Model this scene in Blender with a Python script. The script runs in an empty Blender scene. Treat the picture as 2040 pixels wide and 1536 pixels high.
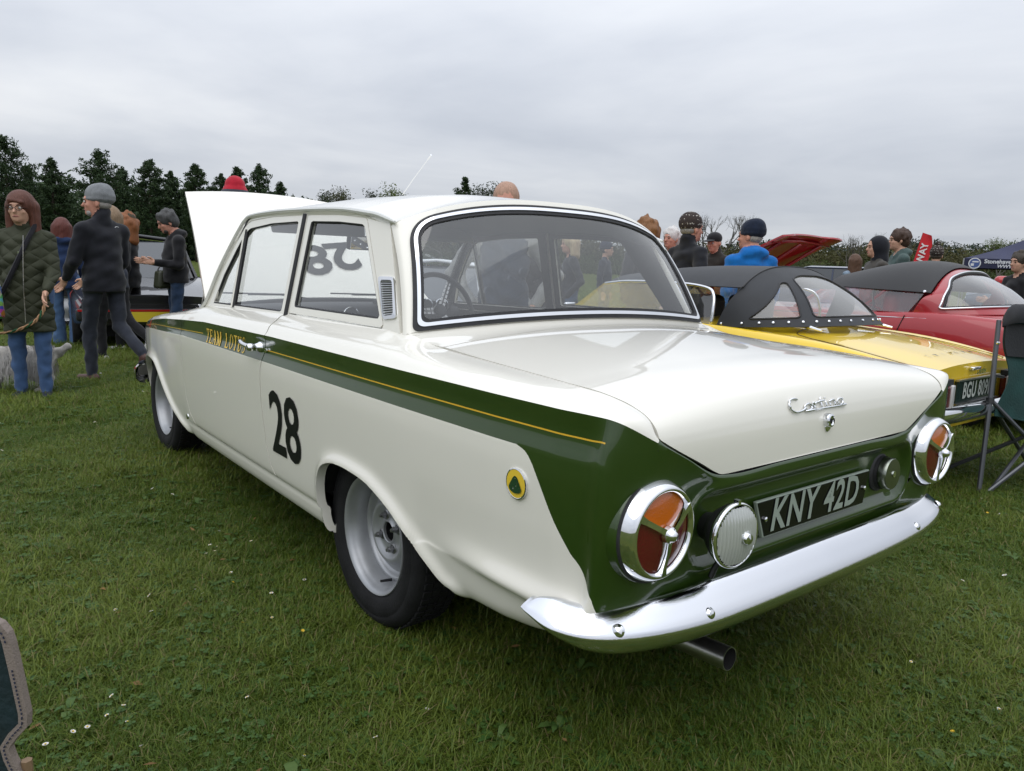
import bpy, bmesh, math, random
import numpy as np
from mathutils import Vector, Matrix
R = math.radians
random.seed(7); rng = np.random.default_rng(7)
scene = bpy.context.scene
COL = scene.collection

# ------------------------------------------------------------------ camera
def camera():
    cd = bpy.data.cameras.new('camera'); co = bpy.data.objects.new('camera', cd); COL.objects.link(co)
    cd.sensor_width = 36.0; cd.lens = 26.31; cd.clip_start = 0.05; cd.clip_end = 5000
    yaw, pitch, roll = R(-38.8174), R(-9.2463), R(2.1115)
    F = Vector((math.cos(yaw)*math.cos(pitch), math.sin(yaw)*math.cos(pitch), math.sin(pitch)))
    r = Vector((math.sin(yaw), -math.cos(yaw), 0)); u = r.cross(F)
    R2 = math.cos(roll)*r + math.sin(roll)*u; U2 = -math.sin(roll)*r + math.cos(roll)*u
    m = Matrix.Identity(4)
    for i in range(3):
        m[i][0] = R2[i]; m[i][1] = U2[i]; m[i][2] = -F[i]
    m[0][3], m[1][3], m[2][3] = -1.98153, 1.75880, 1.13567
    co.matrix_world = m
    scene.camera = co
camera()

# ------------------------------------------------------------------ sky, sun, exposure
SUN_EL, SUN_AZ = R(58), R(118)     # azimuth measured from +x towards +y
def world():
    w = bpy.data.worlds.new('World'); scene.world = w; w.use_nodes = True
    nt = w.node_tree; nt.nodes.clear()
    N = lambda t, **k: _node(nt, t, **k)
    out = N('ShaderNodeOutputWorld'); bg = N('ShaderNodeBackground')
    sky = N('ShaderNodeTexSky'); sky.sky_type = 'NISHITA'; sky.sun_disc = False
    sky.sun_elevation = SUN_EL; sky.sun_rotation = math.pi/2 - SUN_AZ
    tc = N('ShaderNodeTexCoord'); sep = N('ShaderNodeSeparateXYZ')
    nt.links.new(tc.outputs['Generated'], sep.inputs[0])
    z = sep.outputs['Z']
    zc = _math(nt, 'MAXIMUM', z, 0.0)
    # overcast luminance gradient, brighter towards the zenith
    lum = _math(nt, 'MULTIPLY_ADD', zc, 0.95, 0.50)
    # cloud sheet seen in perspective
    den = _math(nt, 'ADD', zc, 0.12)
    cx = _math(nt, 'DIVIDE', sep.outputs['X'], den); cy = _math(nt, 'DIVIDE', sep.outputs['Y'], den)
    cmb = N('ShaderNodeCombineXYZ'); nt.links.new(cx, cmb.inputs[0]); nt.links.new(cy, cmb.inputs[1])
    n1 = N('ShaderNodeTexNoise'); n1.inputs['Scale'].default_value = 0.42; n1.inputs['Detail'].default_value = 6; n1.inputs['Roughness'].default_value = 0.52
    n1.inputs['Distortion'].default_value = 0.5
    nt.links.new(cmb.outputs[0], n1.inputs['Vector'])
    n2 = N('ShaderNodeTexNoise'); n2.inputs['Scale'].default_value = 1.7; n2.inputs['Detail'].default_value = 5; n2.inputs['Distortion'].default_value = 0.3
    nt.links.new(cmb.outputs[0], n2.inputs['Vector'])
    a = _math(nt, 'MULTIPLY_ADD', n1.outputs['Fac'], 1.7, -0.85)
    b = _math(nt, 'MULTIPLY_ADD', n2.outputs['Fac'], 0.5, -0.25)
    c = _math(nt, 'ADD', a, b)
    cl = _math(nt, 'MULTIPLY_ADD', c, 0.50, 1.05)
    val = _math(nt, 'MULTIPLY', lum, cl)
    ramp = N('ShaderNodeMix'); ramp.data_type = 'RGBA'
    tt = _math(nt, 'MULTIPLY_ADD', c, 0.9, 0.5); tt.node.use_clamp = True
    nt.links.new(tt, ramp.inputs[0])
    ramp.inputs[6].default_value = (0.90, 0.975, 1.12, 1); ramp.inputs[7].default_value = (0.98, 1.0, 1.03, 1)
    mul = N('ShaderNodeVectorMath'); mul.operation = 'SCALE'
    nt.links.new(ramp.outputs[2], mul.inputs[0]); nt.links.new(val, mul.inputs['Scale'])
    mul2 = N('ShaderNodeVectorMath'); mul2.operation = 'SCALE'; mul2.inputs['Scale'].default_value = 1/0.1
    nt.links.new(mul.outputs[0], mul2.inputs[0])
    mx = N('ShaderNodeMix'); mx.data_type = 'RGBA'; mx.inputs[0].default_value = 0.95
    nt.links.new(sky.outputs[0], mx.inputs[6]); nt.links.new(mul2.outputs[0], mx.inputs[7])
    nt.links.new(mx.outputs[2], bg.inputs['Color']); bg.inputs['Strength'].default_value = 0.1
    nt.links.new(bg.outputs[0], out.inputs[0])
def _node(nt, t, **k):
    n = nt.nodes.new(t)
    for a, b in k.items(): setattr(n, a, b)
    return n
def _math(nt, op, a, b=0.0, c=None):
    n = nt.nodes.new('ShaderNodeMath'); n.operation = op
    for i, v in enumerate((a, b, c)):
        if v is None: continue
        if isinstance(v, (int, float)): n.inputs[i].default_value = v
        else: nt.links.new(v, n.inputs[i])
    return n.outputs[0]
world()
sl = bpy.data.lights.new('sun', 'SUN'); so = bpy.data.objects.new('sun', sl); COL.objects.link(so)
sl.energy = 0.9; sl.angle = R(60); sl.color = (1.0, 0.97, 0.93)
_d = Vector((math.cos(SUN_EL)*math.cos(SUN_AZ), math.cos(SUN_EL)*math.sin(SUN_AZ), math.sin(SUN_EL)))
so.rotation_euler = (-_d).to_track_quat('-Z', 'Y').to_euler(); so.location = (0, 0, 30)
vs = scene.view_settings
vs.view_transform = 'Standard'; vs.look = 'None'; vs.gamma = 1.0; vs.exposure = 0.10; vs.use_curve_mapping = False
scene.cycles.use_denoising = True
scene.cycles.max_bounces = 10; scene.cycles.transparent_max_bounces = 24
scene.cycles.diffuse_bounces = 3; scene.cycles.glossy_bounces = 4; scene.cycles.transmission_bounces = 6

# ------------------------------------------------------------------ materials
MATS = {}
def pmat(name, col, rough=0.5, metal=0.0, coat=0.0, coat_rough=0.03, spec=0.5, var=0.0, vscale=8.0, bump=0.0, bscale=40.0, bdist=0.01, sheen=0.0, trans=0.0, emit=None, col2=None, ior=1.5):
    m = bpy.data.materials.new(name); m.use_nodes = True; MATS[name] = m
    nt = m.node_tree; b = nt.nodes['Principled BSDF']
    b.inputs['Base Color'].default_value = (*col, 1); b.inputs['Roughness'].default_value = rough
    b.inputs['Metallic'].default_value = metal; b.inputs['Coat Weight'].default_value = coat
    b.inputs['Coat Roughness'].default_value = coat_rough; b.inputs['Specular IOR Level'].default_value = spec
    b.inputs['Sheen Weight'].default_value = sheen; b.inputs['Transmission Weight'].default_value = trans
    b.inputs['IOR'].default_value = ior
    tc = None
    if var or bump or col2:
        tc = nt.nodes.new('ShaderNodeTexCoord')
    if var or col2:
        n = nt.nodes.new('ShaderNodeTexNoise'); n.inputs['Scale'].default_value = vscale; n.inputs['Detail'].default_value = 5
        nt.links.new(tc.outputs['Object'], n.inputs['Vector'])
        mx = nt.nodes.new('ShaderNodeMix'); mx.data_type = 'RGBA'
        c2 = col2 or tuple(min(1, c*(1-var)) for c in col); c1 = col if col2 else tuple(min(1, c*(1+var)) for c in col)
        mr = nt.nodes.new('ShaderNodeMapRange'); mr.inputs[1].default_value = 0.35; mr.inputs[2].default_value = 0.65
        nt.links.new(n.outputs['Fac'], mr.inputs[0]); nt.links.new(mr.outputs[0], mx.inputs[0])
        mx.inputs[6].default_value = (*c1, 1); mx.inputs[7].default_value = (*c2, 1)
        nt.links.new(mx.outputs[2], b.inputs['Base Color'])
    if bump:
        n = nt.nodes.new('ShaderNodeTexNoise'); n.inputs['Scale'].default_value = bscale; n.inputs['Detail'].default_value = 4
        nt.links.new(tc.outputs['Object'], n.inputs['Vector'])
        bp = nt.nodes.new('ShaderNodeBump'); bp.inputs['Strength'].default_value = bump; bp.inputs['Distance'].default_value = bdist
        nt.links.new(n.outputs['Fac'], bp.inputs['Height']); nt.links.new(bp.outputs[0], b.inputs['Normal'])
    return m
def glassmat(name, tint=(0.92, 0.95, 0.94), refl=1.0, haze=0.0, rough=0.0):
    """thin pane: transparent + fresnel reflection (+ a little pale diffuse haze)"""
    m = bpy.data.materials.new(name); m.use_nodes = True; MATS[name] = m
    nt = m.node_tree; nt.nodes.clear()
    out = nt.nodes.new('ShaderNodeOutputMaterial'); tr = nt.nodes.new('ShaderNodeBsdfTransparent'); gl = nt.nodes.new('ShaderNodeBsdfGlossy')
    tr.inputs[0].default_value = (*tint, 1); gl.inputs['Roughness'].default_value = rough; gl.inputs[0].default_value = (1, 1, 1, 1)
    ge = nt.nodes.new('ShaderNodeNewGeometry'); dt = nt.nodes.new('ShaderNodeVectorMath'); dt.operation = 'DOT_PRODUCT'
    nt.links.new(ge.outputs['Normal'], dt.inputs[0]); nt.links.new(ge.outputs['Incoming'], dt.inputs[1])
    ca = _math(nt, 'ABSOLUTE', dt.outputs['Value']); om = _math(nt, 'SUBTRACT', 1.0, ca); p5 = _math(nt, 'POWER', om, 5.0)
    k = _math(nt, 'MULTIPLY_ADD', p5, 0.90*refl, 0.075*refl); k.node.use_clamp = True
    mx = nt.nodes.new('ShaderNodeMixShader'); nt.links.new(k, mx.inputs[0])
    base = tr.outputs[0]
    if haze:
        df = nt.nodes.new('ShaderNodeBsdfDiffuse'); df.inputs[0].default_value = (0.6, 0.6, 0.58, 1)
        m2 = nt.nodes.new('ShaderNodeMixShader'); m2.inputs[0].default_value = haze
        nt.links.new(base, m2.inputs[1]); nt.links.new(df.outputs[0], m2.inputs[2]); base = m2.outputs[0]
    nt.links.new(base, mx.inputs[1]); nt.links.new(gl.outputs[0], mx.inputs[2]); nt.links.new(mx.outputs[0], out.inputs[0])
    return m
WHITE = pmat('white_paint', (0.80, 0.775, 0.695), 0.35, coat=1.0, coat_rough=0.03, spec=0.3)
GREEN = pmat('green_paint', (0.020, 0.048, 0.004), 0.40, coat=1.0, coat_rough=0.02, spec=0.3)
PINLINE = pmat('yellow_line', (0.72, 0.42, 0.03), 0.35, coat=0.6)
CHROME = pmat('chrome', (0.80, 0.81, 0.83), 0.05, metal=1.0)
CHROMEP = pmat('chrome_pitted', (0.76, 0.77, 0.80), 0.055, metal=1.0, bump=0.15, bscale=520, bdist=0.001)
STAINLESS = pmat('stainless', (0.50, 0.49, 0.48), 0.32, metal=1.0, var=0.1, vscale=30)
RUBBER = pmat('rubber', (0.018, 0.018, 0.02), 0.6, var=0.2, vscale=40)
TYRE = pmat('tyre_rubber', (0.012, 0.012, 0.013), 0.75, spec=0.25, var=0.25, vscale=14, bump=0.2, bscale=120)
SILVER = pmat('wheel_silver', (0.36, 0.37, 0.385), 0.42, metal=0.55, spec=0.5, var=0.06, vscale=20)
DARK = pmat('dark_underside', (0.008, 0.008, 0.008), 0.9)
TRIM = pmat('interior_trim', (0.035, 0.035, 0.038), 0.6, bump=0.15, bscale=300)
LINING = pmat('headlining', (0.20, 0.20, 0.20), 0.9)
BLACK = pmat('black_plastic', (0.012, 0.012, 0.013), 0.4)
DECAL = pmat('black_decal', (0.006, 0.007, 0.007), 0.5, spec=0.2)
GLASS = glassmat('car_glass', (0.93, 0.95, 0.95), 1.6, 0.03)  # pale haze mixed in stands for sky reflected on the panes
GLASSR = glassmat('rear_glass', (0.84, 0.86, 0.87), 1.3, 0.05)  # same painted sky-reflection haze, stronger on the rear screen
REDLENS = pmat('red_lens', (0.105, 0.002, 0.007), 0.12, coat=1.0, bump=0.25, bscale=260, bdist=0.002, spec=0.6)
AMBLENS = pmat('amber_lens', (0.46, 0.095, 0.003), 0.12, coat=1.0, bump=0.3, bscale=260, bdist=0.002, spec=0.6)
GOLD = pmat('gold_lettering', (0.78, 0.52, 0.07), 0.4)
BADGEY = pmat('badge_yellow', (0.80, 0.56, 0.05), 0.25, coat=0.8)
BADGEG = pmat('badge_green', (0.012, 0.05, 0.02), 0.25, coat=0.8)
PLATEBK = pmat('plate_black', (0.005, 0.005, 0.006), 0.15, spec=0.35)
PLATESV = pmat('plate_silver', (0.30, 0.35, 0.30), 0.5, metal=0.2)
ORANGE = pmat('copper', (0.3, 0.12, 0.05), 0.4)

# ------------------------------------------------------------------ object helpers
def link(o, parent=None):
    COL.objects.link(o)
    if parent is not None: o.parent = parent
    return o
def thing(name, label, cat, loc=(0, 0, 0), rz=0.0, group=None):
    o = bpy.data.objects.new(name, None); COL.objects.link(o); o.location = loc; o.rotation_euler = (0, 0, rz)
    o.empty_display_size = 0.1
    tag(o, label, cat, group); return o
def tag(o, label=None, cat=None, group=None, kind=None):
    if label: o['label'] = label
    if cat: o['category'] = cat
    if group: o['group'] = group
    if kind: o['kind'] = kind
    return o
def meshobj(name, V, F, mats, parent=None, mi=None, smooth=True, sharp=None, loc=None):
    me = bpy.data.meshes.new(name)
    me.from_pydata([tuple(v[:3]) for v in np.asarray(V)[:, :3].tolist()], [], F)
    if not isinstance(mats, (list, tuple)): mats = [mats]
    for m in mats: me.materials.append(m)
    if mi is not None: me.polygons.foreach_set('material_index', np.asarray(mi, dtype=np.int32))
    if smooth:
        me.polygons.foreach_set('use_smooth', np.ones(len(me.polygons), dtype=bool))
        if sharp: me.set_sharp_from_angle(angle=R(sharp))
    me.update()
    o = bpy.data.objects.new(name, me); link(o, parent)
    if loc is not None: o.location = loc
    return o
class MB:
    """collects primitive shapes into one mesh"""
    def __init__(s): s.V = []; s.F = []; s.M = []
    def add(s, V, F, m=0):
        b = len(s.V); s.V += [tuple(map(float, v)) for v in V]; s.F += [tuple(i+b for i in f) for f in F]; s.M += [m]*len(F); return s
    def box(s, c, d, m=0, rot=None, taper=1.0):
        V = []
        for i in range(8):
            q = Vector(((i & 1)-.5, ((i >> 1) & 1)-.5, ((i >> 2) & 1)-.5))
            k = taper if q.z > 0 else 1.0
            q = Vector((q.x*d[0]*k, q.y*d[1]*k, q.z*d[2]))
            if rot is not None: q = rot @ q
            V.append(q+Vector(c))
        return s.add(V, [(0, 2, 3, 1), (4, 5, 7, 6), (0, 1, 5, 4), (2, 6, 7, 3), (0, 4, 6, 2), (1, 3, 7, 5)], m)
    def tube(s, pts, r, n=8, m=0, cap=True, closed=False):
        pts = [Vector(p) for p in pts]; N = len(pts)
        rr = r if hasattr(r, '__len__') else [r]*N
        V = []; prev = None
        for i, p in enumerate(pts):
            a = pts[(i-1) % N] if (closed or i > 0) else p; b = pts[(i+1) % N] if (closed or i < N-1) else p
            t = (b-a).normalized()
            if prev is None:
                u = t.orthogonal().normalized()
            else:
                u = (prev-t*prev.dot(t))
                u = u.normalized() if u.length > 1e-6 else t.orthogonal().normalized()
            prev = u; w = t.cross(u)
            for k in range(n):
                a2 = 2*math.pi*k/n; V.append(p+(u*math.cos(a2)+w*math.sin(a2))*rr[i])
        F = []
        M = N if closed else N-1
        for i in range(M):
            for k in range(n):
                F.append((i*n+k, i*n+(k+1) % n, ((i+1) % N)*n+(k+1) % n, ((i+1) % N)*n+k))
        if cap and not closed:
            F.append(tuple(range(n-1, -1, -1))); F.append(tuple((N-1)*n+k for k in range(n)))
        return s.add(V, F, m)
    def lathe(s, prof, c=(0, 0, 0), axis=(0, 0, 1), n=32, m=0, mseg=None, scale=(1, 1), up=None):
        """prof: list of (radius, height along axis)"""
        ax = Vector(axis).normalized(); u = (Vector(up)-ax*Vector(up).dot(ax)).normalized() if up else ax.orthogonal().normalized(); w = ax.cross(u); c = Vector(c)
        V = []
        for (r, h) in prof:
            for k in range(n):
                a = 2*math.pi*k/n
                V.append(c+ax*h+(u*math.cos(a)*scale[0]+w*math.sin(a)*scale[1])*r)
        F = []; Mi = []
        for i in range(len(prof)-1):
            for k in range(n):
                F.append((i*n+k, i*n+(k+1) % n, (i+1)*n+(k+1) % n, (i+1)*n+k)); Mi.append(mseg[i] if mseg else m)
        b = len(s.V); s.V += [tuple(v) for v in V]; s.F += [tuple(i+b for i in f) for f in F]; s.M += Mi
        return s
    def build(s, name, mats, parent=None, smooth=True, sharp=35, loc=None):
        return meshobj(name, np.array(s.V), s.F, mats, parent, s.M, smooth, sharp, loc)
def apply_bevel(o, w=0.01, seg=2, angle=40):
    b = o.modifiers.new('bevel', 'BEVEL'); b.width = w; b.segments = seg; b.limit_method = 'ANGLE'; b.angle_limit = R(angle)
    return o
def text_mesh(txt, size=1.0, shear=0.0, bold=0.0, sx=1.0, depth=0.0, space=1.0, res=3):
    """flat text as vertices in xy (x right, y up), centred"""
    cu = bpy.data.curves.new('text', 'FONT'); cu.body = txt; cu.size = size; cu.shear = shear; cu.offset = bold; cu.space_character = space
    cu.align_x = 'CENTER'; cu.align_y = 'CENTER'; cu.extrude = depth; cu.resolution_u = res
    o = bpy.data.objects.new('text_tmp', cu); COL.objects.link(o)
    dg = bpy.context.evaluated_depsgraph_get()
    me = bpy.data.meshes.new_from_object(o.evaluated_get(dg))
    V = np.array([v.co[:] for v in me.vertices]); F = [tuple(p.vertices) for p in me.polygons]
    V[:, 0] *= sx
    bpy.data.objects.remove(o); bpy.data.curves.remove(cu); bpy.data.meshes.remove(me)
    return V, F
# ------------------------------------------------------------------ numeric surface helpers
def cr(ts, P, t):
    """non-uniform Catmull-Rom through P(ts) sampled at t"""
    ts = np.asarray(ts, float); P = np.asarray(P, float); t = np.asarray(t, float)
    if t.ndim > 1: return cr(ts, P, t.ravel()).reshape(t.shape+P.shape[1:])
    if P.ndim == 1: return cr(ts, P[:, None], t)[:, 0]
    d = np.diff(ts); s = np.diff(P, axis=0)/d.reshape(-1, *[1]*(P.ndim-1))
    m = np.empty_like(P); m[0] = s[0]; m[-1] = s[-1]
    if len(ts) > 2:
        w = (d[:-1]/(d[:-1]+d[1:])).reshape(-1, *[1]*(P.ndim-1))
        m[1:-1] = s[:-1]*(1-w)+s[1:]*w
    i = np.clip(np.searchsorted(ts, t, side='right')-1, 0, len(ts)-2)
    h = d[i]; x = (t-ts[i])/h
    sh = (-1, *[1]*(P.ndim-1)); x = x.reshape(sh); h = h.reshape(sh)
    return ((2*x**3-3*x**2+1)*P[i]+(x**3-2*x**2+x)*h*m[i]+(-2*x**3+3*x**2)*P[i+1]+(x**3-x**2)*h*m[i+1])
def poly_sd(x, z, poly):
    """signed distance to closed polygon, negative inside"""
    P = np.asarray(poly, float); x = np.asarray(x, float); z = np.asarray(z, float)
    best = np.full(x.shape, 1e9); inside = np.zeros(x.shape, bool)
    for i in range(len(P)):
        a = P[i]; b = P[(i+1) % len(P)]; e = b-a
        wx, wz = x-a[0], z-a[1]; L = e@e
        t = np.clip((wx*e[0]+wz*e[1])/max(L, 1e-12), 0, 1)
        best = np.minimum(best, (wx-t*e[0])**2+(wz-t*e[1])**2)
        c1 = (a[1] <= z) & (b[1] > z); c2 = (b[1] <= z) & (a[1] > z); cr_ = e[0]*wz-e[1]*wx
        inside ^= (c1 & (cr_ > 0)) | (c2 & (cr_ < 0))
    d = np.sqrt(best); return np.where(inside, -d, d)
def round_poly(P, r, n=5):
    P = [Vector(p) for p in P]; out = []
    for i, p in enumerate(P):
        a = P[i-1]; b = P[(i+1) % len(P)]
        rr = r[i] if hasattr(r, '__len__') else r
        if rr <= 0: out.append(tuple(p)); continue
        da = (a-p); db = (b-p); k = min(rr, da.length*.49, db.length*.49)
        A = p+da.normalized()*k; B = p+db.normalized()*k
        for j in range(n+1):
            t = j/n; q = A*(1-t)**2+p*2*t*(1-t)+B*t*t; out.append(tuple(q))
    return out
class G:
    """surface mesh with per-vertex parameter columns (x,y,z,p,q)"""
    def __init__(s, V, F, mi=None): s.V = np.asarray(V, float); s.F = F; s.mi = list(mi) if mi is not None else [0]*len(F)
    def cut(s, sd):
        sd = np.where(np.abs(sd) < 1e-6, 1e-6, sd); V = [s.V]; n = len(s.V); extra = []; cache = {}
        pos = sd > 0; F = []; mi = []; side = []
        for f, m in zip(s.F, s.mi):
            ps = [pos[i] for i in f]
            if all(ps): F.append(f); mi.append(m); side.append(True); continue
            if not any(ps): F.append(f); mi.append(m); side.append(False); continue
            A = []; B = []
            for k, i in enumerate(f):
                j = f[(k+1) % len(f)]
                (A if ps[k] else B).append(i)
                if pos[i] != pos[j]:
                    key = (min(i, j), max(i, j))
                    if key not in cache:
                        t = sd[i]/(sd[i]-sd[j]); extra.append(s.V[i]*(1-t)+s.V[j]*t); cache[key] = n+len(extra)-1
                    A.append(cache[key]); B.append(cache[key])
            if len(A) > 2: F.append(tuple(A)); mi.append(m); side.append(True)
            if len(B) > 2: F.append(tuple(B)); mi.append(m); side.append(False)
        nv = np.vstack([s.V, np.array(extra)]) if extra else s.V
        g = G(nv, F, mi); return g, np.array(side, bool)
    def keep(s, mask):
        F = [f for f, k in zip(s.F, mask) if k]; mi = [m for m, k in zip(s.mi, mask) if k]
        used = np.zeros(len(s.V), bool)
        for f in F: used[list(f)] = True
        idx = np.cumsum(used)-1
        return G(s.V[used], [tuple(idx[list(f)].tolist()) for f in F], mi)
    def outside(s, sd): g, sd_ = s.cut(sd); return g.keep(sd_)
    def inside(s, sd): g, sd_ = s.cut(sd); return g.keep(~sd_)
    def paint(s, sd, m):
        g, side = s.cut(sd); g.mi = [m if not k else o for o, k in zip(g.mi, side)]; return g
    def normals(s):
        N = np.zeros((len(s.V), 3)); X = s.V[:, :3]
        for f in s.F:
            a = X[f[0]]
            for k in range(1, len(f)-1):
                c = np.cross(X[f[k]]-a, X[f[k+1]]-a)
                N[f[0]] += c; N[f[k]] += c; N[f[k+1]] += c
        return N/np.maximum(np.linalg.norm(N, axis=1, keepdims=True), 1e-12)
    def flip(s): return G(s.V, [tuple(reversed(f)) for f in s.F], s.mi)
    def mirror(s):
        V = s.V.copy(); V[:, 1] *= -1; return G(V, [tuple(reversed(f)) for f in s.F], s.mi)
    def join(s, o):
        n = len(s.V); k = min(s.V.shape[1], o.V.shape[1])
        return G(np.vstack([s.V[:, :k], o.V[:, :k]]), list(s.F)+[tuple(i+n for i in f) for f in o.F], s.mi+list(o.mi))
    def shell(s, t=0.012, inner=True, im=1, rim_m=None, flat=False):
        """rim along open edges and inner skin at distance t behind the surface"""
        N = s.normals(); n = len(s.V); edges = {}
        if flat:
            k = (np.abs(N[:, 1:2]) > .45); N = np.where(k, np.stack([N[:, 0]*0, np.sign(N[:, 1]), N[:, 2]*0], -1), N)
        for fi, f in enumerate(s.F):
            for k in range(len(f)):
                a, b = f[k], f[(k+1) % len(f)]; edges.setdefault((min(a, b), max(a, b)), []).append((a, b, fi))
        V = s.V.copy(); Vi = s.V.copy(); Vi[:, :3] -= N*t
        F = list(s.F); mi = list(s.mi)
        bnd = [e[0] for e in edges.values() if len(e) == 1]
        ids = sorted({i for e in bnd for i in e[:2]}); mp = {v: k for k, v in enumerate(ids)}
        V2 = np.vstack([V, V[ids], Vi[ids]]); m0 = n; m1 = n+len(ids)
        for a, b, fi in bnd:
            F.append((m0+mp[b], m0+mp[a], m1+mp[a], m1+mp[b])); mi.append(s.mi[fi] if rim_m is None else rim_m)
        if inner:
            k = len(V2); V2 = np.vstack([V2, Vi]); F += [tuple(i+k for i in reversed(f)) for f in s.F]; mi += [im]*len(s.F)
        return G(V2, F, mi)
    def obj(s, name, mats, parent=None, sharp=None): return meshobj(name, s.V, s.F, mats, parent, s.mi, True, sharp)
def grid(P):
    """P: (nu,nv,k) -> G ; face normal = d/du x d/dv"""
    nu, nv, k = P.shape; idx = np.arange(nu*nv).reshape(nu, nv)
    F = np.stack([idx[:-1, :-1], idx[1:, :-1], idx[1:, 1:], idx[:-1, 1:]], -1).reshape(-1, 4)
    return G(P.reshape(-1, k), [tuple(f) for f in F.tolist()])
# ================================================================== the white and green saloon
def smooth01(t): t = np.clip(t, 0, 1); return t*t*(3-2*t)
ARCH_R = [(.200, .15), (.220, .28), (.226, .34), (.224, .39), (.208, .44), (.172, .484), (.105, .510), (.025, .518), (-.067, .514), (-.146, .502), (-.253, .463), (-.339, .413), (-.419, .364), (-.482, .325), (-.525, .303), (-.545, .15)]
ARCH_F = [(1.80, .15), (1.815, .262), (1.86, .288), (1.973, .337), (2.06, .392), (2.133, .448), (2.20, .508), (2.27, .548), (2.37, .566), (2.50, .560), (2.63, .525), (2.71, .46), (2.735, .38), (2.72, .28), (2.70, .15)]
def _smooth(p, n=90): return [tuple(q) for q in cr(np.arange(len(p)), np.array(p), np.linspace(0, len(p)-1, n))]
ARCH_R = _smooth(ARCH_R); ARCH_F = _smooth(ARCH_F)
DOOR = [(1.735, .97), (1.736, .70), (1.73, .55), (1.72, .45), (1.685, .38), (1.615, .322), (.628, .326), (.662, .37), (.684, .445), (.698, .61), (.690, .72), (.664, .785), (.652, .825), (.660, .862), (.700, .893), (.736, .912), (.738, .97)]
def I(x, xs, ys): return float(np.interp(x, xs, ys))
_PX = [-1.0, -.93, -.7, -.3, .2, .7, 1.2, 1.7, 2.0, 2.2, 2.4, 2.6, 2.8, 3.0, 3.12]
_PY = [.762, .770, .780, .787, .789, .789, .789, .787, .783, .777, .765, .738, .700, .652, .60]
_TX = [-1.1, .6, 1.37, 1.70, 2.0, 2.26, 2.6, 3.12]; _TZ = [.853, .851, .839, .822, .803, .780, .742, .66]
_MX = [-1.1, .65, 1.41, 2.29, 2.6, 3.12]; _MZ = [.803, .798, .787, .752, .722, .63]
_BX = [-1.1, .6, 1.3, 1.7, 2.42, 2.7, 3.12]; _BZ = [.757, .756, .753, .750, .722, .695, .61]
_SX = [-.93, -.775, -.6, -.39, -.27, -.17, -.05, .75, 1.6, 1.74, 1.9, 2.24, 2.51, 2.72, 3.12]
_S13 = [.8655, .876, .884, .890, .895, .900, .903, .898, .880, .867, .852, .820, .784, .740, .67]
_S14Y = [.646, .646, .646, .646, .648, .664, .672, .674, .674, .664, .63, .59, .565, .54, .49]
_S14Z = [.8735, .8815, .889, .897, .904, .926, .930, .919, .896, .884, .866, .833, .797, .753, .68]
_ZBX = [-1.04, -.99, -.91, -.80, -.69, -.58, -.4]; _ZBZ = [.400, .384, .357, .327, .313, .308, .30]
def col_side(x):
    dy = I(x, _PX, _PY)-.789
    zt, zm, zb = I(x, _TX, _TZ), I(x, _MX, _MZ), I(x, _BX, _BZ)
    S = np.array([(.63, .215), (.712, .240), (.734, .260), (.744, .295), (.746, .322), (.760, .345), (.772, .45), (.783, .60)])
    w = smooth01((-.42-x)/.35); b = I(x, _ZBX, _ZBZ)
    Rr = np.array([(.60, b+.004), (.68, b-.008), (.722, b-.002), (.748, b+.028), (.766, .405), (.766+.026*w, .428+.006*w), (.772+.004*w, .49), (.783, .60)])
    Ff = np.array([(.60, .240), (.70, .252), (.728, .262), (.744, .290), (.752, .322), (.760, .36), (.772, .45), (.783, .58-.03*smooth01((x-2.2)/.5))])
    wr = smooth01((-.30-x)/.10); wf = smooth01((x-1.72)/.10)
    L = S*(1-wr)*(1-wf)+Rr*wr+Ff*wf
    z13 = I(x, _SX, _S13)
    flute = smooth01((2.75-x)/.8)
    pts = [(x, y+dy, z) for y, z in L]
    pts.append((x, .788+dy, zb-.055)); pts.append((x, .787+dy, zb))
    pts.append((x, .787-.008*flute-.001+dy, zm)); pts.append((x, .781-.003*(1-flute)+dy, zt))
    pts.append((x, .752+dy, zt+.62*(z13-zt))); pts.append((x, min(.716+dy, I(x, _SX, _S14Y)+.06), z13)); pts.append((x, I(x, _SX, _S14Y), I(x, _SX, _S14Z)))
    return np.array(pts)
def col_rear(y, top):
    """rear panel column, top = (x,z) of lid edge"""
    zs = [.338, .352, .366, .385, .402, .42, .446, .49, .56, .61, .645]
    xs = [-.90, -.97, -.990, -1.003, -1.013, -1.021, -1.029, -1.036, -1.040, -1.042, -1.044]
    tz = top[1]
    k = [(z if i < 7 else .446+(z-.446)*(tz-.446)/(.70-.446)) for i, z in enumerate(zs)]
    pts = [(x, y, z) for x, z in zip(xs, k)]
    pts += [(top[0]-.003, y, tz-.006), (top[0]-.002, y, tz-.003), (top[0]-.001, y, tz-.001), (top[0], y, tz)]
    return np.array(pts)
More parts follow.
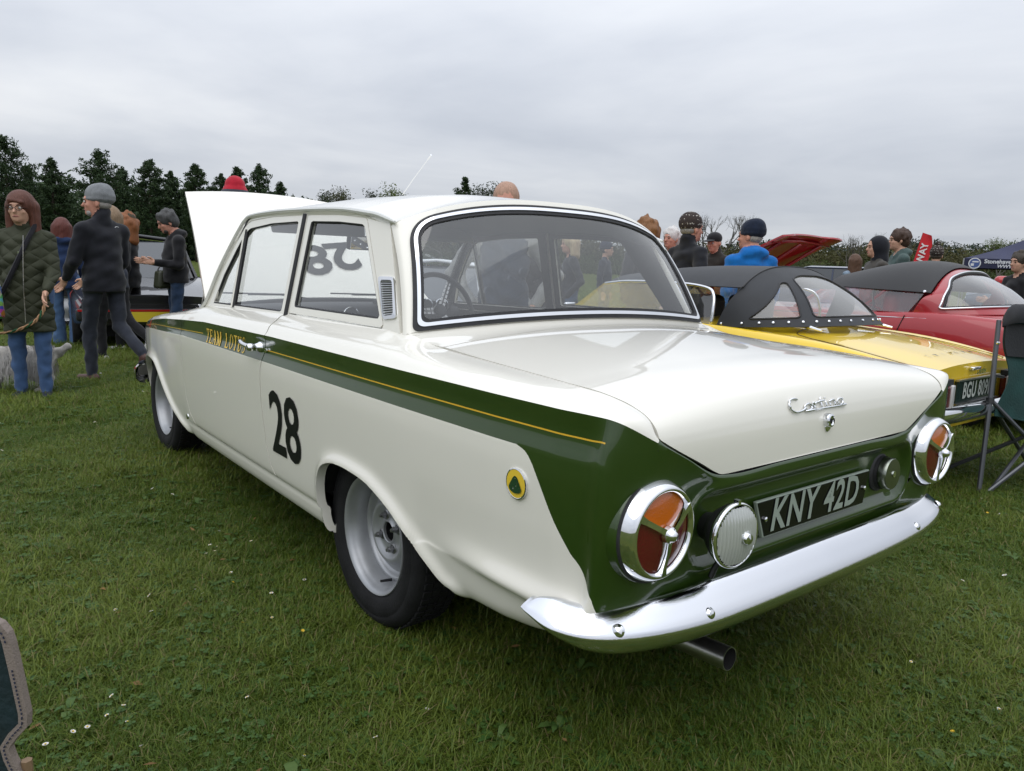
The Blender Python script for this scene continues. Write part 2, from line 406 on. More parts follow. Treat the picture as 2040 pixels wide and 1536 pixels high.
# lid edge (front outer corner -> rear corner -> diagonal -> lower edge)
EDGE = np.array([(-.288, .636, .905), (-.45, .640, .8965), (-.6, .641, .8895), (-.78, .641, .8815), (-.91, .641, .8745), (-.985, .641, .861), (-1.026, .642, .845), (-1.047, .642, .827), (-1.056, .640, .808), (-1.0585, .60, .787), (-1.0585, .50, .739), (-1.0575, .455, .7165), (-1.057, .435, .7085), (-1.0565, .405, .7055)])
def build_wrap():
    keys = []; ss = []
    for x in np.linspace(3.12, -.90, 100): keys.append(col_side(x)); ss.append(-x)
    # corner between flank and tail panel
    cb = np.array([(-.90, .55, .398), (-.935, .66, .392), (-.955, .690, .398), (-.968, .708, .415), (-.980, .722, .432), (-1.006, .747, .446), (-1.014, .750, .50), (-1.023, .755, .60), (-1.028, .757, .70), (-1.030, .755, .755), (-1.032, .746, .800), (-1.036, .729, .8445), (-1.036, .705, .849), (-1.033, .672, .849), (-1.028, .647, .8455)])
    cm = col_side(-.955); cm[:, 0] = [-.90, -.93, -.945, -.95, -.955, -.96, -.96, -.962, -.964, -.966, -.968, -.97, -.967, -.963, -.958]
    cm[:, 1] -= .006; cm[14] = (-.955, .646, .8675)
    cc = np.array([(-.90, .52, .37), (-.965, .62, .372), (-.985, .640, .382), (-1.0, .652, .398), (-1.012, .658, .415), (-1.024, .664, .432), (-1.034, .668, .46), (-1.043, .674, .53), (-1.048, .680, .62), (-1.050, .680, .68), (-1.054, .676, .74), (-1.0595, .652, .8045), (-1.0585, .648, .8065), (-1.0575, .646, .808), (-1.0565, .645, .8095)])
    cd = np.array([(-.90, .46, .355), (-.967, .52, .362), (-.988, .535, .374), (-1.002, .545, .392), (-1.012, .548, .408), (-1.0215, .55, .426), (-1.030, .552, .453), (-1.037, .554, .51), (-1.041, .556, .58), (-1.0435, .557, .64), (-1.049, .557, .69), (-1.061, .555, .7575), (-1.060, .555, .759), (-1.059, .555, .760), (-1.058, .555, .761)])
    ce = col_rear(.445, (-1.0575, .7085)); cf = col_rear(.40, (-1.0565, .7025)); ch = col_rear(.2, (-1.056, .7025)); ci = col_rear(0, (-1.056, .7025))
    ss += [.955, 1.06, 1.15, 1.27, 1.39, 1.44, 1.64, 1.84]; keys += [cm, cb, cc, cd, ce, cf, ch, ci]
    keys = np.array(keys); ss = np.array(ss)
    su = np.concatenate([np.arange(-3.12, -2.85, .03), np.arange(-2.85, -1.68, .011), np.arange(-1.68, -.30, .02), np.arange(-.30, .92, .010), np.linspace(.92, 1.84, 120)])
    C = cr(ss, keys, su)                        # (nu,15,3)
    groups = [(0, 9), (9, 11), (11, 14)]; cols = []; vs_ = []
    for a, b in groups:
        t = np.linspace(a, b, (b-a)*7+1)
        if a == 0: t = np.unique(np.concatenate([np.linspace(0, 3, 16), np.linspace(3, 5, 17), np.linspace(5, 7, 37), np.linspace(7, 9, 13)]))
        if a: t = t[1:]
        cols.append(np.stack([cr(np.arange(a, b+1), C[i, a:b+1], t) for i in range(len(su))])); vs_.append(t)
    P = np.concatenate(cols, 1); v = np.concatenate(vs_)
    nu, nv, _ = P.shape
    s = np.repeat(su[:, None], nv, 1); vv = np.repeat(v[None, :], nu, 0)
    # wheel-arch flares
    flank = s < .9
    for poly in (ARCH_R, ARCH_F):
        d = np.abs(poly_sd(P[..., 0], P[..., 2], poly)); d = np.where(flank, d, 9)
        P[..., 1] += .016*np.exp(-(d/.024)**2)*(P[..., 2] < .66)
    # pressed panel behind the number plate
    rear = s > 1.2
    pol = round_poly([(-.485, .503), (.485, .503), (.515, .585), (.478, .664), (-.478, .664), (-.515, .585)], .05)
    d = poly_sd(P[..., 1], P[..., 2], pol)
    P[..., 0] += np.where(rear, .016*smooth01((.006-d)/.022)-.006*np.exp(-((d-.012)/.012)**2), 0)
    return np.concatenate([P, s[..., None], vv[..., None]], -1)
WRAP = build_wrap()
def side_y(x, z):
    """y of the left flank at (x,z)"""
    vv = WRAP[0, :, 4]; lo, hi = int(np.searchsorted(vv, 1.0)), int(np.searchsorted(vv, 12.4))
    i = np.searchsorted(WRAP[:, 30, 3], -x); i = int(np.clip(i, 1, len(WRAP)-1))
    def at_col(c): return np.interp(z, c[lo:hi, 2], c[lo:hi, 1])
    a, b = WRAP[i-1], WRAP[i]; xa, xb = a[30, 0], b[30, 0]
    t = 0 if abs(xb-xa) < 1e-9 else (x-xa)/(xb-xa)
    return float(at_col(a)*(1-t)+at_col(b)*t)
# green border on the quarter panel: s (=-x along flank) as a function of z
_GBZ = [.35, .487, .504, .559, .60, .644, .699, .725, .742, .752, .757]
_GBS = [1.16, 1.045, 1.005, .938, .912, .884, .850, .833, .817, .802, .786]
_FL = {}
def flank(side, car, parts):
    if side < 0:
        b, d = _FL['left']; return b.mirror(), d.mirror()
    g = grid(WRAP)
    sdA = np.minimum(poly_sd(g.V[:, 0], g.V[:, 2], ARCH_R), poly_sd(g.V[:, 0], g.V[:, 2], ARCH_F))
    sdA = np.where(g.V[:, 3] > .9, 1, sdA)
    g = g.outside(sdA)
    # paint
    def green(g):
        s, v, z = g.V[:, 3], g.V[:, 4], g.V[:, 2]
        band = np.maximum(9-v, v-11)*.045
        tail = np.maximum(np.interp(z, _GBZ, _GBS)-s, v*.045-11*.045)
        nose = (-2.78-s)*1.0
        band = np.maximum(band, nose)
        return g.paint(np.minimum(np.minimum(band, tail), 1.153-s), 1)
    g = green(g)
    sdp = np.abs(g.V[:, 4]-10)*.045; zero = np.where(np.abs(sdp-.0016) < 1e-7, 1e-5, sdp-.0016)
    sdp = np.maximum(zero, np.maximum(g.V[:, 3]-1.030, -2.66-g.V[:, 3]))
    g2, sidep = g.cut(sdp); s_ = g2.V[:, 3]
    fm = np.array([np.mean(s_[list(f)]) for f in g2.F])
    pl = ~sidep & ~((fm > -1.40) & (fm < -.668))
    g2.mi = [2 if k else m for m, k in zip(g2.mi, pl)]; g = g2
    # door
    x, z, s = g.V[:, 0], g.V[:, 2], g.V[:, 3]
    dd = poly_sd(x, z, DOOR); dd = np.where(s > .5, 1, dd)
    body = g.outside(dd-.0028); door = g.inside(dd+.0028)
    _FL['left'] = (body.shell(.030, True, 3, None, True), door.shell(.016, True, 3))
    return _FL['left']
def plane_y(z): return .675-.215*(z-.918)
GO = [(1.738, .868), (1.70, .878), (1.644, .925), (1.56, 1.057), (1.449, 1.178), (1.372, 1.248), (1.335, 1.272), (1.28, 1.289), (1.04, 1.299), (.74, 1.298), (.43, 1.290), (.225, 1.273), (.143, 1.264), (.045, 1.245), (-.148, .93), (-.148, .90), (1.738, .86)]
DFR = [(1.650, .885), (1.622, .935), (1.545, 1.055), (1.437, 1.170), (1.362, 1.238), (1.325, 1.260), (1.275, 1.275), (1.04, 1.285), (.744, 1.284), (.744, .89), (1.65, .88)]
DGL = round_poly([(1.575, .907), (1.50, 1.040), (1.405, 1.148), (1.345, 1.208), (1.29, 1.243), (1.04, 1.261), (.772, 1.264), (.772, .925)], [0, 0, 0, .02, .03, .02, .012, .012])
QFR = round_poly([(.703, .926), (.697, 1.284), (.43, 1.277), (.229, 1.262), (-.012, .934)], [.01, .012, 0, .015, .01])
QGL = round_poly([(.664, .950), (.660, 1.262), (.43, 1.256), (.238, 1.243), (.018, .957)], [.012, .015, 0, .02, .012])
def gside():
    xs = np.arange(-.16, 1.76, .012); zs = np.arange(.86, 1.315, .012)
    X, Z = np.meshgrid(xs, zs, indexing='ij')
    P = np.stack([X, plane_y(Z), Z, X, Z], -1)
    return grid(P).flip()
def greenhouse(side, car):
    g = gside(); g = g.inside(poly_sd(g.V[:, 0], g.V[:, 2], GO))
    d = poly_sd(g.V[:, 0], g.V[:, 2], DFR); q = poly_sd(g.V[:, 0], g.V[:, 2], QFR)
    body = g.outside(np.minimum(d, q)-.0035)
    # the pillar fillet takes the last 18 mm before the rear edge
    e = poly_sd(body.V[:, 0], body.V[:, 2], [(-.148, .90), (.062, 1.26), (-.5, 1.3), (-.5, .8)])
    body = body.outside(e-.018)
    df = g.inside(d); df = df.outside(poly_sd(df.V[:, 0], df.V[:, 2], DGL))
    qf = g.inside(q); qf = qf.outside(poly_sd(qf.V[:, 0], qf.V[:, 2], QGL))
    dg = gside(); dg = dg.inside(poly_sd(dg.V[:, 0], dg.V[:, 2], DGL)-.012); dg.V[:, 1] -= .012
    qg = gside(); qg = qg.inside(poly_sd(qg.V[:, 0], qg.V[:, 2], QGL)-.012); qg.V[:, 1] -= .012
    r = dict(body=body.shell(.03, True, 3), doorframe=df.shell(.022, True, 3), qframe=qf.shell(.02, True, 3), dglass=dg, qglass=qg)
    if side < 0: r = {k: v.mirror() for k, v in r.items()}
    return r
def seal_loop(poly, y_off, r, side, m, name, parent, closed=True, rng_=None, n=6):
    pts = [(x, side*(plane_y(z)+y_off), z) for x, z in poly]
    return MB().tube(pts, r, n, closed=closed).build(name, m, parent, sharp=None)
# rear screen carrier surface, t across, w up
def Q(t): return np.stack([.045-.080*(1-t**2), .605*t, 1.245+.100*(1-np.abs(t)**2.8)], -1)
def Bc(t): return np.stack([-.148-.055*(1-t**2), .672*t, .930+.036*(1-t**2)], -1)
def screen(t, w):
    a, b = Bc(t), Q(t); P = a*(1-w[..., None])+b*w[..., None]
    k = .016*np.sin(np.pi*w); P[..., 0] -= k*.85; P[..., 2] += k*.5
    return P
def screen_grid(t0, t1, off=0.0, nt=150, nw=70):
    t = np.linspace(t0, t1, nt); w = np.linspace(0, 1, nw); T, W = np.meshgrid(t, w, indexing='ij')
    P = screen(T, W); g = grid(np.concatenate([P, (T*.64)[..., None], (W*.41)[..., None]], -1)).flip()
    if g.normals()[len(g.V)//2][0] > 0: g = g.flip()
    if off: g.V[:, :3] += g.normals()*off
    return g
def scr_poly(inset):
    i = inset
    return round_poly([(-.621+i, .004+i), (.621-i, .004+i), (.600-i, .386-i), (-.600+i, .386-i)], [.025, .025, .085-i*.8, .085-i*.8], 8)
def roof():
    t = np.linspace(-1, 1, 121); r = np.linspace(0, 1, 90)
    T, Rr = np.meshgrid(t, r, indexing='ij')
    hx = 1.300+.050*(1-T**2); q = Q(t)
    X = hx*(1-Rr)+np.repeat(q[:, None, 0], 90, 1)*Rr
    xe = 1.300*(1-Rr)+.045*Rr
    xs = [.045, .15, .3, .45, .74, 1.04, 1.28, 1.30]
    zg = np.interp(xe, xs, [1.245, 1.265, 1.283, 1.292, 1.300, 1.301, 1.289, 1.286])
    h = cr([0, .1, .3, .5, .75, 1.0, 1.2, 1.36], [.100, .096, .090, .087, .083, .074, .060, .045], xe)
    Z = zg+h*(1-np.abs(T)**2.9)
    k = smooth01((Rr-.8)/.2); Z = Z*(1-k)+np.repeat(q[:, None, 2], 90, 1)*k
    Y = T*(.597*(1-Rr)+.605*Rr)
    g = grid(np.stack([X, Y, Z, T, Rr], -1))
    if g.normals()[len(g.V)//2][2] < 0: g = g.flip()
    return g
def lid():
    d = np.concatenate([[0], np.cumsum(np.linalg.norm(np.diff(EDGE, axis=0), axis=1))])
    n = 130; u = np.linspace(0, d[-1], n)
    # creases at the corner where the diagonal starts / ends are kept by dense sampling
    A = cr(d[:9], EDGE[:9], u[u <= d[8]]); B = cr(d[8:], EDGE[8:], u[u > d[8]]); E = np.vstack([A, B])
    t = np.linspace(-1, 1, 101); Tm, _ = np.meshgrid(t, u); 
    crown = np.interp(u, [0, d[4], d[5], d[6], d[8], d[-1]], [.042, .030, .026, .020, .004, 0.0])
    bow = np.interp(u, [0, d[3], d[5], d[7], d[-1]], [0.0, .0, -.006, -.014, 0.0])
    f = 1-np.abs(Tm)**2.2
    P = np.stack([E[:, None, 0]-bow[:, None]*f, E[:, None, 1]*Tm, E[:, None, 2]+crown[:, None]*f], -1)
    # small tuck so that the edge is rounded
    g = grid(P)
    if g.normals()[len(g.V)//2][2] < 0 and g.normals()[len(g.V)//2][0] > 0: g = g.flip()
    return g, P
def script_word(pts_list, r, to3d, name, m, parent):
    mb = MB()
    for pts in pts_list: mb.tube([to3d(*p) for p in pts], r, 6)
    return mb.build(name, m, parent, sharp=None)

def build_car():
    car = thing('saloon_car', 'white two-door classic saloon with green side stripe and number 28, its bonnet raised', 'car', (0, 0, 0))
    PM = [WHITE, GREEN, PINLINE, TRIM]
    bodyG = None
    doors = {}
    for side in (1, -1):
        b, d = flank(side, car, None)
        gh = greenhouse(side, car)
        bodyG = b if bodyG is None else bodyG.join(b)
        bodyG = bodyG.join(gh['body'])
        dr = d.join(gh['doorframe']).obj('door', PM, car, 40); doors[side] = dr
        gh['qframe'].obj('quarter_window_frame', PM, car, 40)
        gl = gh['dglass'].obj('window_pane', GLASS, dr); gh['qglass'].obj('quarter_window_pane', GLASS, car)
        seal_loop(DGL, -.006, .006, side, RUBBER, 'window_seal', dr); seal_loop(QGL, -.006, .006, side, RUBBER, 'quarter_window_seal', car)
        # quarter-light divider bar
        z0, z1 = .905, 1.238
        mb = MB(); mb.tube([(1.318, side*(plane_y(z0)-.002), z0), (1.337, side*(plane_y(z1)-.002), z1)], .009, 6); mb.build('quarterlight_bar', WHITE, dr)
        mb = MB(); mb.tube([(1.300, side*(plane_y(z0)-.004), z0), (1.320, side*(plane_y(z1)-.004), z1)], .010, 6); mb.build('quarterlight_seal', RUBBER, dr)
        # B post rubber
        mb = MB(); mb.tube([(.721, side*(plane_y(.90)-.006), .90), (.721, side*(plane_y(1.287)-.006), 1.287)], .016, 8); mb.build('door_post_seal', RUBBER, car)
        # drip rail
        P = [(1.712, .874), (1.652, .925), (1.568, 1.057), (1.457, 1.181), (1.385, 1.250), (1.345, 1.277), (1.28, 1.296), (1.04, 1.306), (.74, 1.305), (.43, 1.297), (.225, 1.279), (.143, 1.269), (.035, 1.246)]
        tt = np.linspace(0, len(P)-1, 60); pp = cr(np.arange(len(P)), np.array(P), tt)
        mb = MB(); mb.tube([(x, side*(plane_y(z)+.006), z) for x, z in pp], [.0085]*58+[.007, .004], 8); mb.build('drip_rail', CHROMEP if False else pmat_once('rail_paint', (.62, .62, .58), .25, coat=1.0), car)
    # cowl, scuttle and rear shelf panels
    t = np.linspace(-1, 1, 61)
    d0 = Bc(t*.995); d0[:, 2] += .002; d0[:, 0] += .012
    E0 = EDGE[0]; f = 1-np.abs(t)**2.2
    d1 = np.stack([np.full(61, E0[0]+.004), E0[1]*t*1.005, E0[2]+.042*f], -1)
    w = np.linspace(0, 1, 14)[None, :, None]; mid = (d0+d1)/2; mid[:, 2] -= .010
    S = d0[:, None]*(1-w)**2+mid[:, None]*2*w*(1-w)+d1[:, None]*w**2
    sh = grid(S)
    if sh.normals()[400][2] < 0: sh = sh.flip()
    sh.V = np.pad(sh.V, ((0, 0), (0, 2))); bodyG.V = bodyG.V[:, :3]; bodyG = bodyG.join(G(sh.V[:, :3], sh.F, [0]*len(sh.F)).shell(.01, True, 3))
    # scuttle in front of the windscreen
    a0 = np.stack([1.70+.14*(1-t**2), .665*t, .868+.028*(1-t**2)], -1); a1 = np.stack([1.80+.10*(1-t**2), .655*t, .862+.026*(1-t**2)], -1)
    w = np.linspace(0, 1, 6)[None, :, None]; sc = grid(a0[:, None]*(1-w)+a1[:, None]*w)
    if sc.normals()[100][2] < 0: sc = sc.flip()
    bodyG = bodyG.join(G(sc.V, sc.F, [0]*len(sc.F)).shell(.01, True, 3))
    # rear screen surround
    g = screen_grid(-.965, .965); frame = g.outside(poly_sd(g.V[:, 3], g.V[:, 4], scr_poly(0)))
    bodyG = bodyG.join(frame.shell(.02, True, 3))
    # pillar fillets
    ws = np.linspace(0, 1, 24)
    for side in (1, -1):
        C = screen(np.full(24, 1.0), ws); B = screen(np.full(24, .965), ws)
        A = C.copy(); dz = np.array([.21, 0, -.0]); 
        ex = np.array([.155, 0, -.0]); 
        # step 18 mm perpendicular to the edge inside the side plane
        e = np.array([.21, .36]); e = e/np.linalg.norm(e); nrm = np.array([e[1], -e[0]])
        A[:, 0] += nrm[0]*.020; A[:, 2] += nrm[1]*.020; A[:, 1] = plane_y(A[:, 2])
        k = np.linspace(0, 1, 7)[None, :, None]
        Fl = A[:, None]*(1-k)**2+C[:, None]*2*k*(1-k)+B[:, None]*k**2
        fg = grid(Fl)
        if fg.normals()[80][0] > 0: fg = fg.flip()
        fg = G(fg.V, fg.F, fg.mi)
        if side < 0: fg = fg.mirror()
        bodyG = bodyG.join(fg.shell(.02, True, 3))
    rf = roof(); rg = G(rf.V[:, :3], rf.F, rf.mi).shell(.028, True, 4)
    bodyG = bodyG.join(rg)
    body = bodyG.obj('body', PM+[LINING], car, 38)
    # rear window
    g = screen_grid(-.985, .985, .005, 190, 90); ring = g.inside(poly_sd(g.V[:, 3], g.V[:, 4], scr_poly(-.003))); ring = ring.outside(poly_sd(ring.V[:, 3], ring.V[:, 4], scr_poly(.030)))
    rw = ring.shell(.014, True, 0, 0).obj('rear_window', RUBBER, car, 40)
    g = screen_grid(-.985, .985, .0095, 260, 110); ring = g.inside(poly_sd(g.V[:, 3], g.V[:, 4], scr_poly(.0085))); ring = ring.outside(poly_sd(ring.V[:, 3], ring.V[:, 4], scr_poly(.0195)))
    ring.shell(.006, True, 0, 0).obj('window_trim', CHROME, rw, 40)
    g = screen_grid(-.97, .97, .0); gl = g.inside(poly_sd(g.V[:, 3], g.V[:, 4], scr_poly(.026))); gl.obj('glass_pane', GLASSR, rw)
    # windscreen
    b0 = np.stack([1.685+.13*(1-t**2), .655*t, .878+.03*(1-t**2)], -1); b1 = np.stack([1.318+.055*(1-t**2), .588*t, 1.285+.045*(1-np.abs(t)**2.9)], -1)
    w = np.linspace(0, 1, 20)[None, :, None]; ws_ = grid(b0[:, None]*(1-w)+b1[:, None]*w); wsO = ws_.obj('windscreen', GLASS, car)
    loop = [tuple(p) for p in b0]+[tuple(p) for p in b1[::-1]]
    MB().tube(loop, .013, 6, closed=True).build('windscreen_seal', RUBBER, wsO, sharp=None)
    # boot lid
    lg, LP = lid(); lo = lg.shell(.014, True, 3).obj('boot_lid', PM, car, 38)
    build_tail(car, lo, LP); build_side_details(car, doors); build_wheels(car); build_interior(car); build_front(car)
    return car
def pmat_once(name, *a, **k): return MATS.get(name) or pmat(name, *a, **k)

CORTINA = [
 [(.165, .86), (.13, .96), (.07, .97), (.015, .80), (.0, .50), (.03, .18), (.10, .02), (.19, .06), (.25, .20)],
 [(.30, .48), (.26, .40), (.255, .18), (.30, .04), (.36, .12), (.365, .36), (.32, .50), (.28, .44)], [(.36, .30), (.40, .36)],
 [(.39, .52), (.42, .46), (.42, .04)], [(.42, .36), (.46, .50), (.50, .48)],
 [(.55, .84), (.545, .04), (.58, .02)], [(.50, .54), (.60, .56)],
 [(.63, .50), (.63, .04), (.66, .02)], [(.63, .70), (.635, .72)],
 [(.70, .50), (.70, .03)], [(.70, .38), (.74, .50), (.79, .46), (.79, .05), (.82, .02)],
 [(.94, .50), (.87, .50), (.845, .28), (.87, .06), (.92, .08), (.945, .3)], [(.945, .52), (.945, .05), (1.0, .03)],
 [(.25, .0), (.99, -.02)]]
def tail_lamp(car, side):
    ax = Vector((-1, side*-.03, .02)).normalized(); c = Vector((-1.043, side*.632, .621))
    lamp = bpy.data.objects.new('tail_lamp', None); link(lamp, car)
    up = (0, 0, 1)
    mb = MB(); mb.lathe([(.126, -.055), (.121, -.038), (.115, -.018), (.1105, -.002), (.1095, .004), (.104, .005)], c, ax, 56, up=up); mb.build('nacelle', GREEN, lamp, sharp=None)
    mb = MB(); mb.lathe([(.109, .003), (.109, .009), (.105, .009)], c, ax, 56, up=up); mb.build('gasket', RUBBER, lamp, sharp=40)
    mb = MB(); mb.lathe([(.106, .004), (.1045, .012), (.0995, .026), (.0935, .035), (.0890, .038), (.0845, .036), (.082, .028)], c, ax, 64, up=up)
    mb.build('bezel', CHROME, lamp, sharp=None)
    u = Vector(up); u = (u-ax*u.dot(ax)).normalized(); w = ax.cross(u)
    def P(r, a, h): return c+ax*h+(u*math.cos(a)+w*math.sin(a))*r
    def hh(r): return .044-.012*(r/.083)**2
    # lens sectors between the three spokes (spokes at +-60 deg from up, and straight down)
    for a0, a1, nm, mt in ((-60, 60, 'amber_lens', AMBLENS), (60, 180, 'red_lens', REDLENS), (180, 300, 'red_lens', REDLENS)):
        V = []; F = []; nr, na = 9, 25
        for i in range(nr):
            r = .010+(.083-.010)*i/(nr-1)
            for k in range(na):
                a = R(a0+(a1-a0)*k/(na-1)); V.append(P(r, a, hh(r)-.006))
        for i in range(nr-1):
            for k in range(na-1): F.append((i*na+k, (i+1)*na+k, (i+1)*na+k+1, i*na+k+1))
        meshobj(nm, np.array(V), F, mt, lamp)
    mb = MB()
    for a in (-60, 60, 180):
        a = R(a); pts = [P(.088, a, .038), P(.07, a, hh(.07)+.004), P(.04, a, hh(.04)+.005), P(.012, a, hh(.012)+.006)]
        tdir = (u*-math.sin(a)+w*math.cos(a))
        V = []; 
        for p, wd in zip(pts, (.0110, .0080, .0075, .0095)):
            V += [p-tdir*wd-ax*.014, p-tdir*wd*.7, p+tdir*wd*.7, p+tdir*wd-ax*.014]
        F = []
        for i in range(3):
            for k in range(3): F.append((i*4+k, (i+1)*4+k, (i+1)*4+k+1, i*4+k+1))
        mb.add(V, F)
    mb.lathe([(.0175, .040), (.0165, .050), (.0125, .053), (.0115, .057), (.008, .0615), (.0, .063)], c, ax, 24, up=up)
    mb.build('spoke_trim', CHROME, lamp, sharp=45)
def build_tail(car, lid_o, LP):
    for s in (1, -1): tail_lamp(car, s)
    # lid script and lock, following the lid surface
    rows = LP[:, 50, :]
    def lidp(y, z, off):
        zi = LP[75:, :, 2]; yi = LP[75:, :, 1]
        d = (zi-z)**2+(yi-y)**2; k = np.unravel_index(np.argmin(d), d.shape); p = LP[75+k[0], k[1]]
        return Vector((p[0]-off, y, z))
    y0, wd, z0, ht = .163, .255, .812, .032
    f = lambda u, v: lidp(y0-wd*u, z0+ht*v+.0*u, .004)
    script_word([cr(np.arange(len(s)), np.array(s), np.linspace(0, len(s)-1, len(s)*3)) for s in CORTINA], .0026, f, 'badge_script', CHROME, lid_o)
    c = lidp(0, .780, 0); mb = MB()
    mb.lathe([(.018, 0), (.018, .006), (.0165, .012), (.012, .014), (.0115, .011), (0, .011)], c, (-1, 0, .12), 24)
    mb.box(c+Vector((-.0125, 0, 0)), (.003, .004, .012), 1)
    mb.lathe([(.0135, 0), (.013, .005), (.009, .008), (0, .008)], c+Vector((.001, 0, -.016)), (-1, 0, .1), 20)
    mb.build('boot_lock', [CHROME, BLACK], lid_o)
    # number plate
    pl = bpy.data.objects.new('number_plate', None); link(pl, car); pl.location = (-1.043, 0, .567); pl.rotation_euler = (0, R(4), 0)
    def pl_prism(hw0, hw1, hh_, x0, x1, name, m):
        V = [(x, y, z) for x in (x0, x1) for y, z in ((hw1, -hh_), (-hw1, -hh_), (-hw0, hh_), (hw0, hh_))]
        F = [(0, 3, 2, 1), (4, 5, 6, 7), (0, 1, 5, 4), (1, 2, 6, 5), (2, 3, 7, 6), (3, 0, 4, 7)]
        o = meshobj(name, np.array(V), F, m, pl, smooth=False); apply_bevel(o, .002, 2); return o
    pl_prism(.268, .238, .0455, .006, -.004, 'backing', PLATESV)
    pl_prism(.2645, .2345, .0425, -.004, -.0055, 'face', PLATEBK)
    V, F = text_mesh('KNY 42D', .107, .28, .0022, .90, 0, 1.08)
    V3 = np.stack([np.full(len(V), -.0075), -V[:, 0]*1.0+.010, V[:, 1]], -1)
    meshobj('lettering', V3, [tuple(f) for f in F], PLATESV, pl, smooth=False)
    for y, z in ((-.235, 0.0), (.235, 0)):
        mb = MB(); mb.lathe([(.006, 0), (.006, .004), (.003, .006), (0, .006)], (-.006, y, z), (-1, 0, 0), 10); mb.build('screw', CHROME, pl)
    # reversing lamp
    rl = bpy.data.objects.new('reversing_lamp', None); link(rl, car)
    c = Vector((-1.030, .432, .585)); ax = Vector((-1, .06, .03)).normalized()
    mb = MB(); mb.lathe([(.030, 0), (.034, .02), (.050, .036), (.064, .056), (.068, .070)], c, ax, 36); mb.build('housing', BLACK, rl, sharp=50)
    mb = MB(); mb.lathe([(.0685, .066), (.0715, .072), (.071, .080), (.067, .084), (.0655, .080)], c, ax, 48); mb.build('rim', CHROME, rl, sharp=None)
    # ribbed lens
    n = 64; V = []; F = []; u = ax.orthogonal().normalized(); u = Vector((0, 0, 1))-ax*ax.z; u.normalize(); w = ax.cross(u)
    g = np.linspace(-.066, .066, 121)
    idx = {}
    for i, a in enumerate(g):
        for j, b in enumerate(g[::4]):
            rr = a*a+b*b
            if rr > .066**2: continue
            h = .082+.012*(1-rr/.066**2)+.0021*math.sin(a*math.pi*2/.0088)
            idx[i, j] = len(V); V.append(c+ax*h+w*a+u*b)
    for i in range(120):
        for j in range(30):
            q = [(i, j), (i+1, j), (i+1, j+1), (i, j+1)]
            if all(k in idx for k in q): F.append(tuple(idx[k] for k in q))
    meshobj('lens', np.array(V), F, pmat_once('fluted_glass', (.55, .57, .55), .12, metal=.35, coat=.8), rl)
    mb = MB(); mb.lathe([(.014, .088), (.0145, .096), (.011, .104), (0, .107)], c-w*.014-u*.004, ax, 20); mb.build('centre_cap', CHROME, rl)
    MB().box(c+ax*.078+u*.073, (.012, .010, .010)).build('clip', CHROME, rl); MB().tube([c-u*.062+ax*.045, c-u*.085+ax*.03, c-u*.11+ax*.02], .007).build('mounting_stalk', BLACK, rl)
    # fuel cap
    fc = bpy.data.objects.new('fuel_cap', None); link(fc, car); c = Vector((-1.022, -.365, .588)); ax = Vector((-1, 0, .05)).normalized()
    mb = MB(); mb.lathe([(.056, -.01), (.056, .004), (.052, .008), (.048, .010), (.047, .020)], c, ax, 32); mb.build('filler_neck', RUBBER, fc)
    mb = MB(); mb.lathe([(.0445, .016), (.0455, .024), (.0455, .040), (.043, .044), (.0, .046)], c, ax, 40); mb.build('cap', pmat_once('cap_metal', (.28, .30, .26), .28, metal=1.0), fc)
    mb = MB(); mb.lathe([(.009, .0455), (.009, .048), (.006, .0475), (.0, .0475)], c, ax, 16); mb.build('lock', CHROME, fc)
    # bumper
    bp = bpy.data.objects.new('rear_bumper', None); link(bp, car)
    path = np.array([(-1.118, 0), (-1.116, .25), (-1.109, .45), (-1.094, .62), (-1.068, .72), (-1.026, .785), (-.965, .818), (-.90, .826), (-.875, .824)])
    tt = np.linspace(0, 8, 70); pp = cr(np.arange(9), path, tt); pp = np.vstack([pp[::-1]*[1, -1], pp[1:]])
    prof = np.array([(-.064, .064), (-.056, .068), (-.046, .064), (-.034, .050), (-.021, .032), (-.009, .014), (-.001, -.003), (.001, -.013), (-.003, -.028), (-.015, -.045), (-.036, -.059), (-.052, -.066)])
    pr = cr(np.arange(12), prof, np.linspace(0, 11, 45))
    Nn = len(pp); Pm = np.zeros((Nn, 45, 3))
    tg = np.gradient(pp, axis=0); tg /= np.linalg.norm(tg, axis=1, keepdims=True); nx = -tg[:, 1]; ny = tg[:, 0]
    for i in range(Nn):
        ay = abs(pp[i, 1]); k = smooth01((-.875+.0-pp[i, 0])/-.10) if False else 0
        end = float(smooth01((pp[i, 0]+.965)/.095)) if ay > .8 else 0.0
        zc = .413+.018*float(smooth01((ay-.45)/.35))+.010*end
        tf = float(np.interp(ay, [0, .45, .62, .72, .83], [.86, .82, .63, .52, .52]))*(1-.55*end**2); bf = float(np.interp(pp[i, 0], [-1.068, -1.026, -.985, -.94, -.875], [1, .86, .68, .45, .15])) if ay > .7 else 1.0
        hs = np.where(pr[:, 1] > 0, tf, bf)
        sgn = -1 if (nx[i]*-1+ny[i]*0) < 0 and ay < .6 else 1
        o = np.array([nx[i], ny[i]])
        ctr = np.array([-.5, 0.0]); 
        if o@(pp[i]-ctr) < 0: o = -o
        Pm[i, :, 0] = pp[i, 0]+o[0]*pr[:, 0]*(1-.45*end); Pm[i, :, 1] = pp[i, 1]+o[1]*pr[:, 0]*(1-.45*end); Pm[i, :, 2] = zc+pr[:, 1]*hs
    g = grid(Pm)
    if g.normals()[len(g.V)//2][0] > 0: g = g.flip()
    g.shell(.004, True, 0).obj('blade', CHROMEP, bp, 60)
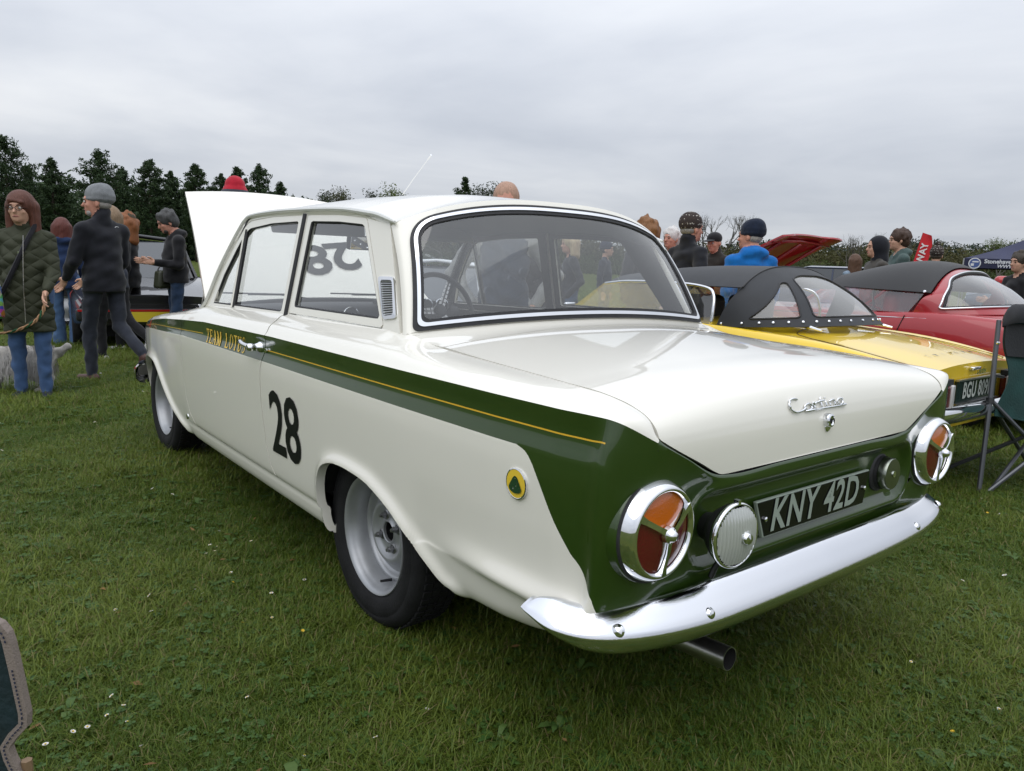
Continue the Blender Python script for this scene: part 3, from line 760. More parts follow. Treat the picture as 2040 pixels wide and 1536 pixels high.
    for y, zz in ((.494, .424), (-.494, .424), (.735, .437), (-.735, .437)):
        i = np.argmin(np.abs(pp[:, 1]-y)); p = pp[i]; o = np.array([p[0]+.75, p[1]*.55]); o /= np.linalg.norm(o)
        if abs(y) < .6: o = np.array([-1, 0])
        mb = MB(); mb.lathe([(.014, -.002), (.0135, .004), (.009, .009), (0, .011)], (p[0]-o[0]*.012, p[1]-o[1]*.012, zz-.004), (o[0], o[1], .35), 16); mb.build('bolt', CHROME, bp)
    for y in (.55, -.55):
        mb = MB(); mb.box((-1.01, y, .40), (.07, .04, .04)); mb.build('bracket', DARK, bp)
    # exhaust
    mb = MB(); c0 = Vector((-.30, .33, .19)); c1 = Vector((-1.030, .298, .226))
    d = (c1-c0).normalized(); L = (c1-c0).length
    mb.lathe([(.0285, 0), (.0285, L), (.0265, L), (.0265, L-.25), (0, L-.25)], c0, d, 28, mseg=[0, 0, 1, 1]); mb.build('exhaust_pipe', [STAINLESS, DARK], car, sharp=40)
    # underside
    mb = MB(); mb.box((1.15, 0, .27), (1.6, 1.28, .06)); mb.box((-.70, 0, .38), (.55, 1.15, .10)); mb.box((-.03, 0, .29), (.08, 1.0, .08)); mb.lathe([(.11, -.08), (.13, 0), (.11, .08)], (-.03, 0, .29), (0, 1, 0), 16); mb.build('underside', DARK, car)
    for s in (1, -1):
        for xc in (-.02, 2.45):
            V = []; F = []; n = 20
            for k in range(n+1):
                a = R(14)+R(152)*k/n
                for y in (.735 if xc < 1 else .700, .40): V.append((xc+(-.10 if xc < 1 else -.04)+.40*math.cos(a), s*y, .29+.30*math.sin(a)))
            for k in range(n): F.append((k*2, k*2+1, k*2+3, k*2+2))
            F.append(tuple(k*2+1 for k in range(n+1)))
            meshobj('wheel_well', np.array(V), F, DARK, car)
def on_side(u, z, side=1, off=.0016): return (u, side*(side_y(u, z)+off), z)
SERIF = {  # strokes: ((x0,y0),(x1,y1),width0)
 'T': [((.5, 0), (.5, 1), .17), ((.04, .965), (.96, .965), .07), ((.06, 1), (.06, .78), .05), ((.94, 1), (.94, .78), .05), ((.28, .025), (.72, .025), .05)],
 'E': [((.22, 0), (.22, 1), .17), ((.06, .965), (.86, .965), .07), ((.84, 1), (.84, .76), .05), ((.06, .035), (.9, .035), .07), ((.88, 0), (.88, .26), .05), ((.22, .52), (.62, .52), .06), ((.62, .42), (.62, .62), .05)],
 'A': [((.10, 0), (.48, 1), .07), ((.46, 1), (.84, 0), .18), ((.24, .33), (.68, .33), .06), ((-.02, .025), (.26, .025), .05), ((.66, .025), (1.0, .025), .05)],
 'M': [((.14, 0), (.14, 1), .07), ((.14, .98), (.5, .05), .16), ((.5, .05), (.84, .98), .07), ((.84, 0), (.84, 1), .17), ((0, .025), (.28, .025), .05), ((.68, .025), (1.0, .025), .05), ((0, .97), (.2, .97), .05), ((.8, .97), (1, .97), .05)],
 'L': [((.24, 0), (.24, 1), .17), ((.06, .97), (.44, .97), .05), ((.06, .035), (.9, .035), .07), ((.88, 0), (.88, .3), .05)],
 'O': None, 'S': None,
 'U': [((.22, 1), (.22, .3), .17), ((.22, .3), (.30, .08), .15), ((.30, .08), (.5, .0), .09), ((.5, 0), (.7, .08), .08), ((.7, .08), (.78, .3), .07), ((.78, .3), (.78, 1), .07), ((.04, .97), (.42, .97), .05), ((.62, .97), (.94, .97), .05)]}
def stroke_quads(a, b, w, sub=3):
    a = np.array(a, float); b = np.array(b, float); d = b-a; L = np.linalg.norm(d); n = np.array([-d[1], d[0]])/L*w/2
    if abs(d[0]) < 1e-6: n = np.array([w/2, 0])
    out = []
    for i in range(sub):
        p = a+d*i/sub; q = a+d*(i+1)/sub; out.append([p-n, q-n, q+n, p+n])
    return out
def serif_quads(ch):
    if ch == 'O':
        o = []
        for i in range(20):
            t0, t1 = 2*math.pi*i/20, 2*math.pi*(i+1)/20
            f = lambda t, k: np.array([.5+(.44 if k else .27)*math.cos(t), .5+(.52 if k else .46)*math.sin(t)])
            o.append([f(t0, 0), f(t1, 0), f(t1, 1), f(t0, 1)])
        return o
    if ch == 'S':
        pts = np.array([(.80, .74), (.76, .92), (.5, 1.0), (.24, .90), (.2, .72), (.36, .58), (.62, .46), (.80, .30), (.76, .10), (.5, 0), (.24, .08), (.18, .28)])
        w = [.05, .06, .07, .12, .17, .19, .19, .17, .13, .07, .06, .05]
        t = np.linspace(0, 11, 34); pp = cr(np.arange(12), pts, t); ww = np.interp(t, np.arange(12), w); tg = np.gradient(pp, axis=0); tg /= np.linalg.norm(tg, axis=1, keepdims=True); n = np.stack([-tg[:, 1], tg[:, 0]], -1)*ww[:, None]/2
        return [[pp[i]-n[i], pp[i+1]-n[i+1], pp[i+1]+n[i+1], pp[i]+n[i]] for i in range(33)]
    o = []
    for a, b, w in SERIF[ch]: o += stroke_quads(a, b, w*1.35)
    return o
def build_side_details(car, doors):
    for side in (1, -1):
        par = doors[side]
        gp = [q for q in _smooth(DOOR[1:16], 120) if q[1] < .862]
        MB().tube([on_side(a, b, side, -.013) for a, b in gp], .0062, 6).build('door_gap_shade', DARK, car, sharp=None)  # dark strip added behind the shut line to paint in the gap's shade
        # TEAM LOTUS lettering on the door
        x = 1.338; zc0 = .757; h = .057
        adv = {'T': .041, 'E': .041, 'A': .045, 'M': .055, 'L': .043, 'O': .047, 'U': .045, 'S': .036}
        xs = x if side > 0 else .87
        for word in ('TEAM', 'LOTUS'):
            V = []; F = []
            for ch in word:
                for q in serif_quads(ch):
                    b = len(V)
                    for (u, v) in q:
                        X = xs-side*u*(adv[ch]*.98); Z = zc0+v*h+.006*(1.338-X)/.47
                        V.append(on_side(X, Z, side, .0022))
                    F.append((b, b+1, b+2, b+3))
                xs -= side*adv[ch]*1.12
            xs -= side*.045
            o = meshobj('lettering', np.array(V), F, GOLD, par, smooth=False)
        # race number
        Vt, Ft = text_mesh('28', .30, 0, .0045, .74, 0, .95)
        h0 = Vt[:, 1].min(); h1 = Vt[:, 1].max(); w0, w1 = Vt[:, 0].min(), Vt[:, 0].max()
        bm = bmesh.new(); vv = [bm.verts.new((v[0], v[1], 0)) for v in Vt]
        for f in Ft:
            try: bm.faces.new([vv[i] for i in f])
            except ValueError: pass
        bmesh.ops.triangulate(bm, faces=bm.faces[:]); bmesh.ops.subdivide_edges(bm, edges=[e for e in bm.edges if e.calc_length() > .03], cuts=3)
        bmesh.ops.triangulate(bm, faces=bm.faces[:])
        Vt = np.array([v.co[:] for v in bm.verts]); bm.verts.index_update(); Ft = [tuple(v.index for v in f.verts) for f in bm.faces]; bm.free()
        V = []
        for v in Vt:
            X = .482-side*((v[0]-(w0+w1)/2)/(w1-w0)*.262)*1.0; Z = .548+(v[1]-(h0+h1)/2)/(h1-h0)*.235
            V.append(on_side(X, Z, side, .0025))
        meshobj('race_number', np.array(V), Ft, DECAL, car, smooth=True)
        # badge
        c = Vector(on_side(-.788, .672, side, .0)); ax = (0, side, -.02)
        bd = bpy.data.objects.new('round_badge', None); link(bd, car)
        mb = MB(); mb.lathe([(.0345, -.002), (.0345, .004), (.032, .005), (.031, .0045)], c, ax, 36); mb.build('rim', CHROME, bd)
        mb = MB(); mb.lathe([(.0315, .0045), (.0, .0055)], c, ax, 36); mb.build('disc', BADGEY, bd)
        tri = round_poly([(0, .026), (.025, -.014), (0, -.0225), (-.025, -.014)], [.02, .012, .02, .012], 6)
        V = [(c.x+a, c.y+side*.0068, c.z+b) for a, b in tri]; meshobj('shield', np.array(V), [tuple(range(len(V)))], BADGEG, bd, smooth=False)
        mb = MB(); 
        for pts in ([(-.006, .004), (-.006, -.004), (-.002, -.004)], [(.002, -.012), (.006, -.012), (.006, -.006)], [(-.003, .012), (.003, .012)]):
            mb.tube([(c.x+a, c.y+side*.007, c.z+b) for a, b in pts], .0007, 4)
        mb.build('monogram', CHROME, bd)
        # door handle
        c = Vector(on_side(.705, .803, side, 0)); hd = bpy.data.objects.new('handle', None); link(hd, par)
        mb = MB(); mb.lathe([(.021, -.006), (.020, .006), (.015, .012), (.013, .026), (.015, .03), (.015, .044), (.011, .050), (0, .051)], c, (0, side, .0), 24, scale=(1, .9)); mb.build('push_button', CHROME, hd)
        pts = [c+Vector((0, side*.034, 0)), c+Vector((.03, side*.038, .001)), c+Vector((.07, side*.040, .004)), c+Vector((.105, side*.038, .009)), c+Vector((.125, side*.033, .013))]
        mb = MB(); mb.tube(pts, [.013, .010, .0085, .0095, .005], 10); mb.build('grip', CHROME, hd, sharp=None)
        mb = MB(); mb.lathe([(.009, 0), (.009, .006), (.0, .007)], Vector(on_side(.640, .797, side)), (0, side, 0), 12); mb.build('striker', CHROME, car)
        # air extractor grille on the pillar
        vg = bpy.data.objects.new('air_vent', None); link(vg, car)
        q = [(.082, 1.087), (-.022, 1.089), (-.082, .966), (.004, .955)]; q = [(.074, 1.083), (-.020, 1.085), (-.083, .968), (-.006, .958)]
        outer = round_poly(q, .016, 5); cx = sum(a for a, b in q)/4; cz = sum(b for a, b in q)/4
        inner = [(cx+(a-cx)*.74, cz+(b-cz)*.84) for a, b in outer]
        def pp(a, b, o): return (a, side*(plane_y(b)+o), b)
        n = len(outer); V = [pp(*o, -.002) for o in outer]+[pp(*o, .006) for o in outer]+[pp(*o, .007) for o in inner]+[pp(*o, .002) for o in inner]
        F = [(r*n+k, r*n+(k+1) % n, (r+1)*n+(k+1) % n, (r+1)*n+k) for r in range(3) for k in range(n)]
        if side < 0: F = [tuple(reversed(f)) for f in F]
        meshobj('surround', np.array(V), F, CHROME, vg, sharp=50)
        meshobj('backing', np.array([pp(*o, .001) for o in inner]), [tuple(range(n))], BLACK, vg, smooth=False)
        qi = [(cx+(a-cx)*.76, cz+(b-cz)*.83) for a, b in q]
        for k in range(15):
            t = (k+.5)/15; l = Vector(qi[0]).lerp(Vector(qi[3]), t); r = Vector(qi[1]).lerp(Vector(qi[2]), t)
            mb = MB(); mb.tube([pp(l.x, l.y, .004), pp(r.x, r.y, .004)], .0019, 5); mb.build('slat', pmat_once('slat_metal', (.50, .51, .52), .3, metal=1.0), vg)
        # jacking point plug ahead of the door
        c = Vector(on_side(1.745, .352, side, 0)); mb = MB(); mb.lathe([(.014, -.002), (.013, .004), (.007, .006), (0, .006)], c, (0, side, 0), 16); mb.build('plug', CHROME, car)
def wheel(car, xc, side, ylip, steer=0.0):
    wl = bpy.data.objects.new('wheel', None); link(wl, car); wl.location = (xc, side*(ylip-.075), .297); wl.rotation_euler = (0, 0, (0 if side > 0 else math.pi)+steer)
    # local: +y outward ; lip at y=.075
    prof = [(.176, -.080), (.205, -.088), (.245, -.090), (.268, -.082), (.281, -.066), (.286, -.045), (.287, 0), (.286, .045), (.281, .066), (.268, .080), (.250, .086), (.246, .084), (.244, .086), (.215, .085), (.196, .080), (.186, .072), (.178, .066)]
    mb = MB(); mb.lathe(prof, (0, 0, 0), (0, 1, 0), 72); mb.build('tyre', TYRE, wl, sharp=None)
    mb = MB()
    for y0 in (-.045, -.015, .015, .045):
        for k in range(64):
            a = 2*math.pi*(k+(.5 if y0 > 0 else 0))/64; rr = .2875
            m = Matrix.Rotation(a, 3, 'Y') @ Matrix.Rotation(R(18 if y0 > 0 else -18), 3, 'X')
            p = Vector((math.sin(a)*rr, y0, math.cos(a)*rr)); mb.box(p, (.018, .026, .006), 0, Matrix.Rotation(a, 3, 'Y'))
    mb.build('tread', TYRE, wl, smooth=False)
    rp = [(.150, -.075), (.160, -.05), (.156, .01), (.160, .040), (.166, .052), (.170, .060), (.1725, .068), (.176, .072), (.181, .0765), (.184, .0775), (.186, .074), (.186, .068)]
    mb = MB(); mb.lathe(rp, (0, 0, 0), (0, 1, 0), 72)
    mb.lathe([(.156, .010), (.150, .014), (.143, .012), (.139, .004), (.135, -.004), (.130, -.006), (.126, .000), (.118, .004), (.108, .010), (.098, .022), (.090, .027), (.082, .025), (.074, .016), (.066, .012), (.045, .012), (.038, .016), (.034, .020), (.031, .018), (.030, -.01)], (0, 0, 0), (0, 1, 0), 72)
    rim = mb.build('rim', SILVER, wl, sharp=50)
    mb = MB(); mb.lathe([(.030, .010), (.028, -.03), (.012, -.035), (0, -.02)], (0, 0, 0), (0, 1, 0), 24); mb.build('hub', pmat_once('hub_grease', (.03, .03, .032), .35, metal=.6), wl)
    for k in range(4):
        a = math.pi/4+k*math.pi/2+.35; c = Vector((math.cos(a)*.054, .006, math.sin(a)*.054))
        mb = MB(); mb.lathe([(.019, 0), (.017, .008), (.0125, .010)], c, (0, 1, 0), 20); mb.lathe([(.0105, .010), (.0105, .022), (.0095, .024), (.006, .024), (.006, .032), (0, .033)], c, (0, 1, 0), 6); mb.build('wheel_nut', pmat_once('nut_steel', (.30, .30, .31), .35, metal=.9), wl, sharp=30)
    mb = MB(); a = -2.35 if side > 0 else -.8; mb.tube([(math.cos(-1.75)*.150, .020, math.sin(-1.75)*.150), (math.cos(-1.75)*.146, .058, math.sin(-1.75)*.146)], [.005, .0042], 8); mb.build('valve', BLACK, wl)
    return wl
def build_wheels(car):
    for s in (1, -1):
        wheel(car, -.015, s, .706); wheel(car, 2.455, s, .692, R(0))
def build_interior(car):
    # dashboard
    dash = bpy.data.objects.new('dashboard', None); link(dash, car)
    n = 31; t = np.linspace(-1, 1, n)
    sec = [(1.72, .885), (1.60, .895), (1.50, .885), (1.475, .86), (1.49, .78), (1.52, .70)]
    P = np.zeros((n, len(sec), 3))
    for j, (x, z) in enumerate(sec): P[:, j] = np.stack([x+.05*(1-t**2), .63*t, z+.012*(1-t**2)], -1)
    grid(P).obj('panel', TRIM, dash)
    mb = MB(); mb.box((1.535, -.36, .895), (.12, .42, .05)); mb.build('binnacle', TRIM, dash); apply_bevel(dash.children[-1] if dash.children else None, .02) if dash.children else None
    for k, y in enumerate((-.50, -.40, -.31, -.22, .04)):
        c = Vector((1.470, y, .893 if k < 4 else .85)); mb = MB(); mb.lathe([(.042, 0), (.042, .012), (.038, .014), (.036, .010), (0, .010)], c, (-1, 0, 0), 24, mseg=[0, 0, 0, 1]); mb.build('gauge', [CHROME, BLACK], dash)
    # steering wheel (right-hand drive)
    sw = bpy.data.objects.new('steering_wheel', None); link(sw, car); sw.location = (1.26, -.36, .885); sw.rotation_euler = (0, R(-68), 0)
    mb = MB(); mb.tube([(.195*math.cos(a), .195*math.sin(a), 0) for a in np.linspace(0, 2*math.pi, 49)[:-1]], .014, 8, closed=True); mb.build('rim', TRIM, sw, sharp=None)
    for a in (0, 120, 240):
        a = R(a+90); mb = MB()
        for k in range(6):
            r0 = .03+k*.026
            mb.box((math.cos(a)*(r0+.012), math.sin(a)*(r0+.012), -.006), (.020, .034-.002*k, .003), 0, Matrix.Rotation(a, 3, 'Z'))
        mb.tube([(math.cos(a)*.02, math.sin(a)*.02-.0, -.008), (math.cos(a)*.19, math.sin(a)*.19, -.008)], .006, 6); mb.build('spoke', STAINLESS, sw)
    mb = MB(); mb.lathe([(.035, -.02), (.035, .004), (.025, .012), (0, .013)], (0, 0, 0), (0, 0, 1), 20); mb.tube([(0, 0, -.01), (0, 0, -.30)], .022, 8); mb.build('boss', BLACK, sw)
    # seats
    def seat(x, y, w, name):
        s = bpy.data.objects.new(name, None); link(s, car); s.location = (x, y, .30)
        mb = MB(); mb.box((0, 0, .14), (.48, w, .14)); a = mb.build('cushion', TRIM, s); apply_bevel(a, .05, 3)
        mb = MB(); mb.box((-.27, 0, .35), (.12, w*.96, .40), 0, Matrix.Rotation(R(-14), 3, 'Y')); a = mb.build('backrest', TRIM, s); apply_bevel(a, .05, 3)
    seat(.95, .33, .50, 'seat'); seat(.95, -.33, .50, 'seat'); seat(.12, 0, 1.18, 'rear_seat')
    mb = MB(); mb.box((-.02, 0, .905), (.34, 1.26, .02)); mb.build('parcel_shelf', TRIM, car)
    mb = MB(); mb.box((.98, 0, .27), (1.4, 1.2, .02)); mb.build('floor_pan', TRIM, car)
    # mirror on the screen
    mr = bpy.data.objects.new('interior_mirror', None); link(mr, car); mr.location = (1.345, 0.02, 1.245); mr.rotation_euler = (0, R(-7), R(20.7)); mr.scale = (1.2, 1.25, 1.25)
    mb = MB(); mb.box((0, 0, -.03), (.022, .20, .055)); a = mb.build('mirror_case', BLACK, mr); apply_bevel(a, .009, 3)
    mb = MB(); mb.box((-.0125, 0, -.03), (.002, .188, .045)); mb.build('mirror_glass', pmat_once('mirror_glass', (.8, .8, .8), .02, metal=1.0), mr)
    mb = MB(); mb.tube([(0.01, 0, -.02), (.025, 0, .055)], .007, 6); mb.build('mirror_stem', CHROME, mr)
    for y in (.31, -.31):
        mb = MB(); mb.box((1.245, y, 1.272), (.022, .44, .090), 0, Matrix.Rotation(R(28), 3, 'Y')); a = mb.build('sun_visor', pmat_once('visor_vinyl', (.24, .24, .245), .7), car); apply_bevel(a, .009, 2)
    # wipers and front aerial
    for y in (-.34, .22):
        mb = MB(); mb.tube([(1.80-.02, y-.10, .915), (1.765, y+.06, .935), (1.735, y+.24, .938)], .004, 6); mb.tube([(1.748, y+.0, .938), (1.742, y+.36, .945)], .004, 6); mb.build('wiper', BLACK, car)
    mb = MB(); mb.tube([(1.435, -.15, 1.345), (1.36, -.15, 1.405), (1.20, -.15, 1.515), (1.055, -.15, 1.607)], [.005, .003, .0022, .0018], 6); mb.tube([(1.070, -.15, 1.598), (1.045, -.15, 1.614)], .0045, 6); mb.build('aerial', CHROME, car)
def build_front(car):
    # raised bonnet, hinged at the scuttle
    bn = bpy.data.objects.new('bonnet', None); link(bn, car)
    n, m = 41, 31; t = np.linspace(-1, 1, n); r = np.linspace(0, 1, m); T, Rr = np.meshgrid(t, r, indexing='ij')
    hw = .648+(.475-.648)*Rr
    X = 1.775+.93*Rr+.06*(1-T**2)*(1-Rr)-.05*(1-T**2)*Rr*-.4; Z = .878+.60*Rr+.030*(1-T**2)+.035*np.sin(np.pi*Rr)
    P = np.stack([X, T*hw, Z], -1); g = grid(P)
    if g.normals()[500][2] < 0: g = g.flip()
    g.shell(.018, True, 1).obj('panel', [WHITE, pmat_once('bonnet_inner', (.55, .54, .5), .5)], bn, 40)
    Vt, Ft = text_mesh('28', .30, 0, .006, .9, 0, .92); w0 = Vt[:, 0].max()-Vt[:, 0].min(); h0 = Vt[:, 1].max()-Vt[:, 1].min()
    V = []
    for v in Vt:
        y = -.145+v[0]/w0*.38; r = .335-v[1]/h0*.24-.25*(v[0]/w0*.38); T = y/(.648-.173*r)
        V.append((1.775+.93*r+.06*(1-T*T)*(1-r)+.02*(1-T*T)*r-.004, -y if False else y, .878+.60*r+.030*(1-T*T)+.035*math.sin(math.pi*r)+.006))
    meshobj('race_number', np.array(V), [tuple(f) for f in Ft], DECAL, bn, smooth=False)
    mb = MB(); mb.tube([(2.75, .40, .74), (2.35, .43, 1.23)], .006, 6); mb.build('bonnet_stay', STAINLESS, car)
    # engine bay, front panel, grille and front bumper
    mb = MB(); mb.box((2.45, 0, .52), (1.15, .95, .30)); mb.box((2.35, 0, .70), (.55, .26, .16)); mb.box((2.35, .08, .79), (.45, .08, .05)); mb.build('engine', DARK, car)
    mb = MB(); mb.box((3.07, 0, .55), (.08, 1.2, .30)); a = mb.build('front_panel', WHITE, car); apply_bevel(a, .03, 3)
    mb = MB(); mb.box((3.115, 0, .56), (.02, .85, .14)); a = mb.build('grille', CHROMEP, car)
    for s in (1, -1):
        mb = MB(); mb.lathe([(.095, 0), (.098, .03), (.085, .045), (.08, .04), (.04, .055), (0, .058)], (3.09, s*.50, .60), (1, 0, 0), 32); mb.build('headlamp', [CHROME], car)
    path = np.array([(3.19, 0), (3.185, .25), (3.165, .45), (3.12, .60), (3.04, .69), (2.93, .735), (2.86, .745)])
    tt = np.linspace(0, 6, 50); pp = cr(np.arange(7), path, tt); pp = np.vstack([pp[::-1]*[1, -1], pp[1:]])
    prof = [(-.05, .055), (-.02, .052), (0, .03), (.003, 0), (0, -.03), (-.02, -.05), (-.05, -.055)]
    Pm = np.zeros((len(pp), 7, 3)); tg = np.gradient(pp, axis=0); tg /= np.linalg.norm(tg, axis=1, keepdims=True)
    for i in range(len(pp)):
        o = np.array([-tg[i, 1], tg[i, 0]]); o = o if o@(pp[i]-np.array([2.4, 0])) > 0 else -o
        for j, (d, z) in enumerate(prof): Pm[i, j] = (pp[i, 0]+o[0]*d, pp[i, 1]+o[1]*d, .405+z)
    grid(Pm).shell(.004, True, 0).obj('front_bumper', CHROME, car, 60)
CAR = build_car()
# ================================================================== field, grass, trees
CAM = np.array([-1.98153, 1.75880, 1.13567])
def ground():
    m = bpy.data.materials.new('meadow_ground'); m.use_nodes = True; nt = m.node_tree; b = nt.nodes['Principled BSDF']
    b.inputs['Roughness'].default_value = 0.95; b.inputs['Specular IOR Level'].default_value = 0.1
    tc = nt.nodes.new('ShaderNodeTexCoord')
    def noise(sc, det=6): n = nt.nodes.new('ShaderNodeTexNoise'); n.inputs['Scale'].default_value = sc; n.inputs['Detail'].default_value = det; nt.links.new(tc.outputs['Object'], n.inputs['Vector']); return n.outputs['Fac']
    n1, n2, n3 = noise(.5), noise(9, 8), noise(60, 4)
    def ramp(f, a, b_, lo=.35, hi=.65):
        mx = nt.nodes.new('ShaderNodeMix'); mx.data_type = 'RGBA'; mr = nt.nodes.new('ShaderNodeMapRange'); mr.inputs[1].default_value = lo; mr.inputs[2].default_value = hi
        nt.links.new(f, mr.inputs[0]); nt.links.new(mr.outputs[0], mx.inputs[0])
        for i, c in ((6, a), (7, b_)):
            if isinstance(c, tuple): mx.inputs[i].default_value = (*c, 1)
            else: nt.links.new(c, mx.inputs[i])
        return mx.outputs[2]
    g1 = ramp(n1, (.080, .115, .018), (.125, .140, .030)); g2 = ramp(n2, (.030, .045, .010), g1, .3, .55); g3 = ramp(n3, (.028, .040, .010), g2, .25, .6)
    nt.links.new(g3, b.inputs['Base Color'])
    bp = nt.nodes.new('ShaderNodeBump'); bp.inputs['Strength'].default_value = .8; bp.inputs['Distance'].default_value = .03; nt.links.new(n3, bp.inputs['Height']); nt.links.new(bp.outputs[0], b.inputs['Normal'])
    xs = np.concatenate([np.linspace(-1500, -40, 12), np.linspace(-30, 30, 61), np.linspace(40, 1500, 14)]); n = len(xs)
    X, Y = np.meshgrid(xs, xs, indexing='ij'); rr = np.hypot(X, Y)
    Z = .012*np.sin(X*.9+1)*np.sin(Y*.7)*np.clip((rr-6)/6, 0, 1)
    o = grid(np.stack([X, Y, Z], -1)).obj('ground', m); tag(o, kind='structure')
    return o
ground()
def leafmat(name, c1, c2, rough=.6, trans=.25, attr=False):
    m = bpy.data.materials.new(name); m.use_nodes = True; nt = m.node_tree; b = nt.nodes['Principled BSDF']
    b.inputs['Roughness'].default_value = rough; b.inputs['Specular IOR Level'].default_value = .25
    mx = nt.nodes.new('ShaderNodeMix'); mx.data_type = 'RGBA'; mx.inputs[6].default_value = (*c1, 1); mx.inputs[7].default_value = (*c2, 1)
    if attr:
        at = nt.nodes.new('ShaderNodeAttribute'); at.attribute_type = 'INSTANCER'; at.attribute_name = 'tint'; gg = nt.nodes.new('ShaderNodeNewGeometry'); nt.links.new(_math(nt, 'ADD', _math(nt, 'MULTIPLY', at.outputs['Fac'], .55), _math(nt, 'MULTIPLY', _math(nt, 'POWER', gg.outputs['Random Per Island'], 1.6), .65)), mx.inputs[0])
    else:
        g = nt.nodes.new('ShaderNodeNewGeometry'); nt.links.new(g.outputs['Random Per Island'], mx.inputs[0])
    nt.links.new(mx.outputs[2], b.inputs['Base Color'])
    if trans:
        tr = nt.nodes.new('ShaderNodeBsdfTranslucent'); nt.links.new(mx.outputs[2], tr.inputs[0]); ms = nt.nodes.new('ShaderNodeMixShader'); ms.inputs[0].default_value = trans
        out = nt.nodes['Material Output']; nt.links.new(b.outputs[0], ms.inputs[1]); nt.links.new(tr.outputs[0], ms.inputs[2]); nt.links.new(ms.outputs[0], out.inputs[0])
    return m
def grass():
    rg = np.random.default_rng(3)
    mats = [leafmat('grass_blade', (.054, .112, .012), (.190, .235, .040), .40, .38, True), leafmat('grass_dry', (.16, .13, .05), (.24, .20, .09), .6, .2), leafmat('clover_leaf', (.035, .085, .015), (.07, .13, .03), .5, .2)]
    pc = bpy.data.collections.new('grass_tufts')
    for kind in range(9):
        V = []; F = []; M = []
        nb = 50 if kind < 7 else 34
        for i in range(nb):
            p = rg.normal(0, .028, 2); a = rg.uniform(0, 2*math.pi); L = rg.uniform(.022, .055)*(1.35 if kind in (2, 5) else 1.0); w = rg.uniform(.0011, .0021)
            lean = rg.uniform(.35, 1.55); d = np.array([math.cos(a), math.sin(a)]); sd = np.array([-d[1], d[0]])
            b = len(V)
            for k, t in enumerate((0, .4, .75, 1.0)):
                ang = lean*(t**1.3); r = L*(math.sin(ang)*t); z = L*t*math.cos(ang*.75)-.004
                ww = w*(1-t**2*.9)
                c = p+d*r
                if k < 3: V += [(*(c-sd*ww), z), (*(c+sd*ww), z)]
                else: V.append((*c, z))
            F += [(b, b+1, b+3, b+2), (b+2, b+3, b+5, b+4), (b+4, b+5, b+6)]; mm = 1 if rg.random() < .045 else 0; M += [mm]*3
        if kind >= 7:   # clover and broad leaves
            for i in range(4):
                p = rg.normal(0, .03, 2); h = rg.uniform(.010, .028); b0 = rg.uniform(0, 2)
                for q in range(3):
                    a = b0+q*2.094; c = p+np.array([math.cos(a), math.sin(a)])*.0075; b = len(V); n = 7
                    for k in range(n):
                        t = 2*math.pi*k/n; V.append((c[0]+.0068*math.cos(t), c[1]+.0068*math.sin(t), h+rg.uniform(-.001, .001)))
                    F.append(tuple(range(b, b+n))); M.append(2)
        me = bpy.data.meshes.new('grass_tuft'); me.from_pydata(V, [], F)
        for m in mats: me.materials.append(m)
        me.polygons.foreach_set('material_index', np.array(M, dtype=np.int32)); me.update()
        o = bpy.data.objects.new('grass_tuft', me); pc.objects.link(o)
    # scatter inside a wedge in front of the camera with falling density
    pts = []; sc = []; tint = []
    def ring(r0, r1, dens, s):
        n = int(dens*math.pi*(r1*r1-r0*r0)*(100/360))
        r = np.sqrt(rg.uniform(r0*r0, r1*r1, n)); a = R(-38.8)+rg.uniform(R(-50), R(50), n)
        p = np.stack([CAM[0]+r*np.cos(a), CAM[1]+r*np.sin(a), np.zeros(n)], -1); pts.append(p); sc.append(np.full(n, s)*rg.uniform(.7, 1.25, n))
    ring(.5, 3.2, 1500, .85); ring(3.2, 5.5, 950, 1.0); ring(5.5, 9, 420, 1.35); ring(9, 16, 130, 1.9); ring(16, 34, 26, 3.0)
    P = np.concatenate(pts); S = np.concatenate(sc)
    keep = ~((np.abs(P[:, 1]) < .45) & (P[:, 0] > .2) & (P[:, 0] < 2.2)); P = P[keep]; S = S[keep]
    nz = np.sin(P[:, 0]*3.1+1.3*np.sin(P[:, 1]*2.3))+np.sin(P[:, 1]*4.3+1.7*np.sin(P[:, 0]*1.9))+.6*np.sin(P[:, 0]*9+P[:, 1]*7)
    tint = np.clip(.5+.22*nz+rg.normal(0, .24, len(P)), 0, 1); S *= np.clip(1+.16*nz, .5, 1.45)
    me = bpy.data.meshes.new('grass'); me.vertices.add(len(P)); me.vertices.foreach_set('co', P.ravel())
    for nm, arr in (('tint', tint), ('size', S), ('turn', rg.uniform(0, 6.283, len(P)))):
        a = me.attributes.new(nm, 'FLOAT', 'POINT'); a.data.foreach_set('value', arr.astype(np.float32))
    a = me.attributes.new('pick', 'INT', 'POINT'); pk = rg.integers(0, 9, len(P)); a.data.foreach_set('value', pk.astype(np.int32))
    o = bpy.data.objects.new('grass', me); COL.objects.link(o); tag(o, 'mown green meadow grass with clover', 'grass', kind='stuff')
    ng = bpy.data.node_groups.new('grass_scatter', 'GeometryNodeTree')
    ng.interface.new_socket('Geometry', in_out='INPUT', socket_type='NodeSocketGeometry'); ng.interface.new_socket('Geometry', in_out='OUTPUT', socket_type='NodeSocketGeometry')
    N = ng.nodes.new; L = ng.links.new
    gi = N('NodeGroupInput'); go = N('NodeGroupOutput'); ci = N('GeometryNodeCollectionInfo'); ci.inputs['Collection'].default_value = pc; ci.inputs['Separate Children'].default_value = True; ci.inputs['Reset Children'].default_value = True
    m2p = N('GeometryNodeMeshToPoints'); ip = N('GeometryNodeInstanceOnPoints'); ip.inputs['Pick Instance'].default_value = True
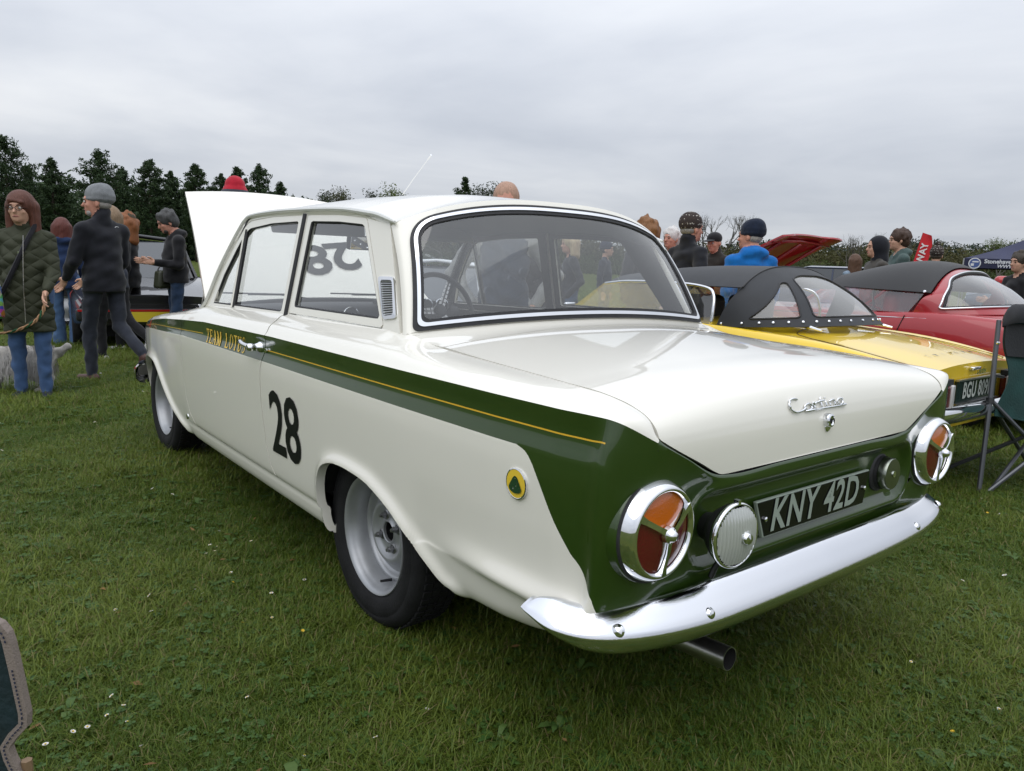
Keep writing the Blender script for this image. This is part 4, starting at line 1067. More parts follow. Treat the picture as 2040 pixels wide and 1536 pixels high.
    def attr(n, t='FLOAT'): x = N('GeometryNodeInputNamedAttribute'); x.data_type = t; x.inputs[0].default_value = n; return x.outputs[0]
    L(gi.outputs[0], m2p.inputs['Mesh']); L(m2p.outputs[0], ip.inputs['Points']); L(ci.outputs[0], ip.inputs['Instance'])
    L(attr('pick', 'INT'), ip.inputs['Instance Index'])
    cx = N('ShaderNodeCombineXYZ'); L(attr('turn'), cx.inputs[2]); L(cx.outputs[0], ip.inputs['Rotation'])
    cs = N('ShaderNodeCombineXYZ'); sz = attr('size')
    for i in range(3): L(sz, cs.inputs[i])
    L(cs.outputs[0], ip.inputs['Scale'])
    L(ip.outputs[0], go.inputs[0])
    md = o.modifiers.new('scatter', 'NODES'); md.node_group = ng
    # daisies and buttercups
    DW = pmat('daisy_petal', (.75, .73, .70), .6); DY = pmat('daisy_centre', (.65, .42, .02), .6)
    mb = MB()
    spots = [(rg.uniform(.9, 13), rg.uniform(-48, 48)) for _ in range(420)]
    for k in range(26): c = (rg.uniform(1.2, 5), rg.uniform(-44, 44)); spots += [(c[0]+rg.normal(0, .10), c[1]+rg.normal(0, 2)) for _ in range(6)]
    for r, a in spots:
        a = R(-38.8+a); x, y = CAM[0]+r*math.cos(a), CAM[1]+r*math.sin(a)
        if abs(y) < .75 and -.95 < x < 3.2: continue
        z = rg.uniform(.022, .048); q = rg.uniform(.0045, .0085)*(.8 if r < 3 else 1 if r < 5 else 1.25); tl = Vector((rg.normal(0, .35), rg.normal(0, .35), 1)).normalized(); u = tl.orthogonal().normalized(); w = tl.cross(u); c = Vector((x, y, z))
        yel = rg.random() < .16; n = 9
        for i in range(n):
            t0 = 2*math.pi*i/n; t1 = t0+2*math.pi/n*.82
            e = lambda t, rr: c+(u*math.cos(t)+w*math.sin(t))*rr+tl*(.0015 if rr > .004 else 0)
            mb.add([e(t0, .002), e(t0, q), e(t1, q), e(t1, .002)], [(0, 1, 2, 3)], 1 if yel else 0)
        mb.add([c+tl*.002+(u*math.cos(2*math.pi*i/6)+w*math.sin(2*math.pi*i/6))*.0026 for i in range(6)], [tuple(range(6))], 1)
    o = mb.build('daisies', [DW, DY], smooth=False); tag(o, 'small white daisies scattered through the grass', 'flowers', kind='stuff')
    # rosettes of broad-leaved weeds
    WD = leafmat('weed_leaf', (.040, .095, .018), (.085, .14, .035), .5, .2); mb = MB()
    for k in range(170):
        r, a = rg.uniform(1.0, 9), R(-38.8+rg.uniform(-47, 47)); x, y = CAM[0]+r*math.cos(a), CAM[1]+r*math.sin(a); n = rg.integers(4, 8); b0 = rg.uniform(0, 6.28)
        for q in range(n):
            t = b0+q*6.283/n+rg.normal(0, .2); L = rg.uniform(.025, .055); w = L*rg.uniform(.18, .30); d = np.array([math.cos(t), math.sin(t)]); e = np.array([-d[1], d[0]]); h = rg.uniform(.018, .034)
            P_ = lambda u, v, z: (x+d[0]*u*L+e[0]*v*w, y+d[1]*u*L+e[1]*v*w, z)
            mb.add([P_(.05, -.3, .012), P_(.05, .3, .012), P_(.45, -.9, h), P_(.45, .9, h), P_(.8, -.8, h*.95), P_(.8, .8, h*.95), P_(1.05, 0, h*.75)], [(0, 1, 3, 2), (2, 3, 5, 4), (4, 5, 6)])
    o = mb.build('meadow_weeds', WD, smooth=True, sharp=None); tag(o, 'flat rosettes of broad-leaved weeds in the turf', 'weeds', kind='stuff')
    # dry stalks and fallen leaves
    LF = leafmat('fallen_leaf', (.14, .08, .03), (.22, .14, .05), .8, .1); mb = MB()
    for k in range(110):
        r, a = rg.uniform(1.0, 7), R(-38.8+rg.uniform(-46, 46)); x, y = CAM[0]+r*math.cos(a), CAM[1]+r*math.sin(a); s = rg.uniform(.008, .022); t = rg.uniform(0, 6.28); z = rg.uniform(.015, .035)
        d = np.array([math.cos(t), math.sin(t)]); e = np.array([-d[1], d[0]])*.4
        mb.add([(x-d[0]*s, y-d[1]*s, z), (x+e[0]*s, y+e[1]*s, z+.004), (x+d[0]*s, y+d[1]*s, z+rg.uniform(-.004, .008)), (x-e[0]*s, y-e[1]*s, z+.002)], [(0, 1, 2, 3)])
    o = mb.build('leaf_litter', LF, smooth=False); tag(o, 'dry brown leaf scraps lying in the grass', 'leaves', kind='stuff')
grass()
# ------------------------------------------------------------------ trees
BARK = pmat('pine_bark', (.055, .040, .030), .9, var=.3, vscale=6)
BARKG = pmat('grey_bark', (.085, .078, .068), .9, var=.25, vscale=8)
NEEDLE = leafmat('pine_needles', (.016, .036, .014), (.052, .082, .032), .7, .2)
LEAFS = leafmat('spring_leaves', (.065, .095, .02), (.12, .15, .035), .6, .3)
LEAFO = leafmat('olive_leaves', (.045, .055, .02), (.085, .085, .035), .7, .2)
LEAFD = leafmat('dark_leaves', (.018, .030, .012), (.04, .055, .02), .7, .2)
def leaf_cloud(rg, C, rad, n, size, flat=1.0):
    """n small quads around each centre"""
    m = len(C); P = np.repeat(C, n, 0)+np.clip(rg.normal(0, 1, (m*n, 3)), -1.6, 1.6)*np.repeat(rad, n, 0).reshape(-1, 1)*np.array([1, 1, flat])
    u = rg.normal(0, 1, (m*n, 3)); u /= np.linalg.norm(u, axis=1, keepdims=True); w = rg.normal(0, 1, (m*n, 3)); w = np.cross(u, w); w /= np.maximum(np.linalg.norm(w, axis=1, keepdims=True), 1e-6)
    s = size*rg.uniform(.5, 1.3, (m*n, 1)); V = np.stack([P-u*s-w*s*.35, P+u*s-w*s*.35, P+u*s+w*s*.35, P-u*s+w*s*.35], 1).reshape(-1, 3)
    F = np.arange(m*n*4).reshape(-1, 4); return V, [tuple(f) for f in F.tolist()]
def pine(x, y, h, w, seed, label, bare=.35, lean=0.0, dens=1.0):
    rg = np.random.default_rng(seed)
    t = thing('pine_tree', label, 'tree', (x, y, 0), 0, 'pines along the field edge')
    mb = MB(); top = (lean*h*.1, 0, h*.97)
    mb.tube([(0, 0, -.2), (lean*h*.03, 0, h*.35), (lean*h*.06, 0, h*.7), top], [h*.017, h*.013, h*.008, h*.002], 8)
    C = []; Rr = []
    nb = int(70*dens)
    for i in range(nb):
        f = bare+(1-bare)*(i/nb)**.9; z = h*f*.97; a = i*2.4+rg.uniform(-.4, .4)
        prof = math.sin(math.pi*min(1, (f-bare)/(1-bare)*.82+.16))**.75
        L = w*prof*rg.uniform(.45, 1.12)
        if rg.random() < .12: L *= 1.35
        rise = rg.uniform(-.05, .45)*L
        p0 = np.array([lean*z*.08, 0, z]); p1 = p0+np.array([math.cos(a)*L, math.sin(a)*L, rise])
        mb.tube([tuple(p0), tuple(p0*.5+p1*.5+[0, 0, -.03*L]), tuple(p1)], [h*.0035, h*.0025, h*.001], 4, cap=False)
        k = max(3, int(L/ (w*.11)))
        for j in range(k):
            q = .32+.68*(j+rg.uniform(0, 1))/k
            C.append(p0+(p1-p0)*q+rg.normal(0, w*.06, 3)); Rr.append(w*.075*rg.uniform(.7, 1.4))
    for j in range(8): C.append(np.array([top[0], 0, h*(.90+.012*j)])+rg.normal(0, w*.04, 3)); Rr.append(w*.06)
    mb.build('trunk', BARK, t, sharp=None)
    V, F = leaf_cloud(rg, np.array(C), np.array(Rr), 26, h*.0105, .75)
    meshobj('crown', V, F, NEEDLE, t, smooth=False)
    return t
for i, (x, y, h, w, bare, lab) in enumerate([
    (104.8, -7.8, 13.31, 3.36, .18, 'tall dark pine at the left edge of the wood, highest of all'),
    (112.8, -10.7, 11.10, 2.12, .15, 'dark pine shouldering the tallest tree on its right'),
    (96.7, -11.3, 10.81, 1.88, .30, 'thin see-through pine standing apart in the gap'),
    (126.0, -17.0, 8.57, 1.64, .12, 'low pine in the dip beside the thin pine'),
    (91.2, -15.0, 11.54, 2.71, .22, 'broad tall pine above the man in the grey beanie'),
    (107.5, -20.6, 11.57, 2.01, .2, 'narrow pine between the broad pine and its neighbour'),
    (90.0, -19.7, 11.09, 2.22, .22, 'rounded tall pine left of the raised white bonnet'),
    (97.1, -23.8, 10.72, 1.58, .35, 'slim thin-crowned pine near the raised bonnet'),
    (86.8, -23.6, 10.71, 1.86, .30, 'open-crowned pine directly behind the raised bonnet'),
    (97.4, -29.9, 11.05, 1.83, .3, 'wispy pine behind the red hat'),
    (92.1, -30.0, 11.44, 1.99, .3, 'ragged pine right of the red hat'),
    (84.4, -29.9, 11.15, 2.23, .2, 'dense dark pine right of the bonnet top'),
    (96.7, -37.2, 10.67, 1.58, .3, 'smaller pine at the right end of the wood'),
    (120.0, -48.7, 10.96, 1.72, .2, 'last small pine sinking behind the car roof'),
    (74.8, -51.5, 11.29, 1.87, .1, 'single dense round-topped pine behind the car roof')]):
    pine(x, y, h, w, 100+i, lab, bare, random.uniform(-.3, .3))
def broadleaf(x, y, h, w, seed, label, mat, name='broadleaf_tree', bare=False, group=None, nleaf=18, ls=.012):
    rg = np.random.default_rng(seed)
    t = thing(name, label, 'tree', (x, y, 0), 0, group); mb = MB(); tips = []
    def grow(p, dirv, L, r, lev):
        q = p+dirv*L
        mid = p+dirv*L*.5+rg.normal(0, L*.05, 3)
        mb.tube([tuple(p), tuple(mid), tuple(q)], [r, r*.85, r*.65], 6 if lev < 2 else 4, cap=False)
        if lev >= (5 if bare else 4): tips.append(q); return
        for k in range(3 if lev < 3 else 2+(rg.random() < .4)):
            nd = dirv+rg.normal(0, .50, 3)+np.array([0, 0, .10]); nd /= np.linalg.norm(nd); nd[:2] *= w/h*2.1; nd /= np.linalg.norm(nd)
            grow(q, nd, L*rg.uniform(.62, .86), r*.58, lev+1)
        if lev >= 2: tips.append(q)
    grow(np.array([0., 0, -.1]), np.array([0, 0, 1.]), h*.27, h*.02, 0)
    T = np.array(tips); sc = h*.96/max(T[:, 2].max(), .1)
    for i in range(len(mb.V)): v = mb.V[i]; mb.V[i] = (v[0]*sc, v[1]*sc, v[2]*sc)
    mb.build('trunk', BARKG, t, sharp=None); T *= sc
    if bare: V, F = leaf_cloud(rg, T, np.full(len(T), h*.02), 2, h*.004)
    else: V, F = leaf_cloud(rg, T, np.full(len(T), h*.055), nleaf, h*ls)
    meshobj('crown', V, F, mat, t, smooth=False)
broadleaf(36.6, -50.5, 5.96, 1.97, 5, 'bare grey tree with fine twigs behind the man in the patterned beanie', LEAFO, bare=True, name='bare_tree', group='bare trees')
broadleaf(36.5, -53.8, 6.20, 1.72, 6, 'bare grey tree beside the navy beanie, right of its twin', LEAFO, bare=True, name='bare_tree', group='bare trees')
broadleaf(26.2, -52.1, 4.38, 1.11, 8, 'small bare tree standing right of the raised red bonnet', LEAFO, bare=True, name='bare_tree', group='bare trees')
broadleaf(34.4, -74.2, 5.77, 1.51, 9, 'bare spreading tree behind the hooded youth', LEAFO, bare=True, name='bare_tree', group='bare trees')
broadleaf(33.0, -76.0, 5.76, 1.01, 19, 'bare tree top showing right of the green-hooded youth', LEAFO, bare=True, name='bare_tree', group='bare trees')
broadleaf(60.8, -33.4, 7.81, 1.41, 11, 'rounded leafy tree top peeping over the roof by the aerial', LEAFS)
broadleaf(87.6, -64.7, 12.30, 1.66, 12, 'leafy tree top just left of the bald head', LEAFD)
broadleaf(100.5, -48.6, 10.73, 1.66, 13, 'small tree top low over the car roof', LEAFO)
broadleaf(98.0, -51.8, 10.66, 1.11, 23, 'tiny tree top over the roof left of the aerial base', LEAFD)
broadleaf(112.1, -50.4, 11.06, 1.61, 24, 'small dark tree top over the front of the roof', LEAFD)
broadleaf(25.1, -77.7, 5.02, 2.58, 14, 'bright green leafy tree behind the blue gazebo', LEAFS, nleaf=26)
broadleaf(25.5, -61.0, 3.13, 1.41, 15, 'low spring-green tree beside the red banner', LEAFS)
broadleaf(29.7, -55.8, 2.28, 1.81, 16, 'spring-green bush below the raised red bonnet', LEAFS, name='leafy_bush')
broadleaf(44.1, -54.1, 4.66, 1.88, 17, 'dark green tree by the white-haired person', LEAFD)
broadleaf(40.5, -66.7, 3.41, 2.77, 18, 'olive tree behind the man in the blue jacket', LEAFO)
broadleaf(57.1, -54.1, 4.35, 3.49, 20, 'olive brown tree seen through the rear window', LEAFO)
broadleaf(66.2, -42.8, 4.62, 4.29, 21, 'olive tree beyond the steering wheel', LEAFO)
FIELD = np.array([-1.98, 1.76])
def woodland(name, label, dist, prof, jag, mat, n, size, seed, conifer=False):
    """belt of foliage round the field edge; prof: (azimuth deg, distance factor, top height) along the belt"""
    rg = np.random.default_rng(seed); C = []; Rr = []; A, K, Ht = np.array(prof).T
    for i in range(n):
        q = rg.uniform(0, len(prof)-1); ix = np.arange(len(prof)); az = R(np.interp(q, ix, A)); f = rg.uniform(.95, 1.15); r = dist*np.interp(q, ix, K)*f
        zt = max(.6, np.interp(q, ix, Ht)*f-rg.uniform(0, jag)); k = rg.random(); C.append((FIELD[0]+r*math.cos(az), FIELD[1]+r*math.sin(az), zt*k)); Rr.append(size*(1.6-1.1*k if conifer else 1.0)*rg.uniform(.6, 1.2))
    V, F = leaf_cloud(rg, np.array(C), np.array(Rr), 24, size*.20, .9)
    o = meshobj(name, V, F, mat, smooth=False); tag(o, label, 'wood', kind='stuff')
woodland('far_wood', 'distant dark conifer wood on the skyline', 300, [(-49.0, 1.03, 8.57), (-50.5, 1.03, 8.59), (-51.9, 1.04, 9.33), (-53.3, 1.05, 10.53), (-54.8, 1.05, 11.64), (-56.1, 1.06, 13.78), (-57.5, 1.07, 13.58), (-58.9, 1.08, 12.96), (-60.2, 1.09, 12.47), (-61.5, 1.10, 12.59), (-62.8, 1.11, 13.43), (-64.0, 1.12, 14.66), (-65.3, 1.13, 15.71), (-66.5, 1.14, 16.12), (-67.6, 1.16, 15.84), (-68.8, 1.17, 15.20), (-69.9, 1.18, 14.78), (-71.0, 1.20, 15.01), (-72.1, 1.21, 15.93), (-73.1, 1.23, 17.17), (-74.2, 1.24, 18.15), (-75.2, 1.26, 18.45), (-76.1, 1.27, 18.08), (-77.1, 1.29, 17.44), (-78.0, 1.31, 17.09), (-78.9, 1.32, 17.44)], 2.41, leafmat('far_conifer', (.020, .034, .022), (.035, .050, .030), .8, .1), 2600, 2.6, 31, True)
woodland('scrub_wood', 'olive brown scrub wood beyond the parked cars', 130, [(-21.6, 1.06, 7.37), (-24.0, 1.05, 7.03), (-26.5, 1.04, 7.20), (-29.0, 1.03, 7.55), (-31.6, 1.02, 7.60), (-34.2, 1.02, 7.13), (-36.9, 1.01, 6.29), (-39.5, 1.01, 5.52), (-42.1, 1.01, 5.22), (-44.8, 1.02, 5.41), (-47.4, 1.02, 3.80), (-49.9, 1.03, 4.32), (-52.5, 1.04, 4.30), (-54.9, 1.05, 3.93), (-57.3, 1.07, 3.67), (-59.7, 1.08, 3.88), (-61.9, 1.10, 4.58), (-64.1, 1.12, 5.40), (-66.3, 1.14, 5.88), (-68.3, 1.16, 5.84), (-70.3, 1.19, 5.47), (-72.1, 1.21, 5.22), (-73.9, 1.24, 5.46), (-75.7, 1.27, 6.18), (-77.3, 1.29, 6.99), (-78.9, 1.32, 7.45)], 1.74, leafmat('scrub_leaf', (.050, .046, .020), (.085, .085, .030), .8, .2), 5200, 1.5, 32)
woodland('pine_understory', 'dark undergrowth beneath the pines', 100, [(1.4, 1.33, 9.42), (0.7, 1.31, 10.03), (-0.2, 1.30, 11.07), (-1.0, 1.28, 10.21), (-1.8, 1.27, 9.03), (-2.7, 1.25, 9.78), (-3.6, 1.24, 10.72), (-4.5, 1.23, 9.73), (-5.5, 1.21, 8.66), (-6.4, 1.20, 9.54), (-7.4, 1.19, 10.36), (-8.4, 1.18, 9.25), (-9.4, 1.16, 8.31), (-10.4, 1.15, 9.29), (-11.5, 1.14, 9.98), (-12.6, 1.13, 8.77), (-13.7, 1.12, 7.96), (-14.8, 1.11, 9.04), (-15.9, 1.10, 9.59), (-17.1, 1.09, 8.29), (-18.2, 1.08, 7.63), (-19.4, 1.07, 8.79), (-20.6, 1.07, 9.18), (-21.9, 1.06, 7.82), (-23.1, 1.05, 7.32), (-24.4, 1.05, 8.53)], 4.69, NEEDLE, 5200, 1.3, 33)
woodland('hedge_line', 'low green hedge at the end of the field', 112, [(0.3, 1.31, 2.57), (-2.0, 1.27, 2.58), (-4.5, 1.23, 2.58), (-7.2, 1.19, 2.59), (-10.0, 1.16, 2.60), (-13.0, 1.13, 2.60), (-16.2, 1.10, 2.61), (-19.5, 1.07, 2.62), (-23.0, 1.05, 2.62), (-26.5, 1.04, 2.63), (-30.2, 1.02, 2.64), (-33.9, 1.02, 2.65), (-37.7, 1.01, 2.65), (-41.5, 1.01, 2.66), (-45.3, 1.02, 2.67), (-49.0, 1.03, 2.67), (-52.6, 1.04, 2.68), (-56.1, 1.06, 2.69), (-59.5, 1.08, 2.69), (-62.8, 1.11, 2.70), (-65.9, 1.14, 2.71), (-68.8, 1.17, 2.71), (-71.6, 1.20, 2.72), (-74.2, 1.24, 2.73), (-76.6, 1.28, 2.73), (-78.9, 1.32, 2.74)], 0.60, leafmat('hedge_leaf', (.035, .055, .016), (.06, .08, .028), .8, .2), 2600, 0.8, 34)
# ================================================================== other cars
def paint(name, col): return pmat_once(name, col, .35, coat=1.0, coat_rough=.03, spec=.3)
YEL = paint('yellow_paint', (.78, .53, .016)); REDP = paint('red_paint', (.34, .015, .022)); REDB = paint('bright_red_paint', (.42, .012, .012)); WHT2 = paint('white_paint_cool', (.70, .72, .74)); BLKP = paint('black_paint', (.012, .012, .014)); BLUP = paint('grey_blue_paint', (.10, .13, .17))
HOODC = pmat('black_hood_cloth', (.026, .028, .032), .62, spec=.4, bump=.15, bscale=300, bdist=.002, var=.1)
HOODB = pmat('black_vinyl', (.010, .010, .011), .55, bump=.15, bscale=200)
VINYL = glassmat('clear_vinyl', (.74, .75, .75), 1.1, .16, .06)
def loft(stations, xs, nv=6, end=True):
    """stations: (n,K,2) half sections (y,z); returns closed-ish G of both halves"""
    S = np.array(stations, float); xs = np.array(xs, float); xx = np.linspace(xs[0], xs[-1], int(abs(xs[-1]-xs[0])/.03)+2)
    Cc = cr(xs, S, xx); K = S.shape[1]; t = np.linspace(0, K-1, (K-1)*nv+1)
    P = np.zeros((len(xx), len(t), 3))
    for i in range(len(xx)): q = cr(np.arange(K), Cc[i], t); P[i, :, 0] = xx[i]; P[i, :, 1:] = q
    g = grid(P)
    if g.normals()[len(g.V)//2+3][1] < 0: g = g.flip()
    return g, P
def simple_wheel(par, x, y, r, side, rimm=None, w=.15):
    wl = bpy.data.objects.new('wheel', None); link(wl, par); wl.location = (x, y, r); wl.rotation_euler = (0, 0, 0 if side > 0 else math.pi)
    mb = MB(); mb.lathe([(r*.6, -w/2), (r*.86, -w/2), (r*.98, -w*.36), (r, 0), (r*.98, w*.36), (r*.86, w/2), (r*.6, w/2)], (0, 0, 0), (0, 1, 0), 36); mb.build('tyre', TYRE, wl, sharp=None)
    mb = MB(); mb.lathe([(r*.62, w*.42), (r*.60, w*.50), (r*.55, w*.42), (r*.50, w*.20), (r*.3, w*.25), (r*.15, w*.38), (0, w*.40)], (0, 0, 0), (0, 1, 0), 30); mb.build('rim', rimm or SILVER, wl, sharp=40)
def wheel_cut(g, cs): 
    sd = np.full(len(g.V), 9.0)
    for x, z, r in cs: sd = np.minimum(sd, np.where(np.abs(g.V[:, 1]) > .35, np.hypot(g.V[:, 0]-x, g.V[:, 2]-z)-r, 9))
    return g.outside(sd)
def dark_box(par, c, d, name='underside'): mb = MB(); mb.box(c, d); return mb.build(name, DARK, par)
def cap_end(P, i):
    a = P[i]; V = [tuple(p) for p in a]+[(p[0], -p[1], p[2]) for p in a[::-1]]; return V
def samp(Pm, a, c):
    i = np.clip((a+1)/2*(Pm.shape[0]-1), 0, Pm.shape[0]-1.001); j = np.clip(c*(Pm.shape[1]-1), 0, Pm.shape[1]-1.001); i0, j0 = int(i), int(j); u, v = i-i0, j-j0
    return Pm[i0, j0]*(1-u)*(1-v)+Pm[i0+1, j0]*u*(1-v)+Pm[i0, j0+1]*(1-u)*v+Pm[i0+1, j0+1]*u*v
def dense(poly, n=6):
    out = []
    for k in range(len(poly)):
        a, b = np.array(poly[k]), np.array(poly[(k+1) % len(poly)])
        m = max(1, int(np.linalg.norm(b-a)/.05))
        out += [tuple(a+(b-a)*q/m) for q in range(m)]
    return out
# ---- yellow roadster
def roadster():
    t = thing('yellow_roadster', 'yellow open sports car with black fabric hood and black number plate', 'car', (-.42, -2.70, 0))
    st = [[(.45, .40), (.585, .42), (.650, .54), (.650, .655), (.605, .728), (.50, .735), (.27, .752), (0, .758)],
          [(.48, .33), (.62, .35), (.690, .52), (.690, .67), (.635, .762), (.52, .762), (.28, .784), (0, .790)],
          [(.52, .26), (.665, .28), (.715, .50), (.712, .68), (.650, .792), (.53, .790), (.3, .812), (0, .818)],
          [(.55, .20), (.690, .22), (.722, .48), (.716, .68), (.655, .806), (.55, .812), (.3, .835), (0, .842)],
          [(.55, .18), (.690, .20), (.722, .46), (.716, .66), (.660, .800), (.60, .812), (.3, .830), (0, .838)],
          [(.55, .18), (.690, .20), (.722, .46), (.714, .66), (.660, .785), (.60, .80), (.3, .825), (0, .835)],
          [(.55, .20), (.690, .22), (.72, .46), (.710, .64), (.650, .76), (.58, .77), (.3, .80), (0, .81)],
          [(.50, .25), (.64, .27), (.68, .45), (.67, .60), (.60, .70), (.5, .71), (.3, .74), (0, .75)],
          [(.30, .35), (.45, .37), (.50, .45), (.50, .55), (.45, .62), (.35, .63), (.2, .64), (0, .64)]]
    st = [[(y, z*k) for y, z in r] for r, k in zip(st, (.93, .94, .96, .98, 1, 1, 1, 1, 1))]
    xs = [0, .18, .45, .9, 1.3, 2.2, 2.8, 3.4, 3.72]
    g, P = loft(st, xs); g = wheel_cut(g, [(.72, .30, .335), (2.83, .30, .335)])
    b = g.join(g.mirror())
    V = cap_end(P, 0); n = len(b.V); b = G(np.vstack([b.V[:, :3], np.array(V)]), b.F+[tuple(range(n, n+len(V)))], b.mi+[0])
    b.obj('body', YEL, t, 40)
    dark_box(t, (1.9, 0, .27), (2.6, 1.1, .16)); dark_box(t, (1.75, 0, .66), (1.0, 1.12, .25), 'cockpit_tub')
    for x in (.72, 2.83):
        for s in (1, -1): simple_wheel(t, x, s*.61, .285, s)
    # boot lid seam
    mb = MB(); lid_ = [(.06, .55), (.10, .57), (.45, .56), (.70, .52), (.80, .44), (.83, .2), (.83, 0)]
    pp = cr(np.arange(7), np.array(lid_), np.linspace(0, 6, 40)); pts = []
    def deck(x, y):
        i = np.argmin(np.abs(P[:, 0, 0]-x)); c = P[i, 24:, :]; k = np.argsort(c[:, 1]); return float(np.interp(abs(y), c[k, 1], c[k, 2]))
    L = [(x, y, deck(x, y)+.001) for x, y in pp]; Rr = [(x, -y, z) for x, y, z in reversed(L)]
    mb.tube(L+Rr[1:], .0035, 5); mb.build('boot_seam', pmat_once('seam_shadow', (.10, .06, .005), .6), t)
    # hood
    hd = bpy.data.objects.new('hood', None); link(hd, t)
    def bow(tt): return np.stack([1.12+.03*(1-tt**2), .555*tt, 1.045+.135*(1-np.abs(tt)**2.6)], -1)
    def base(tt): a = np.pi/2*(1-np.abs(tt))**.85; sgn = np.sign(tt); return np.stack([1.24-.62*np.sin(a)**.9, sgn*.625*np.cos(a)**.75, .800+.050*np.sin(a)], -1)
    tt = np.linspace(-1, 1, 141); w = np.linspace(0, 1, 50); T, W = np.meshgrid(tt, w, indexing='ij')
    A, Bb = base(T), bow(T); Pm = A*(1-W[..., None])+Bb*W[..., None]; k = .030*np.sin(np.pi*W); Pm[..., 0] -= k*np.cos(T*1.5); Pm[..., 2] += k*.8; Pm[..., 1] += k*np.sin(T*1.5)*.6
    g = grid(np.concatenate([Pm, T[..., None], W[..., None]], -1)); 
    if g.normals()[len(g.V)//2][0] > 0: g = g.flip()
    wins = [round_poly([(-.40, .12), (.40, .12), (.31, .74), (.16, .80), (-.16, .80), (-.31, .74)], .06), round_poly([(.86, .13), (.50, .12), (.42, .68), (.50, .70)], .05), round_poly([(-.86, .13), (-.50, .12), (-.42, .68), (-.50, .70)], .05)]
    sd = np.min([poly_sd(g.V[:, 3], g.V[:, 4], p) for p in wins], 0); body = g.outside(sd); body.shell(.004, True, 0).obj('rear_panel', HOODC, hd, 40)
    for p in wins: q = g.inside(poly_sd(g.V[:, 3], g.V[:, 4], p)-.012); q.V[:, :3] -= q.normals()*.004; q.obj('clear_window', VINYL, hd)
    # window border binding
    for p in wins:
        pts = [tuple(samp(Pm, a, c)) for a, c in dense(p)]
        MB().tube(pts, .006, 5, closed=True).build('binding', HOODB, hd, sharp=None)
    r = np.linspace(0, 1, 30); T2, R2 = np.meshgrid(tt, r, indexing='ij')
    front = np.stack([2.28+.05*(1-T2**2), .50*T2, 1.035+.065*(1-np.abs(T2)**2.6)], -1); bb = bow(T2); Pr = bb*(1-R2[..., None])+front*R2[..., None]; Pr[..., 2] += .028*np.sin(np.pi*R2)*(1-np.abs(T2)**3)
    g2 = grid(Pr); g2 = g2 if g2.normals()[600][2] > 0 else g2.flip(); g2.shell(.006, True, 0).obj('roof_panel', HOODC, hd, 40)
    MB().tube([tuple(p) for p in bow(tt)], .006, 5).build('seam', HOODB, hd, sharp=None)
    for q in np.linspace(-.99, .99, 21):
        c = base(np.array([q]))[0]; d = Pm[int(round((q+1)/2*140)), 3]; mb = MB(); nrm = Vector((c[0]-1.1, c[1], .25)).normalized(); mb.lathe([(.0085, -.002), (.0075, .004), (.004, .006), (0, .006)], tuple(d+np.array(nrm)*.004), nrm, 12); mb.build('stud', CHROME, hd)
    # side windows with bright frames, windscreen
    for s in (1, -1):
        fr = [(1.27, .632, .815), (1.27, .620, .90), (1.29, .597, .985), (1.36, .575, 1.03), (1.60, .560, 1.050), (2.05, .535, 1.045), (2.30, .52, 1.02)]
        pp = cr(np.arange(7), np.array(fr), np.linspace(0, 6, 30)); MB().tube([(x, s*y, z) for x, y, z in pp], .010, 6).build('window_frame', CHROME, t, sharp=None)
        V = [(x, s*(y-.004), z) for x, y, z in pp]+[(2.55, s*.56, .80), (1.27, s*.632, .80)]; meshobj('side_window', np.array(V), [tuple(range(len(V)))], GLASS, t, smooth=False)
    V = [(2.30, .52, 1.03), (2.36, 0, 1.085), (2.30, -.52, 1.03), (2.62, -.60, .79), (2.74, 0, .80), (2.62, .60, .79)]; meshobj('windscreen', np.array(V), [(0, 1, 4, 5), (1, 2, 3, 4)], GLASS, t)
    for s in (1, -1):
        mb = MB(); mb.box((1.62, s*.30, .78), (.14, .44, .40)); a = mb.build('seat', HOODB, t); apply_bevel(a, .05, 3)
    mb = MB(); mb.tube([(2.15+.17*math.cos(a)*.4, -.32+.18*math.sin(a), .86+.17*math.cos(a)) for a in np.linspace(0, 6.28, 25)[:-1]], .012, 6, closed=True); mb.build('steering_wheel', HOODB, t)
    mb = MB(); mb.box((2.45, .72, .83), (.03, .10, .09)); a = mb.build('door_mirror', CHROME, t); apply_bevel(a, .012, 2)
    # tail: plate, letters, lamps, bumper
    pl = bpy.data.objects.new('number_plate', None); link(pl, t); pl.location = (-.012, 0, .560)
    mb = MB(); mb.box((0, 0, 0), (.012, .54, .116)); mb.build('face', pmat_once('plate_darkgreen', (.006, .016, .012), .25), pl)
    V, F = text_mesh('BGU 809E', .118, 0, .0030, .72, 0, 1.05); meshobj('lettering', np.stack([np.full(len(V), -.0085), -V[:, 0], V[:, 1]], -1), [tuple(f) for f in F], pmat_once('plate_grey', (.40, .43, .40), .5), pl, smooth=False)
    bar = MB(); bar.box((-.010, 0, .063), (.02, .56, .008)); bar.box((-.010, 0, -.063), (.02, .56, .008)); bar.build('plate_frame', STAINLESS, pl, smooth=False)
    txt = 'TRIUMPH'
    for i, ch in enumerate(txt):
        V, F = text_mesh(ch, .055, 0, -.0012, .8); y0 = .27-i*.09; x0 = .135
        meshobj('badge_letter', np.array([(x0+v[1], y0-v[0], deck(x0+v[1], y0-v[0])+.004) for v in V]), [tuple(f) for f in F], pmat_once('badge_dark_chrome', (.16, .15, .13), .3, metal=.8), t, smooth=False)
    V, F = text_mesh('Overdrive', .060, .45, .0012, .80, 0, .85); meshobj('badge_script', np.array([(-.008, -.06-v[0]*.75, .655+v[1]*.9) for v in V]), [tuple(f) for f in F], CHROME, t, smooth=False)
